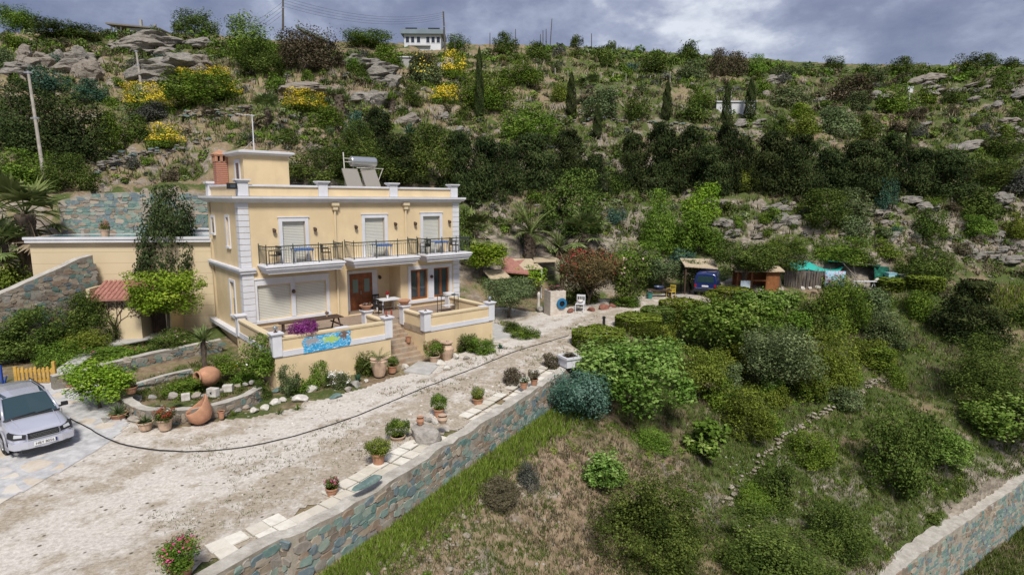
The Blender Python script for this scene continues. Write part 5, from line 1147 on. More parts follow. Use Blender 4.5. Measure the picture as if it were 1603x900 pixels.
# ---- low scrub, dry grass, fresh grass: masses nobody could count
def pix_field(n, region, seed):
    """ground points spread evenly over a picture region: vectorised sight-line march"""
    rg = np.random.default_rng(seed); xs, ys = region(rg, n)
    rx = np.stack([ray(a, b) for a, b in zip(xs, ys)]); ts = 8*(230/8)**np.linspace(0, 1, 150)
    hit = np.full(len(xs), np.nan)
    alive = np.ones(len(xs), bool); prev = np.full(len(xs), 8.); gap = np.ones(len(xs))
    for t in ts:
        i = np.nonzero(alive)[0]
        if not len(i): break
        P = C0+rx[i]*t; g_ = P[:, 2]-hgt(P[:, 0], P[:, 1], False); b = g_ < 0; j = i[b]; hit[j] = prev[j]+(t-prev[j])*gap[j]/(gap[j]-g_[b]+1e-9); alive[j] = False; prev[i] = t; gap[i] = np.maximum(g_, 1e-3)
    ok = ~np.isnan(hit); P = C0+rx[ok]*hit[ok][:, None]; P[:, 2] = hgt(P[:, 0], P[:, 1]); return P, hit[ok]
def hill_reg(rg, n):
    x = rg.uniform(-60, 1660, n); a = np.interp(x, [p[0] for p in SKY_], [p[1] for p in SKY_]); b = np.interp(x, [p[0] for p in HB], [p[1] for p in HB]); return x, a+(b-a)*rg.uniform(0, 1, n)
SLP = [(860, 600), (905, 566), (990, 500), (1100, 478), (1240, 462), (1460, 452), (1650, 440), (1660, 735), (1540, 760), (1400, 860), (1370, 930), (520, 930), (640, 850), (760, 745), (840, 660)]
def slope_reg(rg, n):
    x = rg.uniform(500, 1660, n*3); y = rg.uniform(440, 930, n*3); k_ = inpoly(x, y, SLP); return x[k_][:n], y[k_][:n]
def tufts(name, P, t, mats, blades, size, seed, pick, wd=.12, up=1.3, jit=1.):
    """grass tufts: thin upright triangles, size in pixels at that distance"""
    rg = np.random.default_rng(seed); n = len(P); s = size*t/FPX
    B = np.repeat(P, blades, 0); S = np.repeat(s, blades)*rg.uniform(.5, 1.5, n*blades)
    B = B+rg.normal(0, .35, (n*blades, 3))*S[:, None]*np.array([1, 1, 0])*jit; B[:, 2] -= S*.05
    d = rg.normal(0, .45, (n*blades, 3)); d[:, 2] = up; d /= np.linalg.norm(d, axis=1)[:, None]; sd_ = np.cross(d, rg.normal(0, 1, (n*blades, 3))); sd_ /= np.linalg.norm(sd_, axis=1)[:, None]+1e-9
    w_ = (S*wd)[:, None]; V = np.stack([B-sd_*w_, B+sd_*w_, B+d*S[:, None]*.6+sd_*w_*.6, B+d*S[:, None]], 1).reshape(-1, 3); Fq = np.arange(4*n*blades).reshape(-1, 4)
    g = fbm(P[:, 0]*.45, P[:, 1]*.45, 3, seed)*.7+fbm(P[:, 0]*.1, P[:, 1]*.1, 2, seed+5)*.5; mi = np.repeat(pick(g, rg), blades)
    T = np.repeat(np.clip(np.repeat(rg.normal(.5, .2, n), blades)+rg.normal(0, .12, n*blades), 0, 1), 4)
    return link(name, np_mesh(name, V, Fq, mats, mi, T))
P, t = pix_field(9000, hill_reg, 21)
o = tufts('hillside_grass', P, t, [LM['straw'], LM['grass'], LM['heath']], 7, 7.5, 3, lambda g, rg: np.where(g+rg.normal(0, .08, len(g)) > .58, 1, np.where(rg.random(len(g)) < .35, 2, 0)), .10); tag(o, 'dry and green grass tufts all over the hillside', 'grass', kind='stuff')
# low scrub: small clumps of leaves in one mesh
P, t = pix_field(8600, hill_reg, 33); rg = np.random.default_rng(5)
PX_ = proj(P); cliff = (PX_[:, 0] > 1120) & (PX_[:, 1] > 312) & (PX_[:, 1] < 432); rgt = (PX_[:, 0] > 1180) & (PX_[:, 1] < 245); keep = fbm(P[:, 0]*.09, P[:, 1]*.09, 3, 77)+rg.normal(0, .12, len(P)) > .45+.14*cliff+.07*rgt; P, t = P[keep], t[keep]
m = 60; s = (3.5+8*rg.random(len(P))**2)*t/FPX; d = rg.normal(0, 1, (len(P)*m, 3)); d /= np.linalg.norm(d, axis=1)[:, None]; d[:, 2] = np.abs(d[:, 2])
Q = np.repeat(P, m, 0)+d*(np.repeat(s, m)*rg.uniform(.5, 1, len(P)*m))[:, None]*np.array([1, 1, .9]); ty = rg.choice(5, len(P), p=[.36, .2, .16, .14, .14])
V, Fq, T = leaves(Q, d, np.repeat(s, m)*.42, np.clip(np.repeat(rg.normal(.5, .2, len(P)), m)+rg.normal(0, .15, len(Q)), 0, 1), rg)
o = link('hillside_scrub', np_mesh('hillside_scrub', V, Fq, [LM['bush'], LM['green'], LM['olive'], LM['heath'], LM['grey']], np.repeat(ty, m), T)); tag(o, 'low scrub covering the hillside between the bushes', 'scrub', kind='stuff')
P, t = pix_field(17000, slope_reg, 41)
def pick_s(g, rg):
    s_ = .884*P[:, 0]-.467*P[:, 1]+11.2; g = g-np.where((s_ < 6.5) & (P[:, 1] < 24), .09, -.10); return np.where(g+rg.normal(0, .10, len(g)) > .59, 1, np.where(rg.random(len(g)) < .4, 2, 0))
o = tufts('slope_grass', P, t, [LM['straw'], LM['grass'], LM['heath']], 8, 6.5, 9, pick_s, .075); tag(o, 'tall dry and green grass on the slope below the drive', 'grass', kind='stuff')
# leafy weeds on the slope
P, t = pix_field(1500, slope_reg, 43); rg = np.random.default_rng(15); keep = fbm(P[:, 0]*.2, P[:, 1]*.2, 3, 78)+rg.normal(0, .08, len(P)) > .47; P, t = P[keep], t[keep]
m = 60; s = rg.uniform(4, 12, len(P))*t/FPX; d = rg.normal(0, 1, (len(P)*m, 3)); d /= np.linalg.norm(d, axis=1)[:, None]; d[:, 2] = np.abs(d[:, 2])
Q = np.repeat(P, m, 0)+d*(np.repeat(s, m)*rg.uniform(.4, 1, len(P)*m))[:, None]*np.array([1, 1, .7]); ty = rg.choice(3, len(P), p=[.4, .35, .25])
V, Fq, T = leaves(Q, d, np.repeat(s, m)*.26, np.clip(np.repeat(rg.normal(.5, .18, len(P)), m)+rg.normal(0, .15, len(Q)), 0, 1), rg)
o = link('slope_weeds', np_mesh('slope_weeds', V, Fq, [LM['green'], LM['yellowgreen'], LM['heath']], np.repeat(ty, m), T)); tag(o, 'leafy weeds mixed into the slope grass', 'weeds', kind='stuff')
def ridge_reg(rg, n):
    x = rg.uniform(-40, 1650, n); a = np.interp(x, [p[0] for p in SKY_], [p[1] for p in SKY_]); return x, a+rg.uniform(-3, 16, n)
P, t = pix_field(700, ridge_reg, 71); rg = np.random.default_rng(25); m = 70; s = (5+9*rg.random(len(P))**2)*t/FPX; d = rg.normal(0, 1, (len(P)*m, 3)); d /= np.linalg.norm(d, axis=1)[:, None]; d[:, 2] = np.abs(d[:, 2])
Q = np.repeat(P, m, 0)+d*(np.repeat(s, m)*rg.uniform(.5, 1, len(P)*m))[:, None]*np.array([1, 1, .8]); ty = rg.choice(4, len(P), p=[.45, .3, .15, .1])
V, Fq, T = leaves(Q, d, np.repeat(s, m)*.40, np.clip(np.repeat(rg.normal(.5, .18, len(P)), m)+rg.normal(0, .12, len(Q)), 0, 1), rg)
o = link('ridge_scrub', np_mesh('ridge_scrub', V, Fq, [LM['bush'], LM['green'], LM['olive'], LM['heath']], np.repeat(ty, m), T)); tag(o, 'low scrub along the skyline', 'scrub', kind='stuff')
BELT = [(905, 565), (1000, 515), (1100, 490), (1250, 482), (1470, 472), (1490, 505), (1400, 565), (1330, 605), (1230, 640), (1080, 630), (1000, 600)]
cnt = 0
while cnt < 34:
    x, y = random.uniform(905, 1490), random.uniform(455, 640)
    if not inpoly(np.array([x]), np.array([y]), BELT)[0]: continue
    wpx = random.uniform(34, 62); hpx = wpx*random.uniform(.7, 1.0); kd = random.choices(['green', 'bush', 'fig', 'olive', 'yellowgreen', 'hedge'], [28, 26, 14, 10, 12, 10])[0]
    shrub(kd, x-wpx/2, x+wpx/2, y-hpx*.75, y+hpx*.25, excl=False, name='shrub', leafmul=1.35 if kd == 'fig' else 1.); cnt += 1
def mead_reg(rg, n):
    x = rg.uniform(1470, 1640, n*5); y = rg.uniform(445, 540, n*5); q = inpoly(x, y, [(1485, 466), (1560, 452), (1640, 450), (1640, 520), (1560, 505), (1520, 490)]); return x[q][:n], y[q][:n]
P, t = pix_field(1500, mead_reg, 81); o = tufts('meadow_grass', P, t, [LM['yellowgreen'], LM['straw']], 8, 7, 18, lambda g, rg: (rg.random(len(g)) < .25).astype(int), .09); tag(o, 'yellow-green meadow grass at the right edge of the terrace', 'grass', kind='stuff')
# fresh grass strip at the foot of the wall
rg = np.random.default_rng(4); E_ = np.array(EDGE[2:9]); seg = rg.integers(0, 6, 9000); f = rg.random(9000)[:, None]; Pp = E_[seg]*(1-f)+E_[seg+1]*f; off = rg.uniform(.34, .95, 9000); off = np.where(rg.random(9000) < .2, off+rg.uniform(0, .6, 9000), off)
dirs = E_[seg+1]-E_[seg]; dirs /= np.linalg.norm(dirs, axis=1)[:, None]; Pp = Pp+np.stack([dirs[:, 1], -dirs[:, 0]], -1)*off[:, None]; P = np.column_stack([Pp, hgt(Pp[:, 0], Pp[:, 1])]); t = proj(P)[:, 2]
o = tufts('grass_strip', P, t, [LM['lawn'], LM['straw']], 6, 9., 19, lambda g, rg: (rg.random(len(g)) < .08).astype(int), .08); tag(o, 'fresh green grass strip at the foot of the stone wall', 'grass', kind='stuff')
# weeds on the driveway and lawn patches in the garden
def drv_reg(rg, n):
    x = rg.uniform(150, 960, n*4); y = rg.uniform(470, 860, n*4); k_ = inpoly(x, y, [(240, 690), (420, 655), (640, 600), (800, 540), (960, 480), (900, 540), (860, 575), (700, 665), (560, 730), (300, 860), (180, 800)]); return x[k_][:n], y[k_][:n]
P, t = pix_field(2600, drv_reg, 51); rg = np.random.default_rng(8); keep = fbm(P[:, 0]*.5, P[:, 1]*.5, 3, 91)+rg.normal(0, .05, len(P)) > .56; P, t = P[keep], t[keep]
o = tufts('driveway_weeds', P, t, [LM['straw'], LM['grass']], 6, 4.5, 29, lambda g, rg: (rg.random(len(g)) < .35).astype(int), .09, .7); tag(o, 'small weeds growing in the gravel of the drive', 'weeds', kind='stuff')
def gar_reg(rg, n):
    x = rg.uniform(60, 800, n*6); y = rg.uniform(480, 690, n*6); k_ = inpoly(x, y, [(210, 600), (330, 560), (395, 590), (400, 612), (330, 628), (215, 628)]) | inpoly(x, y, [(770, 500), (830, 505), (840, 520), (800, 530)]) | inpoly(x, y, [(770, 470), (870, 480), (940, 490), (900, 505), (800, 500)]) | inpoly(x, y, [(60, 570), (330, 520), (330, 545), (100, 600)]); return x[k_][:n], y[k_][:n]
P, t = pix_field(2600, gar_reg, 52)
o = tufts('garden_grass', P, t, [LM['grass'], LM['straw']], 6, 5.5, 31, lambda g, rg: (rg.random(len(g)) < .3).astype(int), .09, .8); tag(o, 'patchy grass in the garden beds', 'grass', kind='stuff')
# ------------------------------------------------------------------ vehicles
M_SILV = mat('silver_car_paint', (.56, .57, .65), .25, .45, .6); M_SILV.node_tree.nodes['Principled BSDF'].inputs['Coat Weight'].default_value = .6
M_BLUE = mat('blue_van_paint', (.008, .022, .12), .3, .1, .6); M_BLUE.node_tree.nodes['Principled BSDF'].inputs['Coat Weight'].default_value = .5
M_CGLASS = mat('car_glass', (.02, .045, .055), .05, 0, .9); M_TYRE = mat('tyre_rubber', (.018, .018, .019), .85); M_RIM = mat('alloy_rim', (.45, .46, .48), .35, .8)
M_LAMP = mat('lamp_glass', (.22, .25, .26), .12, .2, .9); M_LAMPC = mat('clear_lamp', (.62, .64, .66), .15, .3, .9); M_REDL = mat('tail_lamp', (.30, .01, .012), .2); M_PLATE = mat('white_plate', (.72, .72, .70), .5); M_CLAD = mat('grey_bumper_plastic', (.27, .27, .30), .5)
def loft(stations, smooth_n=1):
    """body from cross sections: each (x, [(half width, z), ...] from sill up to the centre line)"""
    mb = MB(); V = []; F = []; k = len(stations[0][1])
    for x, sec in stations:
        V += [(x, -y, z) for y, z in sec] + [(x, y, z) for y, z in reversed(sec)]
    m = 2*k
    for i in range(len(stations)-1):
        for j in range(m): F.append((i*m+j, i*m+(j+1) % m, (i+1)*m+(j+1) % m, (i+1)*m+j))
    F.append(tuple(range(m))); F.append(tuple((len(stations)-1)*m+j for j in reversed(range(m))))
    mb.add(V, F); return mb
def wheel(parent, x, y, r=.33, w_=.21):
    s = 1 if y > 0 else -1
    Mx = Matrix.Translation((x, y, r)) @ Matrix.Rotation(math.pi/2, 4, 'X')
    mb = MB(); mb.lathe([(r*.62, -w_/2), (r*.93, -w_/2), (r, -w_*.32), (r, w_*.32), (r*.93, w_/2), (r*.62, w_/2)], 22, 0, Mx, cap=False); wh = mb.build('wheel', M_TYRE, parent, smooth=True)
    mb = MB(); Mo = Matrix.Translation((x, y+s*w_*.32, r)) @ Matrix.Rotation(-s*math.pi/2, 4, 'X')
    mb.lathe([(r*.66, 0), (r*.64, .04), (r*.58, .03)], 20, 0, Mo, cap=False); mb.lathe([(r*.62, .0), (.02, .0)], 20, 1, Mo, cap=False)
    for i in range(6):
        a = i*math.pi/3; mb.box((.03, -.035, .0), (r*.62, .035, .045), 0, Mo @ Matrix.Rotation(a, 4, 'Z'))
    mb.lathe([(.07, 0), (.06, .05), (.0, .05)], 10, 0, Mo, cap=False); mb.build('rim', [M_RIM, M_BLACK], wh)
def text(body, size, parent, m, loc, rot):
    c = bpy.data.curves.new('lettering', 'FONT'); c.body = body; c.size = size; c.align_x = 'CENTER'; c.align_y = 'CENTER'; c.extrude = .002; c.materials.append(m)
    o = bpy.data.objects.new('lettering', c); COL.objects.link(o); bpy.context.view_layer.update(); me_ = bpy.data.meshes.new_from_object(o.evaluated_get(bpy.context.evaluated_depsgraph_get())); bpy.data.objects.remove(o); o = bpy.data.objects.new('lettering', me_); COL.objects.link(o); o.parent = parent; o.location = loc; o.rotation_euler = rot; return o
def suv(loc, rz):
    """estate car: +x is forward, origin on the ground under its middle"""
    c = thing('parked_car', 'silver estate car parked on the crazy paving by the yellow gate', 'car', loc, rz)
    S = []
    for x, hw, zs, zb, zt in ((-2.22, .70, .40, .72, .95), (-2.15, .80, .28, .74, 1.0), (-1.7, .865, .24, .75, 1.02), (-.9, .87, .22, .75, 1.0), (0, .87, .22, .74, .985), (.75, .87, .22, .74, .97), (1.2, .865, .24, .73, .93), (1.7, .84, .25, .70, .86), (2.02, .76, .27, .64, .78), (2.16, .64, .30, .58, .70)):
        S.append((x, [(hw-.06, zs), (hw, zs+.1), (hw, zb-.12), (hw-.015, zb), (hw-.07, (zb+zt)/2+.03), (hw-.17, zt), (hw*.45, zt+.028), (.0, zt+.035)]))
    b = loft(S).build('body', M_SILV, c, smooth=True, bevel=0); b.data.polygons.foreach_set('use_smooth', [True]*len(b.data.polygons))
    md = b.modifiers.new('smooth', 'SUBSURF'); md.levels = md.render_levels = 2
    # hood scoop lines and wheel arch cladding
    # cabin: roof and pillars over a glasshouse
    G = []
    for x, hw, zt in ((-2.05, .70, 1.02), (-1.82, .64, 1.44), (-1.2, .635, 1.535), (-.4, .635, 1.555), (.22, .62, 1.52), (.98, .72, .99)):
        G.append((x, [(.78 if x < .9 else .74, .93), (hw+.01, max(.97, zt-.07)), (hw-.08, zt), (0, zt+.02)]))
    loft(G).build('window', M_CGLASS, c, smooth=False)
    mb = MB()
    R_ = [(-1.9, .60, 1.47), (-1.2, .615, 1.553), (-.4, .615, 1.573), (.24, .60, 1.53)]
    V = []; F = []
    for x, hw, z in R_: V += [(x, -hw, z-.03), (x, -hw*.5, z+.012), (x, hw*.5, z+.012), (x, hw, z-.03)]
    for i in range(3):
        for j in range(3): F.append((4*i+j, 4*i+j+1, 4*i+j+5, 4*i+j+4))
    n = len(V); V += [(x, y, z-.05) for x, y, z in V]; F += [tuple(q+n for q in reversed(f)) for f in F]
    edge = [0, 4, 8, 12, 13, 14, 15, 11, 7, 3, 2, 1]
    for i in range(12): a, b_ = edge[i], edge[(i+1) % 12]; F.append((a, b_, b_+n, a+n))
    mb.add(V, F); mb.build('roof', M_SILV, c)
    for s in (-1, 1):
        for q0, q1, r0 in (((.98, s*.735, .985), (.24, s*.615, 1.5), .04), ((-.35, s*.66, 1.5), (-.4, s*.79, .98), .035), ((-1.35, s*.655, 1.48), (-1.5, s*.79, .98), .04), ((-1.86, s*.63, 1.44), (-2.07, s*.71, 1.0), .045)): mb = MB(); mb.tube([q0, q1], r0, 6); mb.build('pillar', M_SILV, c, smooth=True)
        mb = MB(); mb.tube([(.1, s*.585, 1.56), (0, s*.585, 1.60), (-1.7, s*.585, 1.565), (-1.78, s*.585, 1.52)], .018, 6); mb.build('roof_rail', M_BLACK, c)
        mb = MB(); mb.box((.72, s*.86, 1.0), (.84, s*1.05, 1.13)); mb.box((.75, s*.75, .98), (.8, s*.88, 1.04)); mb.build('mirror', M_BLACK, c, bevel=.02)
        mb = MB(); mb.add([(1.80, s*.80, .60), (2.10, s*.70, .60), (2.165, s*.44, .58), (2.13, s*.42, .75), (2.03, s*.66, .79), (1.80, s*.83, .80)], [(0, 1, 2, 3, 4, 5)]); 
        v = [(1.80, s*.845, .62), (2.06, s*.765, .60), (2.18, s*.46, .575), (2.155, s*.44, .72), (2.02, s*.72, .765), (1.80, s*.84, .78)]; w2 = [(x-.15, y*.9, z) for x, y, z in v]
        mb = MB(); mb.add(v+w2, [(0, 1, 4, 5), (1, 2, 3, 4), (6, 7, 1, 0), (7, 8, 2, 1), (5, 4, 10, 11), (4, 3, 9, 10)], 0); a_ = [Vector(q) for q in v]; cen = sum(a_, Vector())/6; mb.add([cen+(q-cen)*.62+Vector((.03, 0, .03)) for q in a_], [(0, 1, 4, 5), (1, 2, 3, 4)], 1); mb.build('headlight', [M_BLACK, M_LAMPC], c, fixn=False)
        mb = MB(); mb.lathe([(.085, 0), (.085, .03), (.0, .03)], 14, 0, Matrix.Translation((2.15, s*.60, .40)) @ Matrix.Rotation(math.pi/2, 4, 'Y')); mb.lathe([(.105, -.03), (.105, .02), (.085, .02)], 14, 1, Matrix.Translation((2.15, s*.60, .40)) @ Matrix.Rotation(math.pi/2, 4, 'Y'), cap=False); mb.build('fog_lamp', [M_LAMP, M_BLACK], c)
        mb = MB(); mb.box((-2.2, s*.56, .75), (-2.0, s*.79, 1.0)); mb.build('tail_lamp', M_REDL, c, bevel=.02)
        mb = MB(); mb.box((-1.9, s*.85, .2), (1.95, s*.885, .36)); 
        mb.build('side_skirt', M_CLAD, c, bevel=.015)
        for x in (-1.28, 1.3):
            wheel(c, x, s*.80)
            mb = MB(); pts = [(x+.40*math.cos(a), s*.872, .33+.40*math.sin(a)) for a in np.linspace(-.25, math.pi+.25, 14)]; mb.tube(pts, .035, 5); mb.lathe([(.38, -.02), (.38, .012)], 20, 1, Matrix.Translation((x, s*.868, .34)) @ Matrix.Rotation(math.pi/2, 4, 'X')); mb.build('wheel_arch', [M_CLAD, M_BLACK], c)
    mb = MB(); mb.add([(2.19, -.78, .28), (2.30, -.45, .26), (2.33, 0, .26), (2.30, .45, .26), (2.19, .78, .28), (2.19, .78, .52), (2.30, .45, .53), (2.33, 0, .53), (2.30, -.45, .53), (2.19, -.78, .52), (1.95, -.86, .28), (1.95, .86, .28), (1.95, -.86, .52), (1.95, .86, .52)],
        [(0, 1, 8, 9), (1, 2, 7, 8), (2, 3, 6, 7), (3, 4, 5, 6), (10, 0, 9, 12), (4, 11, 13, 5), (12, 9, 8, 7, 6, 5, 13), (10, 11, 4, 3, 2, 1, 0)]); mb.build('bumper', M_SILV, c, bevel=.03); mb = MB(); mb.box((-2.32, -.82, .30), (-2.1, .82, .62)); mb.build('bumper', M_SILV, c, bevel=.03)
    mb = MB(); mb.box((2.14, -.40, .565), (2.215, .40, .73)); 
    for z in (.60, .645, .69): mb.box((2.215, -.37, z), (2.228, .37, z+.016), 1)
    mb.build('grille', [M_BLACK, M_METAL], c, bevel=.01)
    mb = MB(); mb.box((2.20, -.42, .54), (2.24, .42, .565)); mb.build('chrome_strip', M_METAL, c)
    mb = MB(); mb.box((2.335, -.30, .36), (2.35, .30, .485)); mb.box((2.351, .25, .362), (2.353, .30, .483), 1); p = mb.build('number_plate', [M_PLATE, M_BLUE], c)
    text('HBY 8056', .115, p, M_BLACK, (2.354, -.02, .42), (math.pi/2, 0, math.pi/2))
    mb = MB(); mb.box((2.22, -.62, .19), (2.318, .62, .285)); mb.build('air_intake', M_BLACK, c)
    for s in (-1, 1): mb = MB(); mb.tube([(1.02, s*.80, .985), (.95, s*.83, .6), (1.0, s*.86, .3)], .008, 4); mb.build('door_gap', M_BLACK, c)
    mb = MB(); mb.tube([(1.06, -.74, .985), (1.10, 0, 1.0), (1.06, .74, .985)], .03, 5); mb.build('cowl', M_BLACK, c)
    mb = MB(); mb.tube([(1.02, -.6, 1.005), (.96, .1, 1.05)], .012, 4); mb.tube([(1.04, -.05, 1.01), (.95, .55, 1.04)], .012, 4); mb.build('wipers', M_BLACK, c)
    mb = MB(); mb.tube([(2.17, -.42, .745), (2.17, .42, .745)], .010, 4); mb.build('bonnet_gap', M_BLACK, c)
    for y in (-.5, .5):
        mb = MB(); mb.tube([(2.0, y*1.0, .80), (1.5, y*1.05, .935), (1.0, y*1.12, 1.0)], .012, 5); mb.build('bonnet_crease', M_SILV, c)
    return c
fl = gz(13, 703, -1.27); fr = gz(112, 683, -1.27); fc = (fl+fr)/2; dv = fr-fl; fw_ = np.array([dv[1], -dv[0], 0]); fw_ /= np.linalg.norm(fw_)
suv((-16.83, 18.99, -1.555), -.662)
def van(loc, rz):
    c = thing('van', 'dark blue van parked with its back to the drive under the reed carport', 'van', loc, rz)
    S = []
    for x, hw, zb, zt in ((-2.3, .88, .40, 1.84), (-2.22, .91, .34, 1.93), (-1.5, .92, .3, 1.96), (.9, .92, .3, 1.96), (1.5, .90, .3, 1.75), (2.0, .88, .3, 1.1), (2.35, .80, .35, .9)):
        m_ = .3+.55*(zt-.3)
        S.append((x, [(hw-.08, zb), (hw, zb+.12), (hw, m_), (hw-.06, m_+(zt-m_)*.55), (hw-.16, zt-.06), (hw-.30, zt), (0, zt+.03)]))
    b = loft(S).build('body', M_BLUE, c, bevel=.04)
    mb = MB(); mb.add([(-2.325, -.70, 1.15), (-2.325, .70, 1.15), (-2.325, .60, 1.70), (-2.325, -.60, 1.70), (-2.2, -.66, 1.18), (-2.2, .66, 1.18), (-2.15, .6, 1.72), (-2.15, -.6, 1.72)], [(0, 1, 2, 3), (4, 7, 6, 5), (0, 4, 5, 1), (2, 6, 7, 3), (1, 5, 6, 2), (0, 3, 7, 4)]); mb.build('rear_window', M_CGLASS, c)
    for s in (-1, 1):
        mb = MB(); mb.box((-1.9, s*.88, 1.2), (-.2, s*.915, 1.62)); mb.box((0, s*.88, 1.2), (1.0, s*.915, 1.62)); mb.build('side_window', M_CGLASS, c, bevel=.02)
        mb = MB(); mb.box((-2.315, s*.70, .72), (-2.2, s*.86, 1.0)); mb.build('tail_lamp', M_REDL, c, bevel=.02)
        for x in (-1.4, 1.5): wheel(c, x, s*.85, .33, .2)
    mb = MB(); mb.box((-2.40, -.86, .35), (-2.2, .86, .58)); mb.build('bumper', M_BLACK, c, bevel=.03)
    mb = MB(); mb.box((-2.345, -.26, .80), (-2.31, .26, .92)); mb.build('number_plate', M_PLATE, c)
    mb = MB(); mb.tube([(-2.315, -.8, .68), (-2.315, .8, .68)], .01, 4); mb.build('tailgate_trim', M_METAL, c)
    return c
rl, rr_ = gz(1078, 466, -1.4), gz(1127, 463, -1.4); rc = (rl+rr_)/2; dv = rr_-rl; fw_ = np.array([-dv[1], dv[0], 0]); fw_ /= np.linalg.norm(fw_); ang = math.atan2(rc[1], rc[0])-.10
sc_v = np.linalg.norm(dv)/1.84; vo = van((rc[0]+math.cos(ang)*2.3, rc[1]+math.sin(ang)*2.3, zat(*rc[:2])+.02), ang)
# tyre leaning left of the van
p, t = gpt(1079, 452); mb = MB(); mb.lathe([(.2, -.1), (.33, -.1), (.35, 0), (.33, .1), (.2, .1)], 18, 0, Matrix.Rotation(1.35, 4, 'Y'), cap=False); mb.lathe([(.2, -.06), (.04, -.03)], 14, 1, Matrix.Rotation(1.35, 4, 'Y')); o = mb.build('spare_wheel', [M_TYRE, M_PLATE], smooth=True); o.location = (p[0], p[1], p[2]+.34); tag(o, 'spare wheel with white rim leaning between olive trunk and van', 'wheel')

# ------------------------------------------------------------------ pots and planters
def pot(label, px, py, z=None, r=.22, h=.34, m=None, plant=None, rim=True, t=None, name='flower_pot', cat='flower pot', loc=None, prof=None, group=None):
    """pot of the given size standing at a pixel, with its plant as a part"""
    if loc is None:
        loc = gz(px, py, z) if z is not None else gpt(px, py)[0]
    o_ = thing(name, label, cat, loc, random.uniform(0, 6), group)
    mb = MB(); pr = prof or [(r*.68, 0), (r*.72, .02), (r*.95, h*.86), (r*1.06, h*.86), (r*1.08, h), (r*.92, h), (r*.88, h*.9)]
    mb.lathe([(a, b) for a, b in pr], 18); mb.lathe([(0.0, h*.9), (r*.9, h*.9)], 12, 1, cap=False); mb.build('pot', [m or M_TERRA, M_SOIL], o_, smooth=False)
    if plant:
        kind, w_, hh = plant[:3]
        if kind in LM:
            fl_ = plant[3] if len(plant) > 3 else None; me = crown_mesh(kind, 'round', 2 if w_ > .5 else 1, 0, 1., fl_, plant[4] if len(plant) > 4 else 0)
            link('plant', me, (0, 0, h*.8), 0, (w_, w_, hh), o_)
        else: link('plant', plant[0] if not isinstance(kind, str) else {'spike': SPIKE, 'cycad': CYCAD, 'yucca': YUC, 'agave': AGAVE, 'aloe': ALOE}[kind], (0, 0, h*.92), 0, (w_, w_, hh), o_)
    return o_
zg = -1.56
pot('terracotta pot with pink flowers at the bottom end of the tile path', 285, 908, zg, .24, .38, None, ('green', .95, .62, 'pink', .22))
pot('terracotta pot with dark pink flowers on the tile path near the bottom', 520, 776, zg, .17, .26, None, ('bush', .4, .34, 'pink', .3))
pot('tall terracotta pot with a bright green bush standing on the tiles', 593, 730, zg, .21, .46, None, ('yellowgreen', .82, .5))
pot('low bowl with tall leafy plant left of the flat boulder', 623, 690, zg, .25, .2, M_TERRA2, ('green', .75, .62))
pot('terracotta pot with small green plant midway along the tile path', 748, 634, zg, .22, .3, None, ('yellowgreen', .55, .5))
pot('small pot with pale flowers on the wall next to dry shrub', 820, 608, -1.3, .17, .28, None, ('olive', .4, .3, 'white', .3))
pot('small pot with dry plant beside the pale flower pot on the wall', 836, 602, -1.3, .17, .26, None, ('heath', .5, .45))
shrub('heath', 788, 822, 575, 604, 'dry brown shrub at the far end of the tile path', name='shrub')
shrub('heath', 848, 884, 553, 580, 'low dry shrub beside the white planter', name='shrub')
p = gz(891, 572, -1.25); o = thing('planter', 'white square planter on the far end of the stone wall', 'planter', p, R(28)); mb = MB(); mb.box((-.38, -.38, 0), (.38, .38, .4)); mb.box((-.44, -.44, .4), (.44, -.34, .5)); mb.box((-.44, .34, .4), (.44, .44, .5)); mb.box((-.44, -.34, .4), (-.34, .34, .5)); mb.box((.34, -.34, .4), (.44, .34, .5)); mb.box((-.34, -.34, .4), (.34, .34, .43), 1); mb.build('box', [M_WHITE, M_SOIL], o); link('plant', crown_mesh('heath', 'dome', 1, 0), (0, 0, .42), 0, (.55, .55, .25), o)
pot('terracotta pot with red flowers in front of the round stone bed', 259, 672, zg, .26, .42, M_TERRA2, ('bush', .75, .45, 'redf', .45))
pot('pale pot with dry aloe left of the red flower pot', 228, 672, zg, .26, .30, M_TERRA2, ('aloe', .9, .75))
pot('small terracotta jar standing by stones right of the broken urn', 347, 655, zg, .12, .3, None, None)
pot('tall banded terracotta urn with cycad in front of the left terrace', 594, 588, -1.6, .36, .85, M_TERRA2, ('cycad', 1.35, 1.05), prof=[(.24, 0), (.26, .05), (.38, .5), (.42, .74), (.38, .8), (.42, .85), (.36, .85)], name='urn', cat='urn')
pot('ridged terracotta urn with small plant in front of the right terrace', 699, 563, -1.6, .34, .95, M_TERRA2, ('spike', .5, .4), prof=[(.22, 0), (.24, .06), (.36, .4), (.40, .62), (.30, .74), (.24, .84), (.34, .9), (.36, .95), (.26, .95)], name='urn', cat='urn')
pot('dark pot with green plant between cycad urn and steps', 614, 583, -1.6, .24, .36, None, ('green', .62, .5))
pot('pot with magenta bougainvillea at the foot of the steps', 680, 567, -1.6, .28, .36, M_TERRA2, ('green', 1.0, .85, 'pink', .13))
q = H(TA[0][1]-.12, 3.15, .9); pot('brown bowl of dry flowers on the inner pillar left of the steps', 0, 0, loc=q, r=.32, h=.24, plant=('heath', .5, .18, 'palepink', .3), prof=[(.14, 0), (.18, .02), (.3, .2), (.35, .22), (.35, .26), (.3, .26)], name='bowl', cat='bowl')
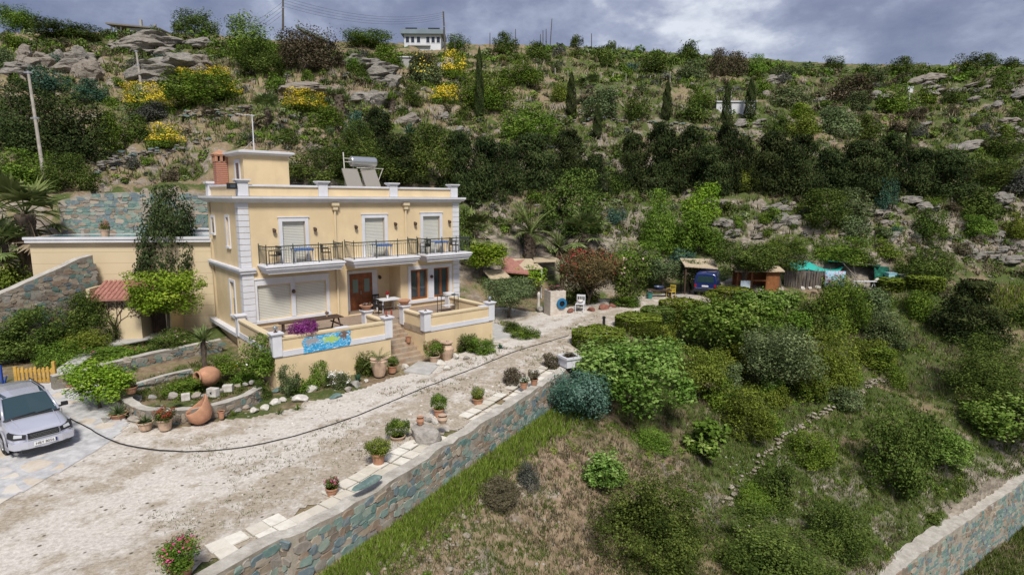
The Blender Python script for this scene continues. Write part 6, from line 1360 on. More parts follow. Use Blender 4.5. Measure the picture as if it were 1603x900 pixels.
q = H(TA[1][0]+.12, 3.15, .9); pot('empty brown bowl on the inner pillar right of the steps', 0, 0, loc=q, r=.32, h=.24, plant=None, prof=[(.14, 0), (.18, .02), (.3, .2), (.35, .22), (.35, .28), (.3, .28)], name='bowl', cat='bowl')
q = H(TA[1][0]-.35, 4.3, -.88); pot('small clay pot standing on the right side of the steps', 0, 0, loc=q, r=.15, h=.3, plant=None)
q = H(1.0, 4.95, .0); pot('trough of purple flowers behind the terrace parapet', 0, 0, loc=q, r=.3, h=.42, plant=('purple', 1.25, .85), prof=[(.28, 0), (.3, .02), (.36, .4), (.38, .42), (.32, .42)])
pot('pot with spiky aloe beside the small leafy tree', 186, 655, zg, .3, .22, M_TERRA, ('aloe', 1.25, 1.0))
pot('terracotta pot with dry plant on the end of the garden bed wall', 206, 615, -1.0, .22, .26, M_TERRA, ('heath', .35, .25))
pot('square terracotta planter beside the yellow gate', 111, 610, -1.45, .22, .26, M_TERRA, ('olive', .55, .5))
pot('white flower pot with pink flowers on the annex roof edge', 153, 362, loc=A(3.2 if False else .6, -.9, AZT), r=.22, h=.4, m=M_TERRA2, plant=('green', .5, .5, 'pink', .3), px=0, py=0) if False else None
q = A(.2, -1.0, AZT); pot('round pot with pink flowers on the annex roof', 0, 0, loc=q, r=.25, h=.42, m=M_TERRA2, plant=('green', .5, .55, 'pink', .35))
def ground_plant(mesh, px, py, w_, h_, label, cat='plant', name='plant', z=None, t=None):
    p = gz(px, py, z) if z is not None else (dp(px, py, t) if t else gpt(px, py)[0]); o = link(name, mesh, (p[0], p[1], p[2]-.02), random.uniform(0, 6), (w_, w_, h_)); tag(o, label, cat); return o
gp = ground_plant
gp(SPIKE, 437, 648, .7, .75, 'grassy tuft left of another one in front of the terrace corner'); gp(SPIKE, 466, 642, .7, .75, 'grassy tuft right of another one in front of the terrace corner'); gp(SPIKE, 364, 650, .6, .6, 'grassy plant right of the broken urn')
gp(crown_mesh('olive', 'airy', 2, 0), 452, 617, .95, 1.3, 'branching succulent at the left of the terrace front wall', 'succulent', 'succulent'); gp(crown_mesh('green', 'dome', 2, 1), 500, 607, .85, 1.15, 'leafy shrub against the terrace front wall', 'shrub', 'shrub'); gp(crown_mesh('olive', 'dome', 2, 1, 1., 'white', .6), 530, 605, 1.1, .75, 'cushion of white daisies in front of the terrace', 'flowers', 'daisy_cushion')
gp(AGAVE, 560, 597, .8, .9, 'blue cactus clump beside the dark leafy bush', 'cactus', 'cactus'); gp(crown_mesh('bush', 'dome', 2, 2, 1.2), 573, 588, 1.0, 1.15, 'dark leafy bush left of the cycad urn', 'shrub', 'shrub'); gp(crown_mesh('green', 'dome', 1, 1), 473, 612, .8, .5, 'low plant between succulent and leafy shrub', 'plant'); gp(crown_mesh('green', 'dome', 1, 0), 512, 590, .5, .6, 'small shoot behind the daisies'); 
gp(crown_mesh('bush', 'dome', 2, 0, 1.2), 733, 550, 1.1, .95, 'dark leafy plant at the right terrace wall', 'shrub', 'shrub'); gp(crown_mesh('green', 'dome', 2, 1), 756, 552, 1.3, .8, 'bright low plant at the right terrace wall', 'shrub', 'shrub'); gp(CYCAD, 768, 540, 1.3, 1.1, 'small cycad at the corner of the right terrace', 'cycad', 'cycad'); gp(AGAVE, 783, 546, .8, .75, 'pale agave right of the small cycad', 'agave', 'agave'); gp(AGAVE, 716, 562, .5, .35, 'tiny blue agave among the stones by the urn', 'agave', 'agave'); gp(crown_mesh('bush', 'dome', 2, 0), 806, 520, 1.5, .7, 'low border plants beside the paved ramp', 'shrub', 'shrub'); gp(crown_mesh('green', 'dome', 2, 2), 823, 528, 1.7, .6, 'bright border plants beside the gravel drive', 'shrub', 'shrub')
gp(crown_mesh('green', 'dome', 2, 1), 287, 618, 1.5, .7, 'grassy clump inside the round stone bed', 'plant'); gp(crown_mesh('green', 'dome', 2, 0), 385, 600, 1.2, .6, 'leafy clump at the right end of the round stone bed', 'plant'); gp(GRASSY, 322, 546, 1.7, 1.2, 'large clump of strappy leaves above the garden wall', 'plant', t=29); gp(crown_mesh('bush', 'dome', 2, 0), 411, 622, .8, .8, 'dark shrub at the left bottom corner of the terrace', 'shrub', 'shrub'); gp(SPIKE, 308, 588, 1.2, .8, 'spiky green plant behind the terracotta jar', t=26.4)

# ---- lying jar and broken urn
JP = [(.10, 0), (.26, .06), (.40, .28), (.43, .5), (.36, .74), (.24, .86), (.22, .9), (.27, .96), (.27, 1.0), (.20, 1.0), (.18, .9), (.3, .7), (.34, .5), (.3, .3)]
p = gz(328, 603, -1.3); mb = MB(); mb.lathe(JP, 22, 0, cap=False); mb.lathe([(0, .3), (.3, .3)], 12, 1, cap=False); mb.lathe([(.0, .0), (.10, 0)], 12, 0, cap=False); o = mb.build('terracotta_jar', [M_TERRA, M_BLACK], smooth=True); o.rotation_euler = (R(82), 0, R(-30)); o.location = (p[0]+.25, p[1]+.35, p[2]+.36); tag(o, 'round terracotta jar lying on its side in the garden bed', 'jar')
p = gz(313, 662, zg); mb = MB(); n = 24; prof = [(.16, 0), (.36, .14), (.44, .36), (.42, .58), (.34, .86), (.26, 1.08)]; V = []; F = []
for k_, (r_, z) in enumerate(prof):
    for j in range(n):
        a = 6.283*j/n; lim = .46+.62*max(0, math.sin(a*.5))**3; zz = min(z, lim); rr2 = float(np.interp(zz, [q[1] for q in prof], [q[0] for q in prof])); V.append((rr2*math.cos(a), rr2*math.sin(a), zz))
for k_ in range(len(prof)-1):
    for j in range(n): F.append((k_*n+j, k_*n+(j+1) % n, (k_+1)*n+(j+1) % n, (k_+1)*n+j))
F.append(tuple(range(n-1, -1, -1))); mb.add(V, F); o = mb.build('broken_urn', M_TERRA, smooth=True); md = o.modifiers.new('thick', 'SOLIDIFY'); md.thickness = .035; md.offset = -1; o.location = p; o.rotation_euler.z = R(-150); tag(o, 'broken terracotta urn with one side cut away by the round bed', 'urn')

# ------------------------------------------------------------------ garden walls, gate, ladder, stones
wall('garden_wall', [tuple(gz(80, 588, -.72)), tuple(gz(130, 578, -.72)), tuple(gz(200, 560, -.7)), tuple(gz(270, 545, -.65)), tuple(gz(345, 531, -.55))], .4, lambda x, y: -1.9, M_STONE_G, 'low grey stone garden wall behind the round bed', 'stone wall', seed=11, stones='g', rowh=.17, zlay=-1.6)
wall('stone_kerb', [tuple(gz(202, 603, -1.12)), tuple(gz(255, 588, -1.12)), tuple(gz(300, 577, -1.12))], .28, lambda x, y: -1.6, M_STONE_G, 'pale stone kerb running along the foot of the garden wall', 'kerb', seed=12)
rb = [(198, 622), (215, 634), (250, 640), (300, 638), (350, 628), (395, 612), (405, 604)]
wall('planter_wall', [tuple(gz(a, b_, -1.08)) for a, b_ in rb], .35, lambda x, y: -1.8, M_STONE_G, 'curved grey stone wall of the round garden bed', 'stone wall', seed=13, step=.3, stones='g', rowh=.15, zlay=-1.65)
M_ROCKG = mat('grey_schist', (.3, .29, .27), .9); k = NB(M_ROCKG); n = k.noise(k.coord(scale=(1, 1, 2.5)), 3, 7, .7); oi = k.n('ShaderNodeObjectInfo').outputs['Random']
k.color(k.mix(k.map(oi, .3, .9, 0, .6), k.ramp(n, [(.3, (.14, .13, .12)), (.5, (.29, .275, .25)), (.7, (.46, .44, .40))]), k.ramp(n, [(.3, (.17, .13, .10)), (.5, (.34, .27, .20)), (.7, (.50, .42, .34))]))); k.bump(n, .8, .06)
M_PALE = mat('pale_limestone', (.55, .52, .47), .9); k = NB(M_PALE); n = k.noise(k.coord(), 4, 6, .7); k.color(k.ramp(n, [(.3, (.34, .31, .27)), (.55, (.56, .53, .48)), (.75, (.72, .70, .66))])); k.bump(n, .5, .04)
M_TEALR = mat('teal_schist', (.12, .19, .17), .8); k = NB(M_TEALR); n = k.noise(k.coord(), 4, 6, .7); k.color(k.ramp(n, [(.3, (.08, .13, .12)), (.55, (.14, .205, .19)), (.75, (.26, .31, .28))])); k.bump(n, .5, .04)
def stone(px, py, wpx, label, z=None, m=None, asp=(1, .8, .6), name='stone', cat='stone', group=None, t=None, tilt=0.):
    if z is not None: p = gz(px, py, z); tt = proj(p)[0, 2]
    else: p, tt = gpt(px, py)
    w_ = wpx*tt/FPX; mb = MB(); sd_ = random.randrange(8); mb.rock((0, 0, 0), [w_*q for q in asp], 0, sd_, ang=tilt); o = mb.build(name, m or M_ROCKG)
    o.location = (p[0], p[1], p[2]+w_*asp[2]*.25); o.rotation_euler.z = random.uniform(0, 6); tag(o, label, cat, group); return o
for a in [(238, 624, 16, 'grey stone on the left end of the round bed wall', -1.05), (270, 622, 20, 'dark bluish stone on the round bed wall', -1.05), (308, 621, 18, 'pale stone next to the white block on the round bed wall', -1.05), (322, 621, 14, 'brownish stone on the middle of the round bed wall', -1.05), (347, 613, 12, 'small rounded stone between the two white blocks', -1.05), (372, 605, 11, 'small round stone right of the white blocks', -1.05), (384, 603, 11, 'second small round stone right of the white blocks', -1.05), (394, 600, 12, 'stone at the right end of the round bed wall', -1.05)]:
    stone(*a, group='stones set on the round bed wall')
def block(px, py, z, sz, label, m, rz=.3, hole=False, name='stone_block'):
    p = gz(px, py, z); mb = MB(); mb.box((-sz[0]/2, -sz[1]/2, 0), (sz[0]/2, sz[1]/2, sz[2]))
    if hole: mb.lathe([(.06, 0), (.06, .012), (0, .012)], 12, 1, Matrix.Translation((0, -sz[1]/2, sz[2]*.5)) @ Matrix.Rotation(math.pi/2, 4, 'X'))
    o = mb.build(name, [m, M_BLACK], bevel=.015); o.location = p; o.rotation_euler.z = rz; tag(o, label, 'stone block'); return o
block(334, 620, -1.07, (.4, .25, .33), 'white block with a round hole on the bed wall', M_PALE, -.2, True); block(291, 626, -1.07, (.3, .22, .26), 'white block left of the one with a hole', M_PALE, .5); block(357, 612, -1.07, (.36, .25, .26), 'white block right of the one with a hole', M_PALE, .2)
for a in [(392, 632, 18, 'stone heap top stone by the terrace corner'), (383, 640, 16, 'reddish flat stone below the heap'), (398, 645, 20, 'large white stone in the border below the terrace corner'), (415, 640, 18, 'grey boulder in the border right of the large white stone'), (430, 632, 20, 'pale boulder behind the left grassy tuft'), (443, 628, 15, 'white stone between the two grassy tufts'), (470, 628, 26, 'big pale boulder behind the right grassy tuft'), (488, 612, 22, 'light boulder against the terrace wall'), (340, 648, 16, 'pale flat stone right of the broken urn'), (372, 645, 14, 'stone beside the small terracotta jar'), (545, 612, 16, 'stone in front of the daisies'),
          (556, 605, 24, 'brown flat boulder in front of the cactus'), (574, 598, 12, 'upright white stone near the cycad urn'), (625, 568, 14, 'white stone at the bottom left of the steps'), (634, 578, 20, 'pale stone along the grey landing slab'), (690, 572, 22, 'white boulder right of the landing slab'), (713, 560, 18, 'pale boulder below the ridged urn'), (730, 563, 16, 'grey boulder right of the ridged urn'), (700, 579, 18, 'flat white stone in front of the ridged urn'), (210, 660, 22, 'stone at the corner of the paving'), (200, 640, 18, 'stone under the spiky aloe'), (215, 627, 20, 'stone at the left end of the round bed'), (105, 600, 14, 'stone beside the gate post'), (200, 566, 20, 'rounded boulder on the garden wall')]:
    stone(a[0], a[1], a[2], a[3], m=M_PALE if any(w_ in a[3] for w_ in ('white', 'pale', 'light')) else M_ROCKG, z=-.68 if 'garden wall' in a[3] else None, group='stones along the garden border')
stone(436, 612, 24, 'teal flat stone under the succulent', m=M_TEALR, asp=(1, .8, .3)); stone(527, 622, 28, 'teal flat stone below the daisies', m=M_TEALR, asp=(1, .7, .3))
p = gz(576, 758, -1.16); mb = MB(); mb.rock((0, 0, 0), (1.15, .5, .14), 0, 3); o = mb.build('slate_slab', M_TEALR); o.location = (p[0], p[1], p[2]+.06); o.rotation_euler.z = R(60); tag(o, 'long teal slate slab lying on the wall top', 'slab')
# landing slab, path slabs
def flat_poly(name, pix, z, m, label=None, cat=None, kind=None, th=.05):
    P = [gz(a, b_, z) for a, b_ in pix]; mb = MB(); mb.prism([(q[0], q[1]) for q in P], z-th, z); o = mb.build(name, m); tag(o, label, cat, None, kind); return o
M_CONC = weathered('concrete', (.42, .41, .39), .15, .9, 2, (.7, .7, .7), .25, .2)
flat_poly('landing_slab', [(632, 580), (655, 565), (690, 568), (672, 586)], -1.55, M_CONC, 'grey flat slab on the ground at the foot of the steps', 'slab', th=.12)
flat_poly('paved_ramp', [(772, 505), (815, 520), (806, 531), (762, 532)], -1.43, M_CONC, kind='structure')
flat_poly('garden_path', [(100, 588), (160, 545), (245, 528), (330, 518), (330, 512), (240, 521), (150, 535), (85, 580)], -1.02, M_CONC, kind='structure')
flat_poly('drain_cover', [(155, 651), (168, 647), (176, 655), (163, 661)], -1.515, M_ROCKG, 'small square grey drain cover in the paving', 'drain cover', th=.03)
flat_poly('access_cover', [(884, 526), (899, 523), (902, 528), (887, 530)], -1.44, M_ROCKG, 'flat grey cover lying in the gravel drive', 'cover', th=.04)
# gate
ga, gb = gz(28, 607, -1.55), gz(88, 604, -1.5); gd = gb-ga; gl = float(np.linalg.norm(gd[:2])); M_GATE = weathered('yellow_wood', (.50, .31, .07), .2, .7, 3, (.6, .55, .5), .25, .2)
g_ = thing('garden_gate', 'yellow wooden picket gate behind the parked car', 'gate', ga, math.atan2(gd[1], gd[0]))
for x in (0, gl): mb = MB(); mb.box((x-.06, -.06, -.1), (x+.06, .06, 1.15 if x else .95)); mb.build('post', M_GATE, g_, bevel=.01)
for z in (.25, .68): mb = MB(); mb.box((.07, .02, z), (gl-.07, .06, z+.1)); mb.build('rail', M_GATE, g_)
n = 9
for i in range(n):
    x = .1+(gl-.2)*i/(n-1); mb = MB(); h_ = .86+.04*math.sin(i*2.1); mb.prism([(x-.05, .03), (x+.05, .03), (x+.05, h_), (x, h_+.05), (x-.05, h_)], -.02, .018, axis=1); mb.build('picket', M_GATE, g_)
p = gz(5, 607, -1.5); mb = MB(); mb.cbox((0, 0, .5), (.07, .07, 1.0)); mb.cbox((.1, 0, .25), (.05, .05, .6), rot=Vector((0, 0, 1)).rotation_difference(Vector((.4, 0, 1)))); o = mb.build('fence_post', mat('blue_paint', (.02, .06, .3), .5)); o.location = p; tag(o, 'blue painted post left of the yellow gate', 'post')
# ladder lying on the bank
la, lb_ = gpt(20, 566)[0]+np.array([0, 0, .12]), gpt(88, 540)[0]+np.array([0, 0, .15]); u = Vector(lb_-la); L0 = u.length; u.normalize(); sdv = u.cross(Vector((0, .5, 1))).normalized(); sdv = Vector(gz(30, 570, la[2])-gz(22, 560, la[2])).normalized()
ld = thing('ladder', 'aluminium ladder lying on the bank beside the round green shrub', 'ladder', la)
for s in (0, .42): mb = MB(); a0 = Vector((0, 0, 0))+sdv*s; mb.tube([a0, a0+u*L0], .035, 6); mb.build('rail', M_METAL, ld)
for i in range(8): mb = MB(); a0 = u*(L0*(i+.5)/8); mb.tube([a0, a0+sdv*.42], .022, 5); mb.build('rung', M_METAL, ld)
# yellow ball and small things in the bed
p = gz(368, 578, -1.2); mb = MB(); mb.lathe([(0.01, -.13)]+[(.13*math.cos(a), .13*math.sin(a)) for a in np.linspace(-1.4, 1.4, 9)]+[(0.01, .13)], 14); o = mb.build('ball', LM['yellow'], smooth=True); o.location = (p[0], p[1], p[2]+.14); tag(o, 'yellow ball lying in the garden bed', 'ball')
# hose along the drive
hp = [(105, 655), (135, 668), (165, 683), (200, 694), (250, 701), (310, 702), (380, 696), (440, 684), (500, 668), (560, 648), (620, 626), (680, 603), (740, 580), (800, 558), (850, 541), (890, 529)]
pts = poly_resample([gz(a, b_, -1.53) for a, b_ in hp], .35); mb = MB(); mb.tube([(p[0], p[1], zat(p[0], p[1])+(.045 if p[0] > -11 else .065)) for p in pts], .02, 6)
tag(mb.build('hose', M_BLACK, smooth=True), 'long black hose lying across the gravel drive', 'hose')
# ---- tile path along the wall (laid paving: part of the setting)
M_PAVE = mat('white_paving_tiles', (.62, .58, .50), .85); k = NB(M_PAVE); oi = k.n('ShaderNodeNewGeometry').outputs['Random Per Island']; n = k.noise(k.coord(), 5, 6, .65)
k.color(k.mix(k.map(n, .35, .75, 0, .5), k.ramp(oi, [(0, (.52, .48, .40)), (.5, (.64, .60, .52)), (1, (.71, .68, .61))]), (.42, .38, .31))); k.bump(n, .2, .02)
mb = MB(); rr = random.Random(3); W2 = poly_resample([(*q, 0) for q in EDGE[2:9]], .08); acc = 0; cum = [0]
for a, b_ in zip(W2[:-1], W2[1:]): acc += np.linalg.norm(b_-a); cum.append(acc)
WX = np.array(W2); s = .5
while s < acc-2.2:
    i = int(np.searchsorted(cum, s)); d = WX[min(i+3, len(WX)-1)]-WX[max(i-3, 0)]; d = d/np.linalg.norm(d); nn = np.array([-d[1], d[0], 0]); rz = math.atan2(d[1], d[0])
    gap = 8.6 < s < 10.3
    for row in range(2):
        if rr.random() < .05 or gap: continue
        if row == 1 and (2.9 < s < 3.5 or s > 12.5 and rr.random() < .15): continue
        c = WX[i]+nn*(.47+row*.50); z = zat(c[0], c[1])+.065+rr.uniform(0, .012); mb.cbox((c[0], c[1], z), (.44, .44, .04), rot=rz+rr.uniform(-.04, .04))
    s += .485
o = mb.build('paved_path', M_PAVE); tag(o, kind='structure')
# ---- flat boulder with small pots halfway along the path
pc = gz(668, 690, zg); mb = MB(); mb.rock((0, 0, .25), (1.35, 1.5, .75), 0, 5); o = mb.build('boulder', M_ROCKG); o.location = pc; o.rotation_euler.z = .5; tag(o, 'flat-topped boulder carrying small pots beside the stone wall', 'boulder')
bz = pc[2]+.52
for px, py, r_, h_, m_, lb in ((658, 664, .14, .28, M_TERRA, 'reddish clay pot on the left of the flat boulder'), (693, 662, .18, .3, M_TERRA2, 'pale round clay jar on the right of the flat boulder')):
    pot(lb, px, py, bz, r_, h_, m_, None, prof=[(r_*.6, 0), (r_, h_*.5), (r_*.7, h_*.9), (r_*.85, h_), (r_*.6, h_)], name='clay_jar', cat='jar')
pot('leafy plant in a dark pot behind the flat boulder', 687, 655, zg, .2, .4, None, ('green', .6, .65))
for a in [(672, 660, 16, 'brown stone on the flat boulder between the jars'), (681, 662, 14, 'pale stone on the flat boulder between the jars'), (664, 657, 12, 'dark stone behind the reddish jar on the boulder')]: stone(*a, z=bz, m=M_PALE if 'pale' in a[3] else M_ROCKG)
for a in [(645, 690, 14, 'stone at the foot of the flat boulder'), (640, 682, 12, 'small stone left of the flat boulder'), (650, 698, 12, 'stone between flat boulder and leafy bowl')]: stone(*a)

# ------------------------------------------------------------------ terrace furniture
fr_ = Matrix.Rotation(math.pi/2-YAW, 4, 'Z')
def furn(name, label, cat, a, d, z=0., rz=0., group=None): return thing(name, label, cat, H(a, d, z), math.pi/2-YAW+rz, group)
tb = furn('picnic_table', 'dark wooden picnic table on the left terrace', 'table', 2.85, 2.9, 0, 0)
mb = MB()
for i in range(5): mb.box((-.85, -.42+i*.17, .72), (.85, -.42+i*.17+.155, .76))
mb.build('table_top', M_DARKWOOD, tb)
for x in (-.65, .65):
    for s in (-1, 1): mb = MB(); mb.tube([(x, s*.62, .0), (x, s*.2, .72)], .045, 4); mb.build('leg', M_DARKWOOD, tb)
    mb = MB(); mb.box((x-.03, -.7, .36), (x+.03, .7, .42)); mb.build('crossbar', M_DARKWOOD, tb)
bn = furn('bench', 'dark wooden bench behind the picnic table', 'bench', 2.1, 1.55, 0, 0); mb = MB(); mb.box((-1.0, -.14, .40), (1.0, .14, .45)); mb.build('seat', M_DARKWOOD, bn)
for x in (-.8, .8): mb = MB(); mb.box((x-.04, -.12, 0), (x+.04, .12, .40)); mb.build('leg', M_DARKWOOD, bn)
q = H(3.05, 2.8, .76); pot('small flower jar on the picnic table', 0, 0, loc=q, r=.06, h=.13, m=M_TERRA2, plant=('heath', .2, .16, 'palepink', .3), name='jar', cat='jar')
wt = furn('white_table', 'white table with four square legs in the porch', 'table', 8.0, .1, 0, 0)
mb = MB(); mb.box((-.62, -.42, .70), (.62, .42, .75)); mb.build('table_top', M_WHITE, wt)
for x in (-.56, .56):
    for y in (-.36, .36): mb = MB(); mb.box((x-.035, y-.035, 0), (x+.035, y+.035, .70)); mb.build('leg', M_WHITE, wt)
q = H(7.95, .1, .75); pot('white vase with dark red flowers on the white table', 0, 0, loc=q, r=.07, h=.22, m=M_PLATE, plant=('redf', .22, .26), name='vase', cat='vase')
def chair(root, m, arm=True):
    mb = MB(); mb.box((-.23, -.23, .42), (.23, .23, .46)); mb.build('seat', m, root, bevel=.01)
    mb = MB(); mb.box((-.23, .19, .46), (.23, .23, .60)); 
    for x in (-.21, -.1, 0, .1, .21): mb.box((x-.02, .195, .6), (x+.02, .225, .82))
    mb.box((-.23, .185, .8), (.23, .235, .9)); mb.build('backrest', m, root, bevel=.01)
    for x in (-.21, .21):
        for y in (-.21, .21): mb = MB(); mb.tube([(x*1.05, y*1.05, 0), (x, y, .42)], .022, 5); mb.build('leg', m, root)
        if arm: mb = MB(); mb.tube([(x*1.1, -.2, .44), (x*1.12, -.2, .64), (x*1.1, .2, .66)], .02, 5); mb.build('armrest', m, root)
c = furn('porch_chair', 'black chair pulled up to the white porch table, nearest the door', 'chair', 7.15, .45, 0, 1.9); chair(c, M_BLACK)
c = furn('porch_chair', 'black chair behind the white porch table', 'chair', 7.75, -.75, 0, .1); chair(c, M_BLACK)
for a, lb in ((7.25, 'red bottle standing on the porch floor'), (7.6, 'second small bottle standing on the porch floor')):
    q = H(a, 1.15, 0); mb = MB(); mb.lathe([(.05, 0), (.05, .2), (.02, .27), (.02, .33)], 10); o = mb.build('bottle', mat('red_glass', (.3, .05, .04), .2)); o.location = q; tag(o, lb, 'bottle')
ct = furn('plant_rack', 'narrow black metal rack with a tray on the right terrace', 'rack', 10.6, 2.5, 0, 0); mb = MB()
for x in (-.6, .6):
    for y in (-.2, .2): mb = MB(); mb.tube([(x, y, 0), (x, y, 1.05)], .022, 5); mb.build('leg', M_IRON, ct)
mb = MB(); mb.box((-.62, -.22, .98), (.62, .22, 1.0)); mb.build('shelf', M_IRON, ct); mb = MB(); mb.box((-.35, -.18, .4), (.35, .18, .42)); mb.build('tray', M_WHITE, ct)
q = H(10.55, 2.5, 1.0); mb = MB(); mb.box((-.2, -.14, 0), (.22, .12, .05)); o = mb.build('cushion', M_PALE); o.location = q; o.rotation_euler.z = .7; tag(o, 'pale folded cloth on the metal rack', 'cloth')
# balcony furniture
for i, (a, lb) in enumerate(((2.8, 'first balcony'), (7.4, 'middle balcony'), (11.3, 'right balcony'))):
    t_ = furn('balcony_table', 'white table with blue cloth on the '+{'first balcony': 'left balcony'}.get(lb, lb), 'table', a, .6, 3.31, 0); mb = MB(); mb.box((-.5, -.3, .68), (.5, .3, .72)); mb.build('table_top', M_WHITE, t_); mb = MB(); mb.box((-.51, -.31, .722), (.51, .31, .73)); mb.box((-.51, -.318, .62), (.51, -.312, .73)); mb.build('cloth', mat('blue_cloth', (.12, .22, .5), .9), t_)
    for x in (-.45, .45):
        for y in (-.25, .25): mb = MB(); mb.box((x-.025, y-.025, 0), (x+.025, y+.025, .68)); mb.build('leg', M_WHITE, t_)
for a, rz, lb in ((1.45, -1.3, 'dark chair at the left end of the left balcony'), (4.1, 1.4, 'dark chair at the right end of the left balcony'), (10.35, -1.3, 'dark chair at the left end of the right balcony'), (12.45, 1.4, 'dark chair at the right end of the right balcony')):
    chair(furn('balcony_chair', lb, 'chair', a, .55, 3.31, rz), M_BLACK)
# pillar lamps on the terrace
for a, d, lb in ((TA[0][0]+.12, DT-.12, 'small globe lamp on the left corner pillar of the terrace'), (TA[1][1]-.12, DT-.12, 'small globe lamp on the far right pillar of the terrace')):
    q = H(a, d, .9); l_ = thing('pillar_lamp', lb, 'lamp', q); mb = MB(); mb.lathe([(.08, 0), (.08, .03), (.03, .05), (.03, .1)], 10); mb.build('base', M_DARKWOOD, l_); mb = MB(); mb.lathe([(.03, .1), (.09, .16), (.10, .22), (.06, .29), (0.01, .31)], 12); mb.build('globe', M_LAMP, l_, smooth=True)
for a, d, lb in ((TA[0][1]-.12, DT-.12, 'small dark spike light on the front pillar left of the steps'), (TA[1][0]+.12, DT-.12, 'small dark spike light on the front pillar right of the steps')):
    q = H(a, d, .9); l_ = thing('pillar_lamp', lb, 'lamp', q); mb = MB(); mb.lathe([(.09, 0), (.07, .03), (.02, .04), (.02, .06)], 10); mb.build('base', M_DARKWOOD, l_)
# ---- solar water heater and aerial on the roof
M_PANEL = mat('solar_glass', (.25, .23, .20), .2, 0, .8); ROOF = ZC+.36
sh_ = furn('solar_water_heater', 'solar water heater with steel tank on the villa roof', 'solar heater', 7.75, -2.4, ROOF, 0)
for x in (-.95, .25): mb = MB(); mb.add([(x-.25, -.75, .35), (x+.75, -.75, .35), (x+1.0, .55, 1.65), (x, .55, 1.65), (x-.25, -.7, .28), (x+.75, -.7, .28), (x+1.0, .6, 1.58), (x, .6, 1.58)], [(0, 1, 2, 3), (4, 7, 6, 5), (0, 4, 5, 1), (1, 5, 6, 2), (2, 6, 7, 3), (3, 7, 4, 0)]); mb.build('collector_panel', M_PANEL, sh_)
mb = MB(); mb.lathe([(.01, -.85), (.26, -.84), (.30, -.78), (.30, .78), (.26, .84), (.01, .85)], 20, 0, Matrix.Translation((.55, .75, 2.1)) @ Matrix.Rotation(math.pi/2, 4, 'Y')); mb.build('tank', M_METAL, sh_, smooth=False)
mb = MB()
for x in (-.1, .45, .8, 1.3): mb.tube([(x, .6, 0), (x, .75, 1.85)], .025, 5)
mb.tube([(-.1, .3, 1.7), (1.9, .7, 1.72)], .025, 5); mb.tube([(1.3, .8, .3), (1.85, .7, 1.7)], .025, 5); mb.tube([(.8, .8, .2), (1.35, .8, 1.7)], .02, 5); mb.tube([(1.35, .8, .2), (.75, .8, 1.7)], .02, 5); mb.tube([(-.75, .5, 0), (-.75, .7, 2.6)], .035, 6); mb.tube([(-.75, .7, 2.25), (-.25, .75, 2.25)], .025, 5); mb.tube([(-.75, .7, 2.05), (-.25, .75, 2.05)], .025, 5); mb.build('stand', M_PALE, sh_)
an = furn('tv_aerial', 'thin white television aerial mast behind the roof tower', 'aerial', 2.35, -4.6, 9.0, 0); mb = MB(); mb.tube([(0, 0, 0), (0, 0, 2.2)], .03, 6); mb.tube([(0, 0, .8), (-1.1, .6, -.4)], .008, 4); mb.build('mast', M_WHITE, an); mb = MB(); mb.tube([(-.8, 0, 2.15), (.12, 0, 2.15)], .018, 5)
for x in np.linspace(-.75, .1, 7): mb.tube([(x, -.22, 2.15), (x, .22, 2.15)], .008, 4)
mb.build('antenna', M_WHITE, an)

# ------------------------------------------------------------------ beyond the house
M_REED = mat('reed_mat', (.40, .32, .2), .95); k = NB(M_REED); n = k.noise(k.coord(scale=(1.5, 22, 1)), 3, 4, .7); k.color(k.ramp(n, [(.3, (.24, .18, .11)), (.5, (.46, .37, .25)), (.7, (.64, .56, .43))])); k.bump(n, .5, .03)
def slab_from(mb, pts, th, mi=0):
    P = [Vector(p) for p in pts]; Q = [p-Vector((0, 0, th)) for p in P]; mb.add(P+Q, [(0, 1, 2, 3), (7, 6, 5, 4), (0, 4, 5, 1), (1, 5, 6, 2), (2, 6, 7, 3), (3, 7, 4, 0)], mi)
pg = thing('pergola', 'open garden shelter with red tiles and reed mats beside the villa', 'shelter', gz(800, 452, -1.2))
def loc_(px, py, t): return tuple(dp(px, py, t)-np.array(pg.location))
mb = MB(); slab_from(mb, [loc_(783, 424, 46.5), loc_(828, 428, 47.5), loc_(822, 406, 51), loc_(790, 402, 51)], .12); mb.build('tiled_roof', M_ROOFT, pg)
mb = MB(); slab_from(mb, [loc_(768, 437, 44.5), loc_(800, 434, 45), loc_(786, 421, 47), loc_(756, 423, 46.5)], .06); slab_from(mb, [loc_(820, 422, 48), loc_(850, 420, 49), loc_(832, 405, 51.5), loc_(802, 405, 50.6)], .06); slab_from(mb, [loc_(836, 410, 50), loc_(880, 409, 51), loc_(870, 403, 54), loc_(835, 403, 53)], .06); mb.build('reed_roof', M_REED, pg)
for px, py, t_ in ((770, 437, 44.6), (848, 420, 49), (800, 434, 45.2), (878, 409, 51)):
    a = np.array(loc_(px, py, t_)); mb = MB(); mb.tube([(a[0], a[1], a[2]-.05), (a[0], a[1], -.6)], .06, 6); mb.build('post', M_WHITE if px in (848,) else M_DARKWOOD, pg)
mb = MB(); a, b_ = np.array(loc_(722, 436, 47)), np.array(loc_(775, 436, 48)); mb.box((a[0], a[1], -.5), (b_[0], b_[1]+.3, a[2])); mb.build('brick_counter', weathered('red_brown_brick', (.22, .09, .055), .2), pg)
pv = gpt(868, 491)[0]; sp_ = thing('stone_pillar', 'square pale stone pillar with a blue hose reel on its side', 'pillar', pv, .35); mb = MB(); mb.box((-.6, -.6, -.2), (.6, .6, 1.75)); bl = mb.build('pillar', M_PALE, sp_, bevel=.03)
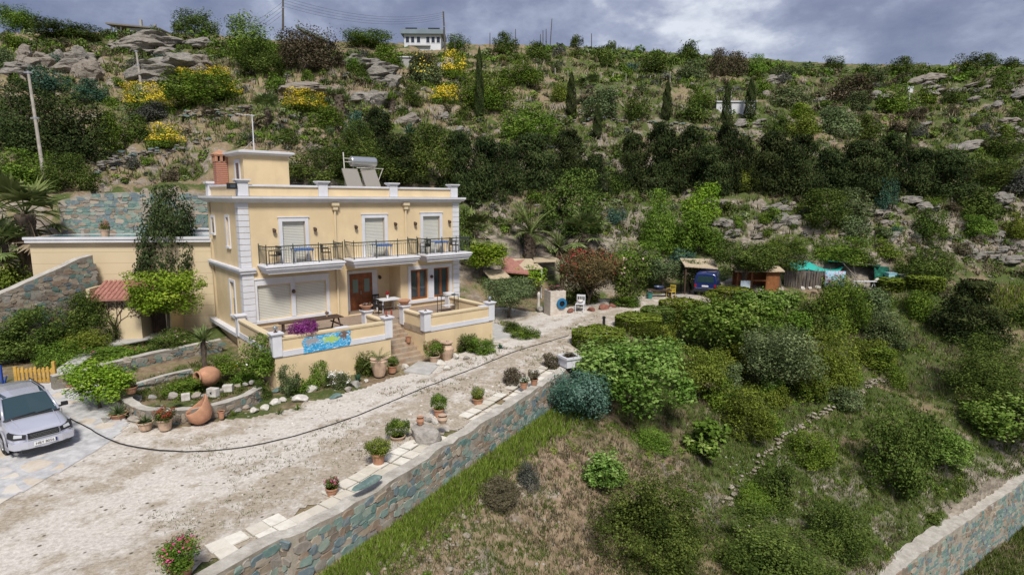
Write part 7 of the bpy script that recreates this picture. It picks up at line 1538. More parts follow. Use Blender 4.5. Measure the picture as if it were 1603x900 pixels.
M_PIL = mat('pale_block_masonry', (.5, .45, .4), .9); k = NB(M_PIL); br = k.n('ShaderNodeTexBrick', {'Vector': k.coord(rot=(R(90), 0, 0)), 'Scale': 2.6, 'Color1': (.56, .50, .43, 1), 'Color2': (.44, .36, .29, 1), 'Mortar': (.35, .32, .28, 1), 'Mortar Size': .03}); n = k.noise(k.coord(), 3, 6, .7); k.color(k.mix(k.map(n, .3, .75, 0, .7), br.outputs[0], (.62, .58, .52))); k.bump(n, .4, .03); bl.data.materials[0] = M_PIL
mb = MB(); mb.lathe([(.20, -.06), (.36, -.06), (.40, 0), (.36, .06), (.20, .06)], 20, 0, Matrix.Translation((.25, -.68, .85)) @ Matrix.Rotation(math.pi/2, 4, 'X'), cap=False); mb.lathe([(0.02, -.02), (.2, -.02)], 12, 1, Matrix.Translation((.25, -.68, .85)) @ Matrix.Rotation(math.pi/2, 4, 'X')); mb.build('hose_reel', [mat('blue_hose', (.02, .13, .25), .5), M_BLACK], sp_)
link('flowers', crown_mesh('heath', 'dome', 1, 0, 1., 'pink', .15), (0, 0, 1.7), 0, (1.1, 1.0, .4), sp_)
p = gpt(908, 488)[0]; c = thing('garden_chair', 'white painted chair in front of the red bottlebrush', 'chair', p, -.3); chair(c, M_WHITE, False); c.scale = (1.35, 1.35, 1.35)
mb = MB(); mb.rock((0, 0, 0), (.6, .4, .3), 0, 2); o = mb.build('cushion', M_PALE); o.location = (p[0], p[1]+.05, p[2]+.76); tag(o, 'pale cushion on the white garden chair', 'cushion')
for i, (px, py, w_, lb) in enumerate([(893, 489, 16, 'reddish stone left of the white chair'), (925, 487, 18, 'red-brown stone right of the white chair'), (945, 484, 20, 'red-brown stone under the oleander'), (848, 488, 20, 'grey boulder left of the stone pillar'), (958, 481, 14, 'last reddish stone of the row by the drive')]): stone(px, py, w_, lb, m=M_ROCKG if 'grey' in lb else weathered('red_stone', (.26, .11, .08), .25), group='edging stones beside the drive')
p = gpt(843, 487)[0]; mb = MB(); mb.lathe([(.1, 0), (.13, .2), (.09, .8), (.13, 1.3), (.06, 1.45)], 10); o = mb.build('statue_post', M_PALE); o.location = p; tag(o, 'slim grey stone post left of the stone pillar', 'post')
p = gz(945, 513, -1.45); mb = MB(); mb.lathe([(.09, 0), (.09, .62), (.11, .63), (.11, .72), (.02, .76)], 10); o = mb.build('bollard', M_BLACK); o.location = p; tag(o, 'short black post at the edge of the drive by the hedge', 'post')
p = gz(1050, 508, -1.9); mb = MB(); mb.cbox((0, 0, .5), (.9, .06, .9), rot=.6); mb.cbox((-.4, .2, .45), (.05, .05, 1.2)); o = mb.build('netting_frame', mat('grey_netting', (.22, .25, .30), .8)); o.location = p; tag(o, 'bluish grey netting frame sticking out behind the hedge', 'frame')
# table with dark basin, yellow chair, bucket
p = gpt(1031, 465)[0]; t_ = thing('garden_table', 'low dark wooden table with a blue basin under the olive trees', 'table', p, .1); mb = MB(); mb.box((-.95, -.45, .55), (.95, .45, .62)); mb.build('table_top', M_DARKWOOD, t_)
for x in (-.8, .8):
    for y in (-.35, .35): mb = MB(); mb.box((x-.08, y-.08, 0), (x+.08, y+.08, .55)); mb.build('leg', M_DARKWOOD, t_)
mb = MB(); mb.lathe([(.0, 0), (.25, 0), (.42, .25), (.40, .25), (.3, .1)], 14); o = mb.build('basin', mat('blue_enamel', (.05, .08, .16), .4)); o.location = (p[0], p[1], p[2]+.62); tag(o, 'dark blue basin on the low wooden table', 'basin')
p = gpt(1050, 466)[0]; c = thing('plastic_chair', 'yellow plastic chair beside the low wooden table', 'chair', p, -.9); chair(c, mat('yellow_plastic', (.50, .38, .06), .5)); c.scale = (1.15, 1.15, 1.15)
p = gpt(1017, 468)[0]; bk = thing('bucket', 'teal plastic bucket left of the low wooden table', 'bucket', p); mb = MB(); mb.lathe([(.17, 0), (.22, .42), (.24, .42), (.24, .45), (.2, .45), (.17, .1)], 14); mb.build('body', mat('teal_plastic', (.05, .20, .17), .5), bk); mb = MB(); mb.tube([(.22*math.cos(a), 0, .45+.2*math.sin(a)) for a in np.linspace(0, math.pi, 8)], .012, 4); mb.build('handle', M_METAL, bk)
for i, (px, py, w_, lb) in enumerate([(1062, 466, 22, 'brown earth mound right of the yellow chair'), (1075, 468, 20, 'stone beside the olive tree trunk'), (1150, 464, 16, 'stone under the carob tree')]): stone(px, py, w_, lb, m=M_ROCKG, asp=(1, .8, .35))
# carport
cp = thing('carport', 'carport with pale reed roof above the blue van', 'shelter', gz(1100, 460, -1.3)); cb = np.array(cp.location)
def lc(px, py, t): return tuple(dp(px, py, t)-cb)
mb = MB(); slab_from(mb, [lc(1072, 416, 49), lc(1124, 420, 50), lc(1120, 406, 54), lc(1064, 404, 53)], .1); mb.build('reed_roof', M_REED, cp)
for px, py, t_ in ((1074, 416, 49.3), (1122, 420, 50.2), (1118, 408, 53.6), (1068, 406, 52.7)): a = lc(px, py, t_); mb = MB(); mb.tube([(a[0], a[1], a[2]-.06), (a[0], a[1], -.5)], .07, 6); mb.build('post', M_DARKWOOD, cp)
# sign, shed
p = gpt(1166, 458)[0]; sg = thing('sign_board', 'pale blue-white board standing on the ground by the wooden shed', 'sign', p, -.1); M_SIGN = mat('pale_sign', (.5, .6, .68), .6); k = NB(M_SIGN); v = k.coord(); br = k.n('ShaderNodeTexBrick', {'Vector': k.coord(rot=(R(90), 0, 0)), 'Scale': 4.5, 'Color1': (.50, .60, .70, 1), 'Color2': (.30, .42, .55, 1), 'Mortar': (.62, .68, .72, 1), 'Mortar Size': .05}); k.color(br.outputs[0])
mb = MB(); mb.box((-.4, -.02, .12), (.4, .02, 1.05)); mb.build('board', M_SIGN, sg)
for x in (-.36, .36): mb = MB(); mb.box((x-.03, .02, 0), (x+.03, .06, 1.0)); mb.build('leg', M_DARKWOOD, sg)
p = gpt(1188, 452)[0]; shd = thing('shed', 'small orange-brown wooden shed behind the pale sign', 'shed', p, -.15); M_ORW = weathered('orange_wood', (.26, .10, .035), .25, .7, 3); mb = MB(); mb.box((.5, -.6, -.2), (1.5, 1.4, 1.75)); mb.box((-2.0, 1.2, -.2), (.5, 1.4, 1.6)); mb.build('wall', M_ORW, shd)
for x in (-2.0, -.8, .45): mb = MB(); mb.box((x-.06, -.6, -.2), (x+.06, -.48, 1.6)); mb.build('post', M_ORW, shd)
mb = MB(); mb.box((-2.0, -.58, .75), (.45, -.5, .85)); mb.build('rail', M_ORW, shd); mb = MB(); slab_from(mb, [(-2.3, -.9, 1.62), (1.8, -.9, 1.72), (1.8, 1.7, 2.1), (-2.3, 1.7, 2.0)], .08); mb.build('roof', M_REED, shd)
# ---- teal nets, bean poles and green shelter
M_NETT = mat('teal_net', (.03, .36, .30), .8)
M_NETG = mat('green_net', (.006, .09, .06), .8); k = NB(M_NETG); n = k.noise(k.coord(scale=(1, 1, 3)), 1.3, 5); k.color(k.ramp(n, [(.35, (.006, .06, .045)), (.6, (.012, .13, .09)), (.75, (.03, .22, .15))]))
nt_ = thing('net_tent', 'bright teal netting draped over poles in the vegetable plot', 'net', gz(1275, 452, -1.4)); nb_ = np.array(nt_.location); rr = random.Random(9)
rows = [[(1228, 402, 58), (1243, 406, 57.5), (1264, 404, 58), (1276, 416, 57), (1304, 424, 56), (1322, 412, 57)], [(1232, 410, 55.5), (1246, 415, 55), (1264, 408, 55.5), (1284, 420, 55), (1304, 426, 54.5), (1321, 416, 55.5)], [(1236, 420, 54), (1248, 424, 54), (1266, 420, 54.2), (1288, 428, 54), (1305, 430, 54), (1316, 424, 54.6)]]
V = [dp(*q)-nb_ for r_ in rows for q in r_]; F = [(i*6+j, i*6+j+1, i*6+j+7, i*6+j+6) for i in range(2) for j in range(5)]; mb = MB(); mb.add(V, F); o = mb.build('net', M_NETT, nt_, smooth=True); md = o.modifiers.new('s', 'SUBSURF'); md.levels = md.render_levels = 2; md = o.modifiers.new('t', 'SOLIDIFY'); md.thickness = .02
for r_ in rows[2]: a = dp(*r_)-nb_; mb = MB(); mb.tube([(a[0], a[1], a[2]), (a[0]+.1, a[1], -.4)], .04, 5); mb.build('pole', M_DARKWOOD, nt_)
sc2 = thing('reed_screen', 'grey screen of thin canes under the teal netting', 'screen', dp(1272, 448, 53.8)); M_CANE = weathered('dry_cane', (.23, .19, .15), .3)
mb = MB()
for i in range(64): x = -2.6+i*.07+rr.uniform(-.03, .03); mb.tube([(x, rr.uniform(-.1, .1), -.6), (x+rr.uniform(-.12, .12), rr.uniform(-.1, .1), rr.uniform(1.0, 1.75))], .022, 4)
mb.build('canes', M_CANE, sc2); mb = MB(); mb.box((-2.6, .15, -.6), (1.9, .2, 1.4)); mb.build('mat', weathered('grey_mat', (.15, .14, .14), .3), sc2)
p = dp(1305, 452, 53.5); mb = MB(); V = []; F = []
for i in range(6):
    for j in range(3): V.append((p[0]-.9+i*.36, p[1]+.12*math.sin(i*2.2), p[2]+.15+j*.75))
for i in range(5):
    for j in range(2): F.append((i*3+j, (i+1)*3+j, (i+1)*3+j+1, i*3+j+1))
mb.add(V, F); M_CLOTH = mat('patterned_cloth', (.3, .45, .55), .9); k = NB(M_CLOTH); n = k.noise(k.coord(), 4, 3); k.color(k.ramp(n, [(.35, (.10, .28, .40)), (.5, (.32, .50, .60)), (.65, (.38, .16, .22))])); o = mb.build('cloth_sheet', M_CLOTH, smooth=True); md = o.modifiers.new('t', 'SOLIDIFY'); md.thickness = .03; tag(o, 'patterned blue cloth hanging at the end of the teal netting', 'cloth')
gs = thing('net_shelter', 'dark green net shelter with a white-legged bench front', 'shelter', gz(1340, 448, -1.4)); gb_ = np.array(gs.location)
def lg(px, py, t): return dp(px, py, t)-gb_
mb = MB(); slab_from(mb, [lg(1296, 408, 55), lg(1378, 417, 55.5), lg(1378, 413, 58.5), lg(1296, 405, 58)], .05); slab_from(mb, [lg(1320, 412, 57), lg(1378, 416, 57.2), lg(1376, 440, 57), lg(1318, 446, 57)], .06); slab_from(mb, [lg(1368, 416, 55.5), lg(1392, 418, 57), lg(1392, 442, 57), lg(1370, 442, 55.5)], .06); mb.build('net', M_NETG, gs)
mb = MB(); mb.tube([lg(1318, 410, 54.8), lg(1338, 432, 54.6), lg(1343, 450, 54.6)], .05, 5); mb.build('pole', M_BARKG, gs); mb = MB(); mb.tube([lg(1336, 414, 55.2), lg(1342, 448, 55)], .05, 5); mb.build('pole', M_BARKG, gs); mb = MB(); mb.tube([lg(1318, 410, 54.8), lg(1372, 415, 55.3)], .05, 5); mb.build('beam', M_BARKG, gs)
wb = thing('white_bench', 'long white trestle bench inside the green net shelter', 'bench', dp(1352, 446, 54.5)); mb = MB(); mb.box((-1.0, -.2, .32), (1.1, .2, .38)); mb.build('top', M_WHITE, wb)
for x in (-.8, .2, .95):
    for s in (-1, 1): mb = MB(); mb.tube([(x+s*.15, 0, -.2), (x, 0, .33)], .03, 4); mb.build('leg', M_WHITE, wb)
p = dp(1372, 440, 55); mb = MB(); mb.rock((0, 0, .1), (.6, .5, .45), 0, 4); o = mb.build('sack', M_PALE); o.location = p; tag(o, 'pale sack at the right end of the white trestle bench', 'sack')
for px, py, w_, h_, m_, lb in ((1394, 437, .8, .6, mat('light_blue_plastic', (.3, .5, .6), .5), 'light blue container right of the green shelter'), (1412, 438, .9, .5, M_WHITE, 'white crate at the right end of the vegetable plot'), (1402, 438, .5, .45, M_NETG, 'green crate between the blue and the white one')):
    p = dp(px, py, 56); mb = MB(); mb.box((-w_/2, -.3, -.1), (w_/2, .3, h_)); mb.box((-w_/2-.04, -.34, h_), (w_/2+.04, .34, h_+.05)); o = mb.build('crate', m_, bevel=.02); o.location = p; tag(o, lb, 'crate')
for px, py, w_, lb in ((1256, 453, 12, 'white stone left end of the plot edge'), (1268, 453, 10, 'second white stone on the plot edge'), (1280, 452, 12, 'third white stone on the plot edge')): stone(px, py, w_, lb, z=-1.35, m=M_PALE, group='white stones on the plot edge')
# ------------------------------------------------------------------ hillside: rocks, dry walls, poles, far buildings
M_SCHIST = mat('weathered_schist', (.27, .255, .23), .92, spec=.15); k = NB(M_SCHIST); n = k.noise(k.coord(scale=(.8, .8, 3.2)), 1.6, 8, .72); n2 = k.noise(k.coord(), 5, 6, .7); oi = k.n('ShaderNodeObjectInfo').outputs['Random']
c = k.ramp(n, [(.28, (.085, .08, .075)), (.46, (.21, .195, .175)), (.62, (.33, .31, .28)), (.8, (.48, .46, .42))]); c = k.mix(k.map(n2, .52, .7, 0, .55), c, (.25, .23, .12)); c = k.mix(k.map(oi, .5, 1, 0, .35), c, (.30, .23, .17)); k.color(c); k.bump(k.math('ADD', n, k.math('MULTIPLY', n2, .5)), 1., .25)
def strata_rock(seed):
    V, F = make_rock(50+seed, 4, 10); V = np.array(V); r = np.random.default_rng(seed); ph = r.uniform(0, 50, 4)
    lay = vnoise(V[:, 2]*9+ph[0], V[:, 0]*1.5+ph[1], 5)-.5; n1 = fbm(V[:, 0]*4+ph[2]+V[:, 2]*3, V[:, 1]*4+ph[3], 4, 8)-.5
    f = 1+.30*lay+.60*n1; V[:, 0] *= f; V[:, 1] *= f; V[:, 2] += (fbm(V[:, 0]*5+ph[1], V[:, 1]*5, 3, 9)-.5)*.16; return [tuple(v) for v in V], F
ROCKS2 = [strata_rock(i) for i in range(6)]
ROCKNO = 0
def outcrop(x0, x1, y0, y1, label, parts=5, lean=.35, group='rock outcrops on the hillside', emb=.35):
    """weathered schist outcrop: a few tilted slabs grown together in one mesh"""
    p, t = gpt((x0+x1)/2, y1-.15*(y1-y0)); w_ = (x1-x0)*t/FPX; h_ = (y1-y0)*t/FPX; r = random.Random(int(x0*7+y0)); mb = MB()
    for i in range(parts):
        V, F = ROCKS2[r.randrange(6)]; sx, sy, sz = w_*r.uniform(.45, .95), w_*r.uniform(.4, .7), h_*r.uniform(.5, 1.1)
        cx_, cy_ = r.uniform(-.28, .28)*w_, r.uniform(-.15, .25)*w_; a = r.uniform(-.5, .5); gz_ = zat(p[0]+cx_, p[1]+cy_)-p[2]; cz_ = min(max(gz_, -h_*.5), h_*.4) + r.uniform(-.1, .5)*h_*(1-emb)
        ca, sa = math.cos(a), math.sin(a); mb.add([(cx_+x*sx*ca-y*sy*sa, cy_+x*sx*sa+y*sy*ca, cz_+z*sz+x*sx*lean*.35) for x, y, z in V], F)
    o = mb.build('rock_outcrop', M_SCHIST); o.location = p; tag(o, label, 'rock', group); VEG.append([o, 'rock', ((x0+x1)/2, (y0+y1)/2), label, x1-x0]); return o
for a in [(180, 288, 52, 86, 'big dark overhanging rock under the skyline house', 6, .2), (205, 310, 80, 132, 'broad grey rock face below the overhanging rock', 7, .3), (284, 336, 60, 78, 'flat slab on the ridge below the ridge tree', 3, .1), (268, 332, 86, 116, 'grey rock face above the yellow broom', 5, .3), (70, 152, 56, 106, 'tall layered rock on the left ridge', 7, .6), (16, 78, 72, 106, 'long flat ledge at the left of the ridge', 4, .2), (112, 162, 86, 128, 'layered rock with dark gaps below the ridge', 6, .5), (78, 132, 94, 118, 'jagged ledge above the left shrubs', 4, .5), (8, 54, 98, 122, 'pale slab beside the leaning utility pole top', 3, .3),
          (430, 530, 122, 152, 'wide smooth rock slab above the fan palm', 5, .1), (532, 606, 86, 112, 'layered rock ledge below the ridge green', 6, .3), (573, 635, 106, 134, 'dark bare rock face in the middle of the hill', 4, .4), (545, 606, 134, 165, 'rock slab right of the yucca tree', 4, .3), (478, 508, 226, 242, 'pale boulder above the roof parapet', 1, 0), (452, 476, 252, 268, 'pale boulder right of the roof tower', 1, 0), (614, 656, 178, 200, 'broken grey slabs left of the agave', 5, .5), (688, 706, 176, 190, 'small grey stack left of the tall thin cypress', 3, .4), (706, 726, 192, 206, 'small pale stack below the tall thin cypress', 3, .4), (120, 144, 150, 164, 'small pale slab under the blue-green shrub', 2, .1)]:
    outcrop(*a)
rr = random.Random(77); k_ = 0
while k_ < 92:
    x = rr.uniform(1140, 1615) if k_ < 50 or k_ > 62 else rr.uniform(960, 1160); y = rr.uniform(125, 245) if k_ < 34 or 62 < k_ < 74 else rr.uniform(318, 420)
    if 34 <= k_ <= 62 and x < 1120: x += 200
    if x < 1300 and 205 < y < 310: continue
    if any(a_ < x < b_ and c_ < y < d_ for a_, b_, c_, d_ in EXCL): continue
    wpx = rr.uniform(12, 26)+30*rr.random()**3; hpx = wpx*rr.uniform(.28, .5)
    outcrop(x-wpx/2, x+wpx/2, y-hpx, y, None, rr.choice((2, 3, 4)), rr.uniform(.2, .7)); k_ += 1
for i in range(16):
    x = rr.uniform(640, 1000); y = rr.uniform(170, 290) if i < 6 else rr.uniform(310, 375)
    if x < 720: y = rr.uniform(120, 200)
    wpx = rr.uniform(8, 18); outcrop(x-wpx/2, x+wpx/2, y-wpx*.4, y, None, 2, .3)
# loose stones nobody could count
def stones_stuff(name, P, t, size, seed, m, label):
    rg = np.random.default_rng(seed); n = len(P); VV = []; FF = []; base = [np.array(r[0]) for r in [make_rock(90+i, 1, 5) for i in range(4)]]; f0 = np.array(ico(1)[1]); nv = len(base[0])
    for i in range(n):
        s = size*t[i]/FPX*rg.uniform(.4, 1.3)*(1 if rg.random() < .85 else 2); a = rg.uniform(0, 6.28); v = base[i % 4]*np.array([s*1.3, s, s*.6]); ca, sa = math.cos(a), math.sin(a)
        VV.append(np.stack([v[:, 0]*ca-v[:, 1]*sa, v[:, 0]*sa+v[:, 1]*ca, v[:, 2]], -1)+P[i]+np.array([0, 0, s*.1])); FF.append(f0+i*nv)
    o = link(name, np_mesh(name, np.concatenate(VV), np.concatenate(FF), m)); tag(o, label, 'stones', kind='stuff')
M_RUB = weathered('brown_rubble', (.30, .26, .20), .3, .95, 6, (.7, .65, .6), .4, .3)
P, t = pix_field(2600, hill_reg, 61); kk = fbm(P[:, 0]*.12, P[:, 1]*.12, 3, 99)+np.where(P[:, 0] > 18, .06, 0) > .52
stones_stuff('hillside_stones', P[kk], t[kk], 4.2, 3, M_SCHIST, 'loose stones scattered over the hillside')
def rub_reg(rg, n):
    x = rg.uniform(560, 1000, n*5); y = rg.uniform(690, 900, n*5); q = inpoly(x, y, [(600, 870), (700, 795), (760, 735), (820, 725), (850, 760), (760, 810), (900, 850), (880, 900), (560, 900)]); return x[q][:n], y[q][:n]
P, t = pix_field(420, rub_reg, 62); kk = fbm(P[:, 0]*.5, P[:, 1]*.5, 2, 98) > .5; stones_stuff('slope_stones', P[kk], t[kk], 6., 5, M_RUB, 'pale rubble on the bare slope below the grass strip')
def drv_st(rg, n): return drv_reg(rg, n)
P, t = pix_field(900, drv_reg, 63); stones_stuff('drive_pebbles', P, t, 2.6, 6, M_PALE, 'loose pebbles on the gravel drive')
def low_reg(rg, n):
    x = rg.uniform(1380, 1640, n*5); y = rg.uniform(780, 940, n*5); q = inpoly(x, y, [(1440, 930), (1500, 880), (1610, 815), (1650, 800), (1650, 940)]); return x[q][:n], y[q][:n]
P, t = pix_field(1800, low_reg, 64); o = tufts('lower_grass', P, t, [LM['straw'], LM['grass'], LM['green']], 7, 7, 8, lambda g, rg: np.where(g+rg.normal(0, .1, len(g)) > .56, 1, np.where(rg.random(len(g)) < .3, 2, 0)), .07); tag(o, 'grass on the lower ground under the curved wall', 'grass', kind='stuff')
for a in [(1478, 872, 30, 'slate slab leaning under the curved lower wall'), (1500, 880, 26, 'second slate slab under the curved lower wall'), (1465, 890, 34, 'dark slab at the very bottom under the lower wall'), (1545, 862, 16, 'pale flat stone in the grass under the lower wall'), (1520, 868, 18, 'grey stone between the slabs and the pale flat one')]: stone(*a, m=M_TEALR if 'slate' in a[3] else M_ROCKG, asp=(1, .5, .22), tilt=.5)
# dry stone walls: piles of stones along a line
def dry_wall(pix, label, h_=.5, th=.5, size=.4, m=None, seed=1):
    P = [gpt(*q)[0] for q in pix]; W_ = poly_resample(P, size*.45); r = random.Random(seed); mb = MB()
    for p in W_:
        z = zat(p[0], p[1])
        for _ in range(max(1, int(h_/size*2.2))):
            s = size*r.uniform(.6, 1.3); mb.rock((p[0]+r.uniform(-th, th)*.5, p[1]+r.uniform(-th, th)*.5, z+r.uniform(-.05, h_)), (s*1.4, s, s*.5), 0 if r.random() < .7 else 1, r.randrange(8), rot=r.uniform(0, 6))
    o = mb.build('dry_stone_wall', m or [M_SCHIST, M_TEALR]); tag(o, label, 'stone wall'); return o
dry_wall([(1135, 792), (1165, 755), (1210, 700), (1262, 660), (1310, 628), (1350, 613), (1388, 597)], 'low line of stones edging the path across the lower slope', .18, .45, .2, [M_RUB, M_ROCKG], 1)
dry_wall([(150, 272), (178, 264), (205, 257), (258, 247)], 'dry stone terrace wall above the annex wall', .9, .7, .5, None, 2)
dry_wall([(150, 250), (180, 247), (206, 249)], 'short dry stone wall under the dark conifers on the left', .4, .6, .5, None, 3)
dry_wall([(268, 240), (300, 230), (325, 218)], 'dry stone wall left of the chimney', .4, .5, .45, None, 4)
dry_wall([(288, 190), (330, 184), (392, 177)], 'long dry stone wall below the green thicket', .8, .7, .6, None, 5)
dry_wall([(425, 200), (470, 190), (498, 186)], 'dry stone wall under the wide yellow broom', .5, .6, .6, None, 6)
dry_wall([(520, 186), (580, 178), (640, 182)], 'dry stone wall under the yucca tree', .4, .6, .6, None, 7)
dry_wall([(858, 183), (930, 188), (1000, 190), (1080, 200), (1130, 208), (1190, 222)], 'long terrace edge of stones under the lone cypresses', .4, .6, .6, None, 8)
dry_wall([(780, 232), (830, 224), (915, 228)], 'short terrace edge of stones above the dark conifers', .3, .5, .5, None, 9)
# ---- utility poles and wires
M_POLE = weathered('weathered_pole', (.36, .33, .29), .2, .9, 2, (.6, .6, .6), .3, .2); M_POLED = weathered('dark_pole', (.09, .08, .07), .2, .9, 2)
def pole(px0, py0, px1, py1, label, m, r_=.13, t=None, fit=None, rings=True):
    """pole from its foot (px1, py1) to its top (px0, py0)"""
    if t: p = dp(px1, py1, t)
    else: p, t = gpt(px1, py1)
    q = dp(px0, py0, t); o_ = thing('utility_pole', label, 'pole', p); d = Vector(q-p); mb = MB(); mb.tube([d*-.04, d*.5, d], [r_*1.2, r_, r_*.8], 8); mb.build('shaft', m, o_)
    if rings:
        for f in (.99, .62): mb = MB(); mb.lathe([(r_*.9, -.08), (r_*1.25, -.08), (r_*1.25, .08), (r_*.9, .08)], 8, 0, Matrix.Translation(d*f), cap=False); mb.box((-.3, -.05, -.05), (.3, .05, .05), 0, Matrix.Translation(d*f)); mb.build('bracket', M_METAL, o_)
    return q
pole(44, 112, 73, 305, 'leaning weathered utility pole behind the large fan palm', M_POLE, .11, 41.5)
pole(213, 80, 222, 142, 'pale utility pole left of the green thicket', M_POLE, .16)
T1 = pole(443, -8, 443, 46, 'dark utility pole on the ridge above the big heath', M_POLED, .19, 108)
T2 = pole(694, 18, 697, 82, 'dark utility pole right of the white hillside building', M_POLED, .22, 150)
for i, (x, a, b_, lb) in enumerate([(767, 52, 66, 'short dark pole on the ridge'), (807, 46, 74, 'dark pole left of the pole cluster on the ridge'), (846, 54, 68, 'shortest pole of the cluster on the ridge'), (850, 48, 69, 'second pole of the cluster on the ridge'), (855, 46, 70, 'thin pole of the cluster on the ridge'), (861, 30, 70, 'tallest pole of the cluster on the ridge'), (926, 53, 76, 'single pole right of the cluster on the ridge'), (712, 64, 84, 'small pole right of the white hillside building'), (309, 98, 122, 'thin stake among the yellow broom')]):
    q, t_ = gpt(x, b_+6); pole(x+(3 if x == 861 else 0), a, x, b_+6, lb, M_POLED, .12 if x != 309 else .05, min(t_, 175) if x != 309 else None, rings=False)
def wire(a, b_, sag, label):
    a, b_ = np.array(a), np.array(b_); mb = MB(); mb.tube([a*(1-f)+b_*f-np.array([0, 0, sag*4*f*(1-f)]) for f in np.linspace(0, 1, 18)], .022, 4); o = mb.build('power_line', M_POLED); tag(o, label, 'cable', 'power lines between the ridge poles'); return o
for i in range(4):
    wire(T1-np.array([0, 0, .4+i*.55]), T2-np.array([0, 0, .3+i*.5]), 2.2, 'one of four parallel power lines sagging between the two ridge poles'); e_ = dp(300, 66+i*6, 112); wire(T1-np.array([0, 0, 1.2+i*.7]), e_, 1.6, 'one of four power lines running down to the left from the ridge pole')
# fence posts
for i, (x, y0, y1) in enumerate([(819, 95, 107), (840, 100, 113), (869, 107, 120), (889, 110, 123), (918, 113, 126), (941, 114, 126), (960, 115, 127), (980, 115, 127), (998, 117, 129), (1018, 119, 130), (1036, 118, 131), (1049, 112, 128), (1066, 111, 124), (797, 102, 112)]):
    p, t = gpt(x, y1); mb = MB(); d = Vector(dp(x, y0, t)-p); mb.tube([(0, 0, -.2), d], .09, 5); o = mb.build('fence_post', M_POLE); o.location = p; tag(o, 'weathered post of the long fence line across the upper hillside', 'post', 'fence posts across the upper hillside')
p, t = gpt(1421, 176); mb = MB(); mb.tube([(0, 0, -.2), (0, 0, 3.2)], .08, 5); mb.box((-.5, -.1, 3.2), (.5, .1, 4.4)); o = mb.build('marker_post', M_WHITE); o.location = p; tag(o, 'white box on a thin post on the right hillside', 'post')
# ---- buildings on the ridge
M_FARW = weathered('far_white_wall', (.62, .63, .66), .06, .9, .3); M_FARG = weathered('far_grey_wall', (.36, .35, .34), .1, .9, .3); M_FARD = mat('far_dark_window', (.03, .04, .06), .2); M_FART = weathered('far_teal_parapet', (.20, .25, .29), .1, .9, .3); M_FARROOF = weathered('far_brown_roof', (.20, .18, .15), .1, .9, .3)
def building(name, label, x0, x1, yb, t, rz=0.):
    a, b_ = dp(x0, yb, t), dp(x1, yb, t); w_ = float(np.linalg.norm(b_-a)); c = (a+b_)/2; o = thing(name, label, 'building', c, math.atan2(b_[1]-a[1], b_[0]-a[0])+rz); return o, w_, t/FPX
def part(name, parent, m, boxes):
    mb = MB()
    for b_ in boxes: mb.box(*b_)
    return mb.build(name, m, parent)
def window(parent, x, z, w_, h_, y=-.06):
    f = part('window', parent, M_FARW, [((x-w_/2-.12, y-.02, z-.1), (x-w_/2, y+.1, z+h_+.1)), ((x+w_/2, y-.02, z-.1), (x+w_/2+.12, y+.1, z+h_+.1)), ((x-w_/2, y-.02, z+h_), (x+w_/2, y+.1, z+h_+.1)), ((x-w_/2, y-.02, z-.1), (x+w_/2, y+.1, z))]); part('pane', f, M_FARD, [((x-w_/2, y, z), (x+w_/2, y+.05, z+h_))])
b, w_, s = building('hillside_building', 'white two storey building with teal parapet on the ridge', 633, 690, 78, 178)
part('wall', b, M_FARW, [((-w_/2, 0, -3), (w_/2, 8, 4.4))]); part('parapet', b, M_FART, [((-w_/2-.9, -1, 4.4), (w_/2+.9, 8.5, 4.9)), ((-w_/2-.9, -1, 4.9), (w_/2+.9, -.8, 5.7)), ((-w_/2-.9, -.8, 4.9), (-w_/2-.7, 8.5, 5.7)), ((w_/2+.7, -.8, 4.9), (w_/2+.9, 8.5, 5.7))])
for x in (-3.6, 3.4): q = part('roof_room', b, M_FARW, [((x-1.6, 1.5, 4.9), (x+1.6, 5, 6.4))]); part('roof', q, M_FARD, [((x-1.8, 1.2, 6.4), (x+1.8, 5.2, 6.7))])
part('chimney', b, M_FART, [((-.5, 1, 4.9), (.6, 2, 6.5))])
for x in (-4.6, -3.0, -1.2, 1.7, 3.3, 4.9): window(b, x, 2.0, 1.0, 1.7)
part('canopy', b, M_FARG, [((-4.5, -.7, .9), (2.5, -.01, 1.2))])
b, w_, s = building('ridge_house', 'low grey house with slanted roof on the left ridge', 172, 250, 60, 121)
part('wall', b, M_FARG, [((-1.6, 0, -2.5), (w_/2, 5, 2.0))]); 
for x in (-4.9, -3.9, -2.9): part('column', b, M_FARW, [((x-.12, .2, -2.5), (x+.12, .45, 2.3))])
part('terrace', b, M_FARW, [((-w_/2+.2, 0, -2.5), (-1.6, 3, -.1))]); mb = MB(); mb.add([(-w_/2-.3, -.6, 2.9), (w_/2+.4, -.6, 1.95), (w_/2+.4, 5.4, 1.95), (-w_/2-.3, 5.4, 2.9), (-w_/2-.3, -.6, 2.6), (w_/2+.4, -.6, 1.7), (w_/2+.4, 5.4, 1.7), (-w_/2-.3, 5.4, 2.6)], [(0, 1, 2, 3), (7, 6, 5, 4), (0, 4, 5, 1), (1, 5, 6, 2), (2, 6, 7, 3), (3, 7, 4, 0)]); mb.build('roof', M_FARROOF, b)
part('chimney', b, M_FARG, [((.6, 1, 2), (1.05, 1.5, 4.0))]); part('chimney', b, M_FARG, [((3.6, 1, 1.9), (4.0, 1.4, 3.1))]); window(b, -.8, .2, .9, 1.1); window(b, 2.4, .1, 1.6, .7)
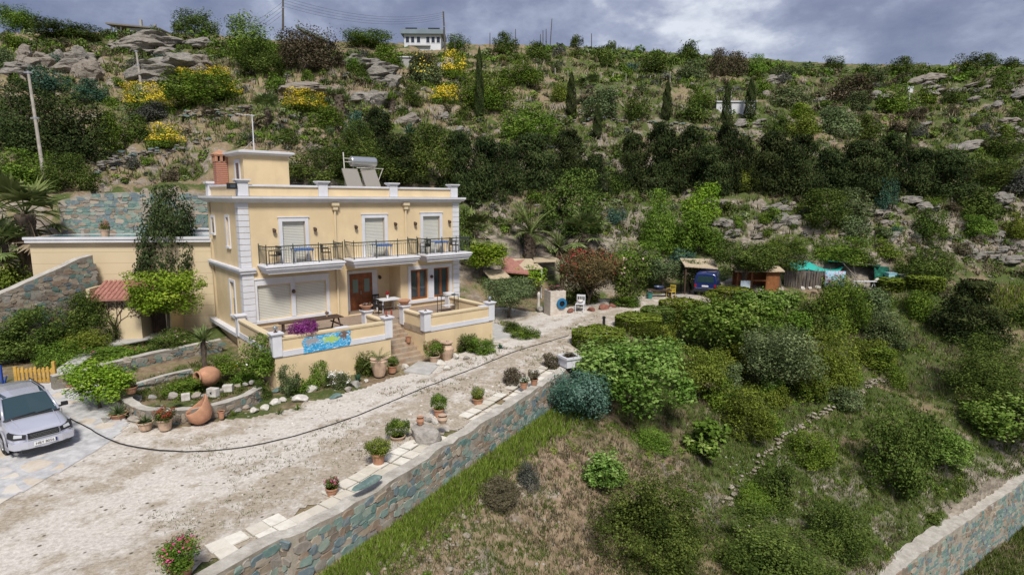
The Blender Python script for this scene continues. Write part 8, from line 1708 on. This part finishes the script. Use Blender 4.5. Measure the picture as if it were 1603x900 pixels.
b, w_, s = building('ridge_house', 'dark sloping roof of a house half hidden behind the ridge bush', 468, 516, 78, 118); part('wall', b, M_FARW, [((-w_/2, 0, -3), (w_/2, 5, .2))]); mb = MB(); mb.add([(-w_/2-.3, -.5, 4.6), (w_/2, -.5, 1.9), (w_/2, 5, 1.9), (-w_/2-.3, 5, 4.6), (-w_/2-.3, -.5, 4.1), (w_/2, -.5, 1.4), (w_/2, 5, 1.4), (-w_/2-.3, 5, 4.1)], [(0, 1, 2, 3), (7, 6, 5, 4), (0, 4, 5, 1), (1, 5, 6, 2), (2, 6, 7, 3), (3, 7, 4, 0)]); mb.build('roof', weathered('far_green_roof', (.14, .18, .17), .1), b); part('column', b, M_FARG, [((w_/2-.5, -.2, .2), (w_/2-.1, .2, 1.5))])
p, t = gpt(637, 104); b = thing('stone_hut', 'small pale stone hut with dark opening below the white building', 'building', p, .1); part('wall', b, M_FARG, [((-1.6, 0, -.6), (1.2, 3, 1.7))]); part('doorway', b, M_FARD, [((.5, -.05, -.3), (1.0, -.001, 1.3))]); part('roof', b, M_FARW, [((-1.8, -.2, 1.7), (1.4, 3.2, 1.9))])
p, t = gpt(703, 106); b = thing('stone_hut', 'small square ruin of pale stone beside the yellow broom on the ridge', 'building', p, .1); part('wall', b, weathered('pinkish_stone', (.38, .34, .32), .2), [((-.9, 0, -.6), (.9, 1.8, 1.9))]); part('low_wall', b, M_FARG, [((-2.4, .2, -.6), (-.9, .5, .9))])
p, t = gpt(1150, 182); b = thing('water_tank', 'long low white tank building between the cypresses', 'building', p, -.08); part('wall', b, M_FARW, [((-3.2, 0, -1), (3.4, 3, 1.9))]); part('roof', b, M_FARW, [((-3.4, -.2, 1.9), (3.6, 3.2, 2.1))])
for i, x in enumerate((-2.4, -1.2, 0)): part('post', b, M_POLE, [((x, 3.2, 0), (x+.15, 3.35, 3.6+.3*i))])
# ------------------------------------------------------------------ labels for what was planted in loops: look + relation to a landmark one can find
LMK = [((335, 255), 'the brick chimney'), ((413, 245), 'the roof tower'), ((570, 262), 'the solar heater'), ((391, 205), 'the aerial'), ((58, 200), 'the leaning utility pole'), ((217, 110), 'the pale utility pole'), ((234, 160), 'the brightest broom'), ((210, 46), 'the slant-roofed ridge house'), ((661, 64), 'the white ridge building'), ((533, 155), 'the yucca tree'), ((418, 178), 'the hillside fan palm'), ((750, 135), 'the tall thin cypress'), ((893, 150), 'the tallest lone cypress'), ((935, 193), 'the lowest lone cypress'), ((1043, 160), 'the cypress between shrubs'), ((1152, 166), 'the white tank building'),
       ((1420, 216), 'the right hillside cypress'), ((1421, 152), 'the white box on a post'), ((856, 50), 'the pole cluster'), ((926, 62), 'the single ridge pole'), ((695, 50), 'the dark utility pole'), ((443, 30), 'the pole above the heath'), ((893, 320), 'the glossy dark bush'), ((830, 366), 'the date palm'), ((1098, 324), 'the bright round shrub'), ((1030, 350), 'the tall green bank shrub'), ((1292, 332), 'the cliff shrub'), ((1386, 304), 'the blue-green bank shrub'), ((1275, 412), 'the teal net'), ((1345, 415), 'the green shelter'), ((1095, 412), 'the reed carport'), ((235, 70), 'the overhanging rock'), ((480, 137), 'the smooth rock slab'), ((622, 155), 'the spiky yucca'), ((922, 137), 'the shaggy palm'), ((200, 332), 'the annex wall'), ((1527, 490), 'the black conifer'), ((1440, 420), 'the shrub by the shelter'), ((113, 80), 'the tall layered rock'), ((665, 110), 'the half-flowered broom')]
ORD = ['', 'second ', 'third ', 'fourth ', 'fifth ', 'sixth ', 'seventh ', 'eighth ', 'ninth ', 'tenth ', 'eleventh ', 'twelfth ']
NOUN = {k_: v_[1] for k_, v_ in NAMES.items()}; NOUN['rock'] = 'weathered grey rock'; NOUN['palm'] = 'palm'
groups = {}
for e in VEG:
    o, kd, (x, y), lb, px = e
    if lb: continue
    size = '' if kd in ('rock', 'conifer') and px < 20 else ('big ' if px > 60 else 'small ' if px < 20 else '')
    best = min(LMK, key=lambda q: math.hypot(q[0][0]-x, (q[0][1]-y)*1.3)); dx, dy = x-best[0][0], y-best[0][1]
    rel = ('above' if dy < 0 else 'below') if abs(dy)*1.2 > abs(dx) else ('left of' if dx < 0 else 'right of')
    groups.setdefault((size+NOUN.get(kd, 'shrub'), rel, best[1]), []).append((math.hypot(dx, dy), o, kd))
for (noun, rel, lm), L_ in groups.items():
    L_.sort(key=lambda q: q[0])
    for i, (_, o, kd) in enumerate(L_):
        o['label'] = (f'{noun} {rel} {lm}' if len(L_) == 1 else f'{noun} {rel} {lm}, nearest of {len(L_)}' if i == 0 else f'{noun} {rel} {lm}, {ORD[min(i, 11)]}nearest of {len(L_)}')
        if 'category' not in o: o['category'] = 'bush'
        if 'group' not in o and kd not in ('rock',): o['group'] = 'bushes scattered over the hillside'
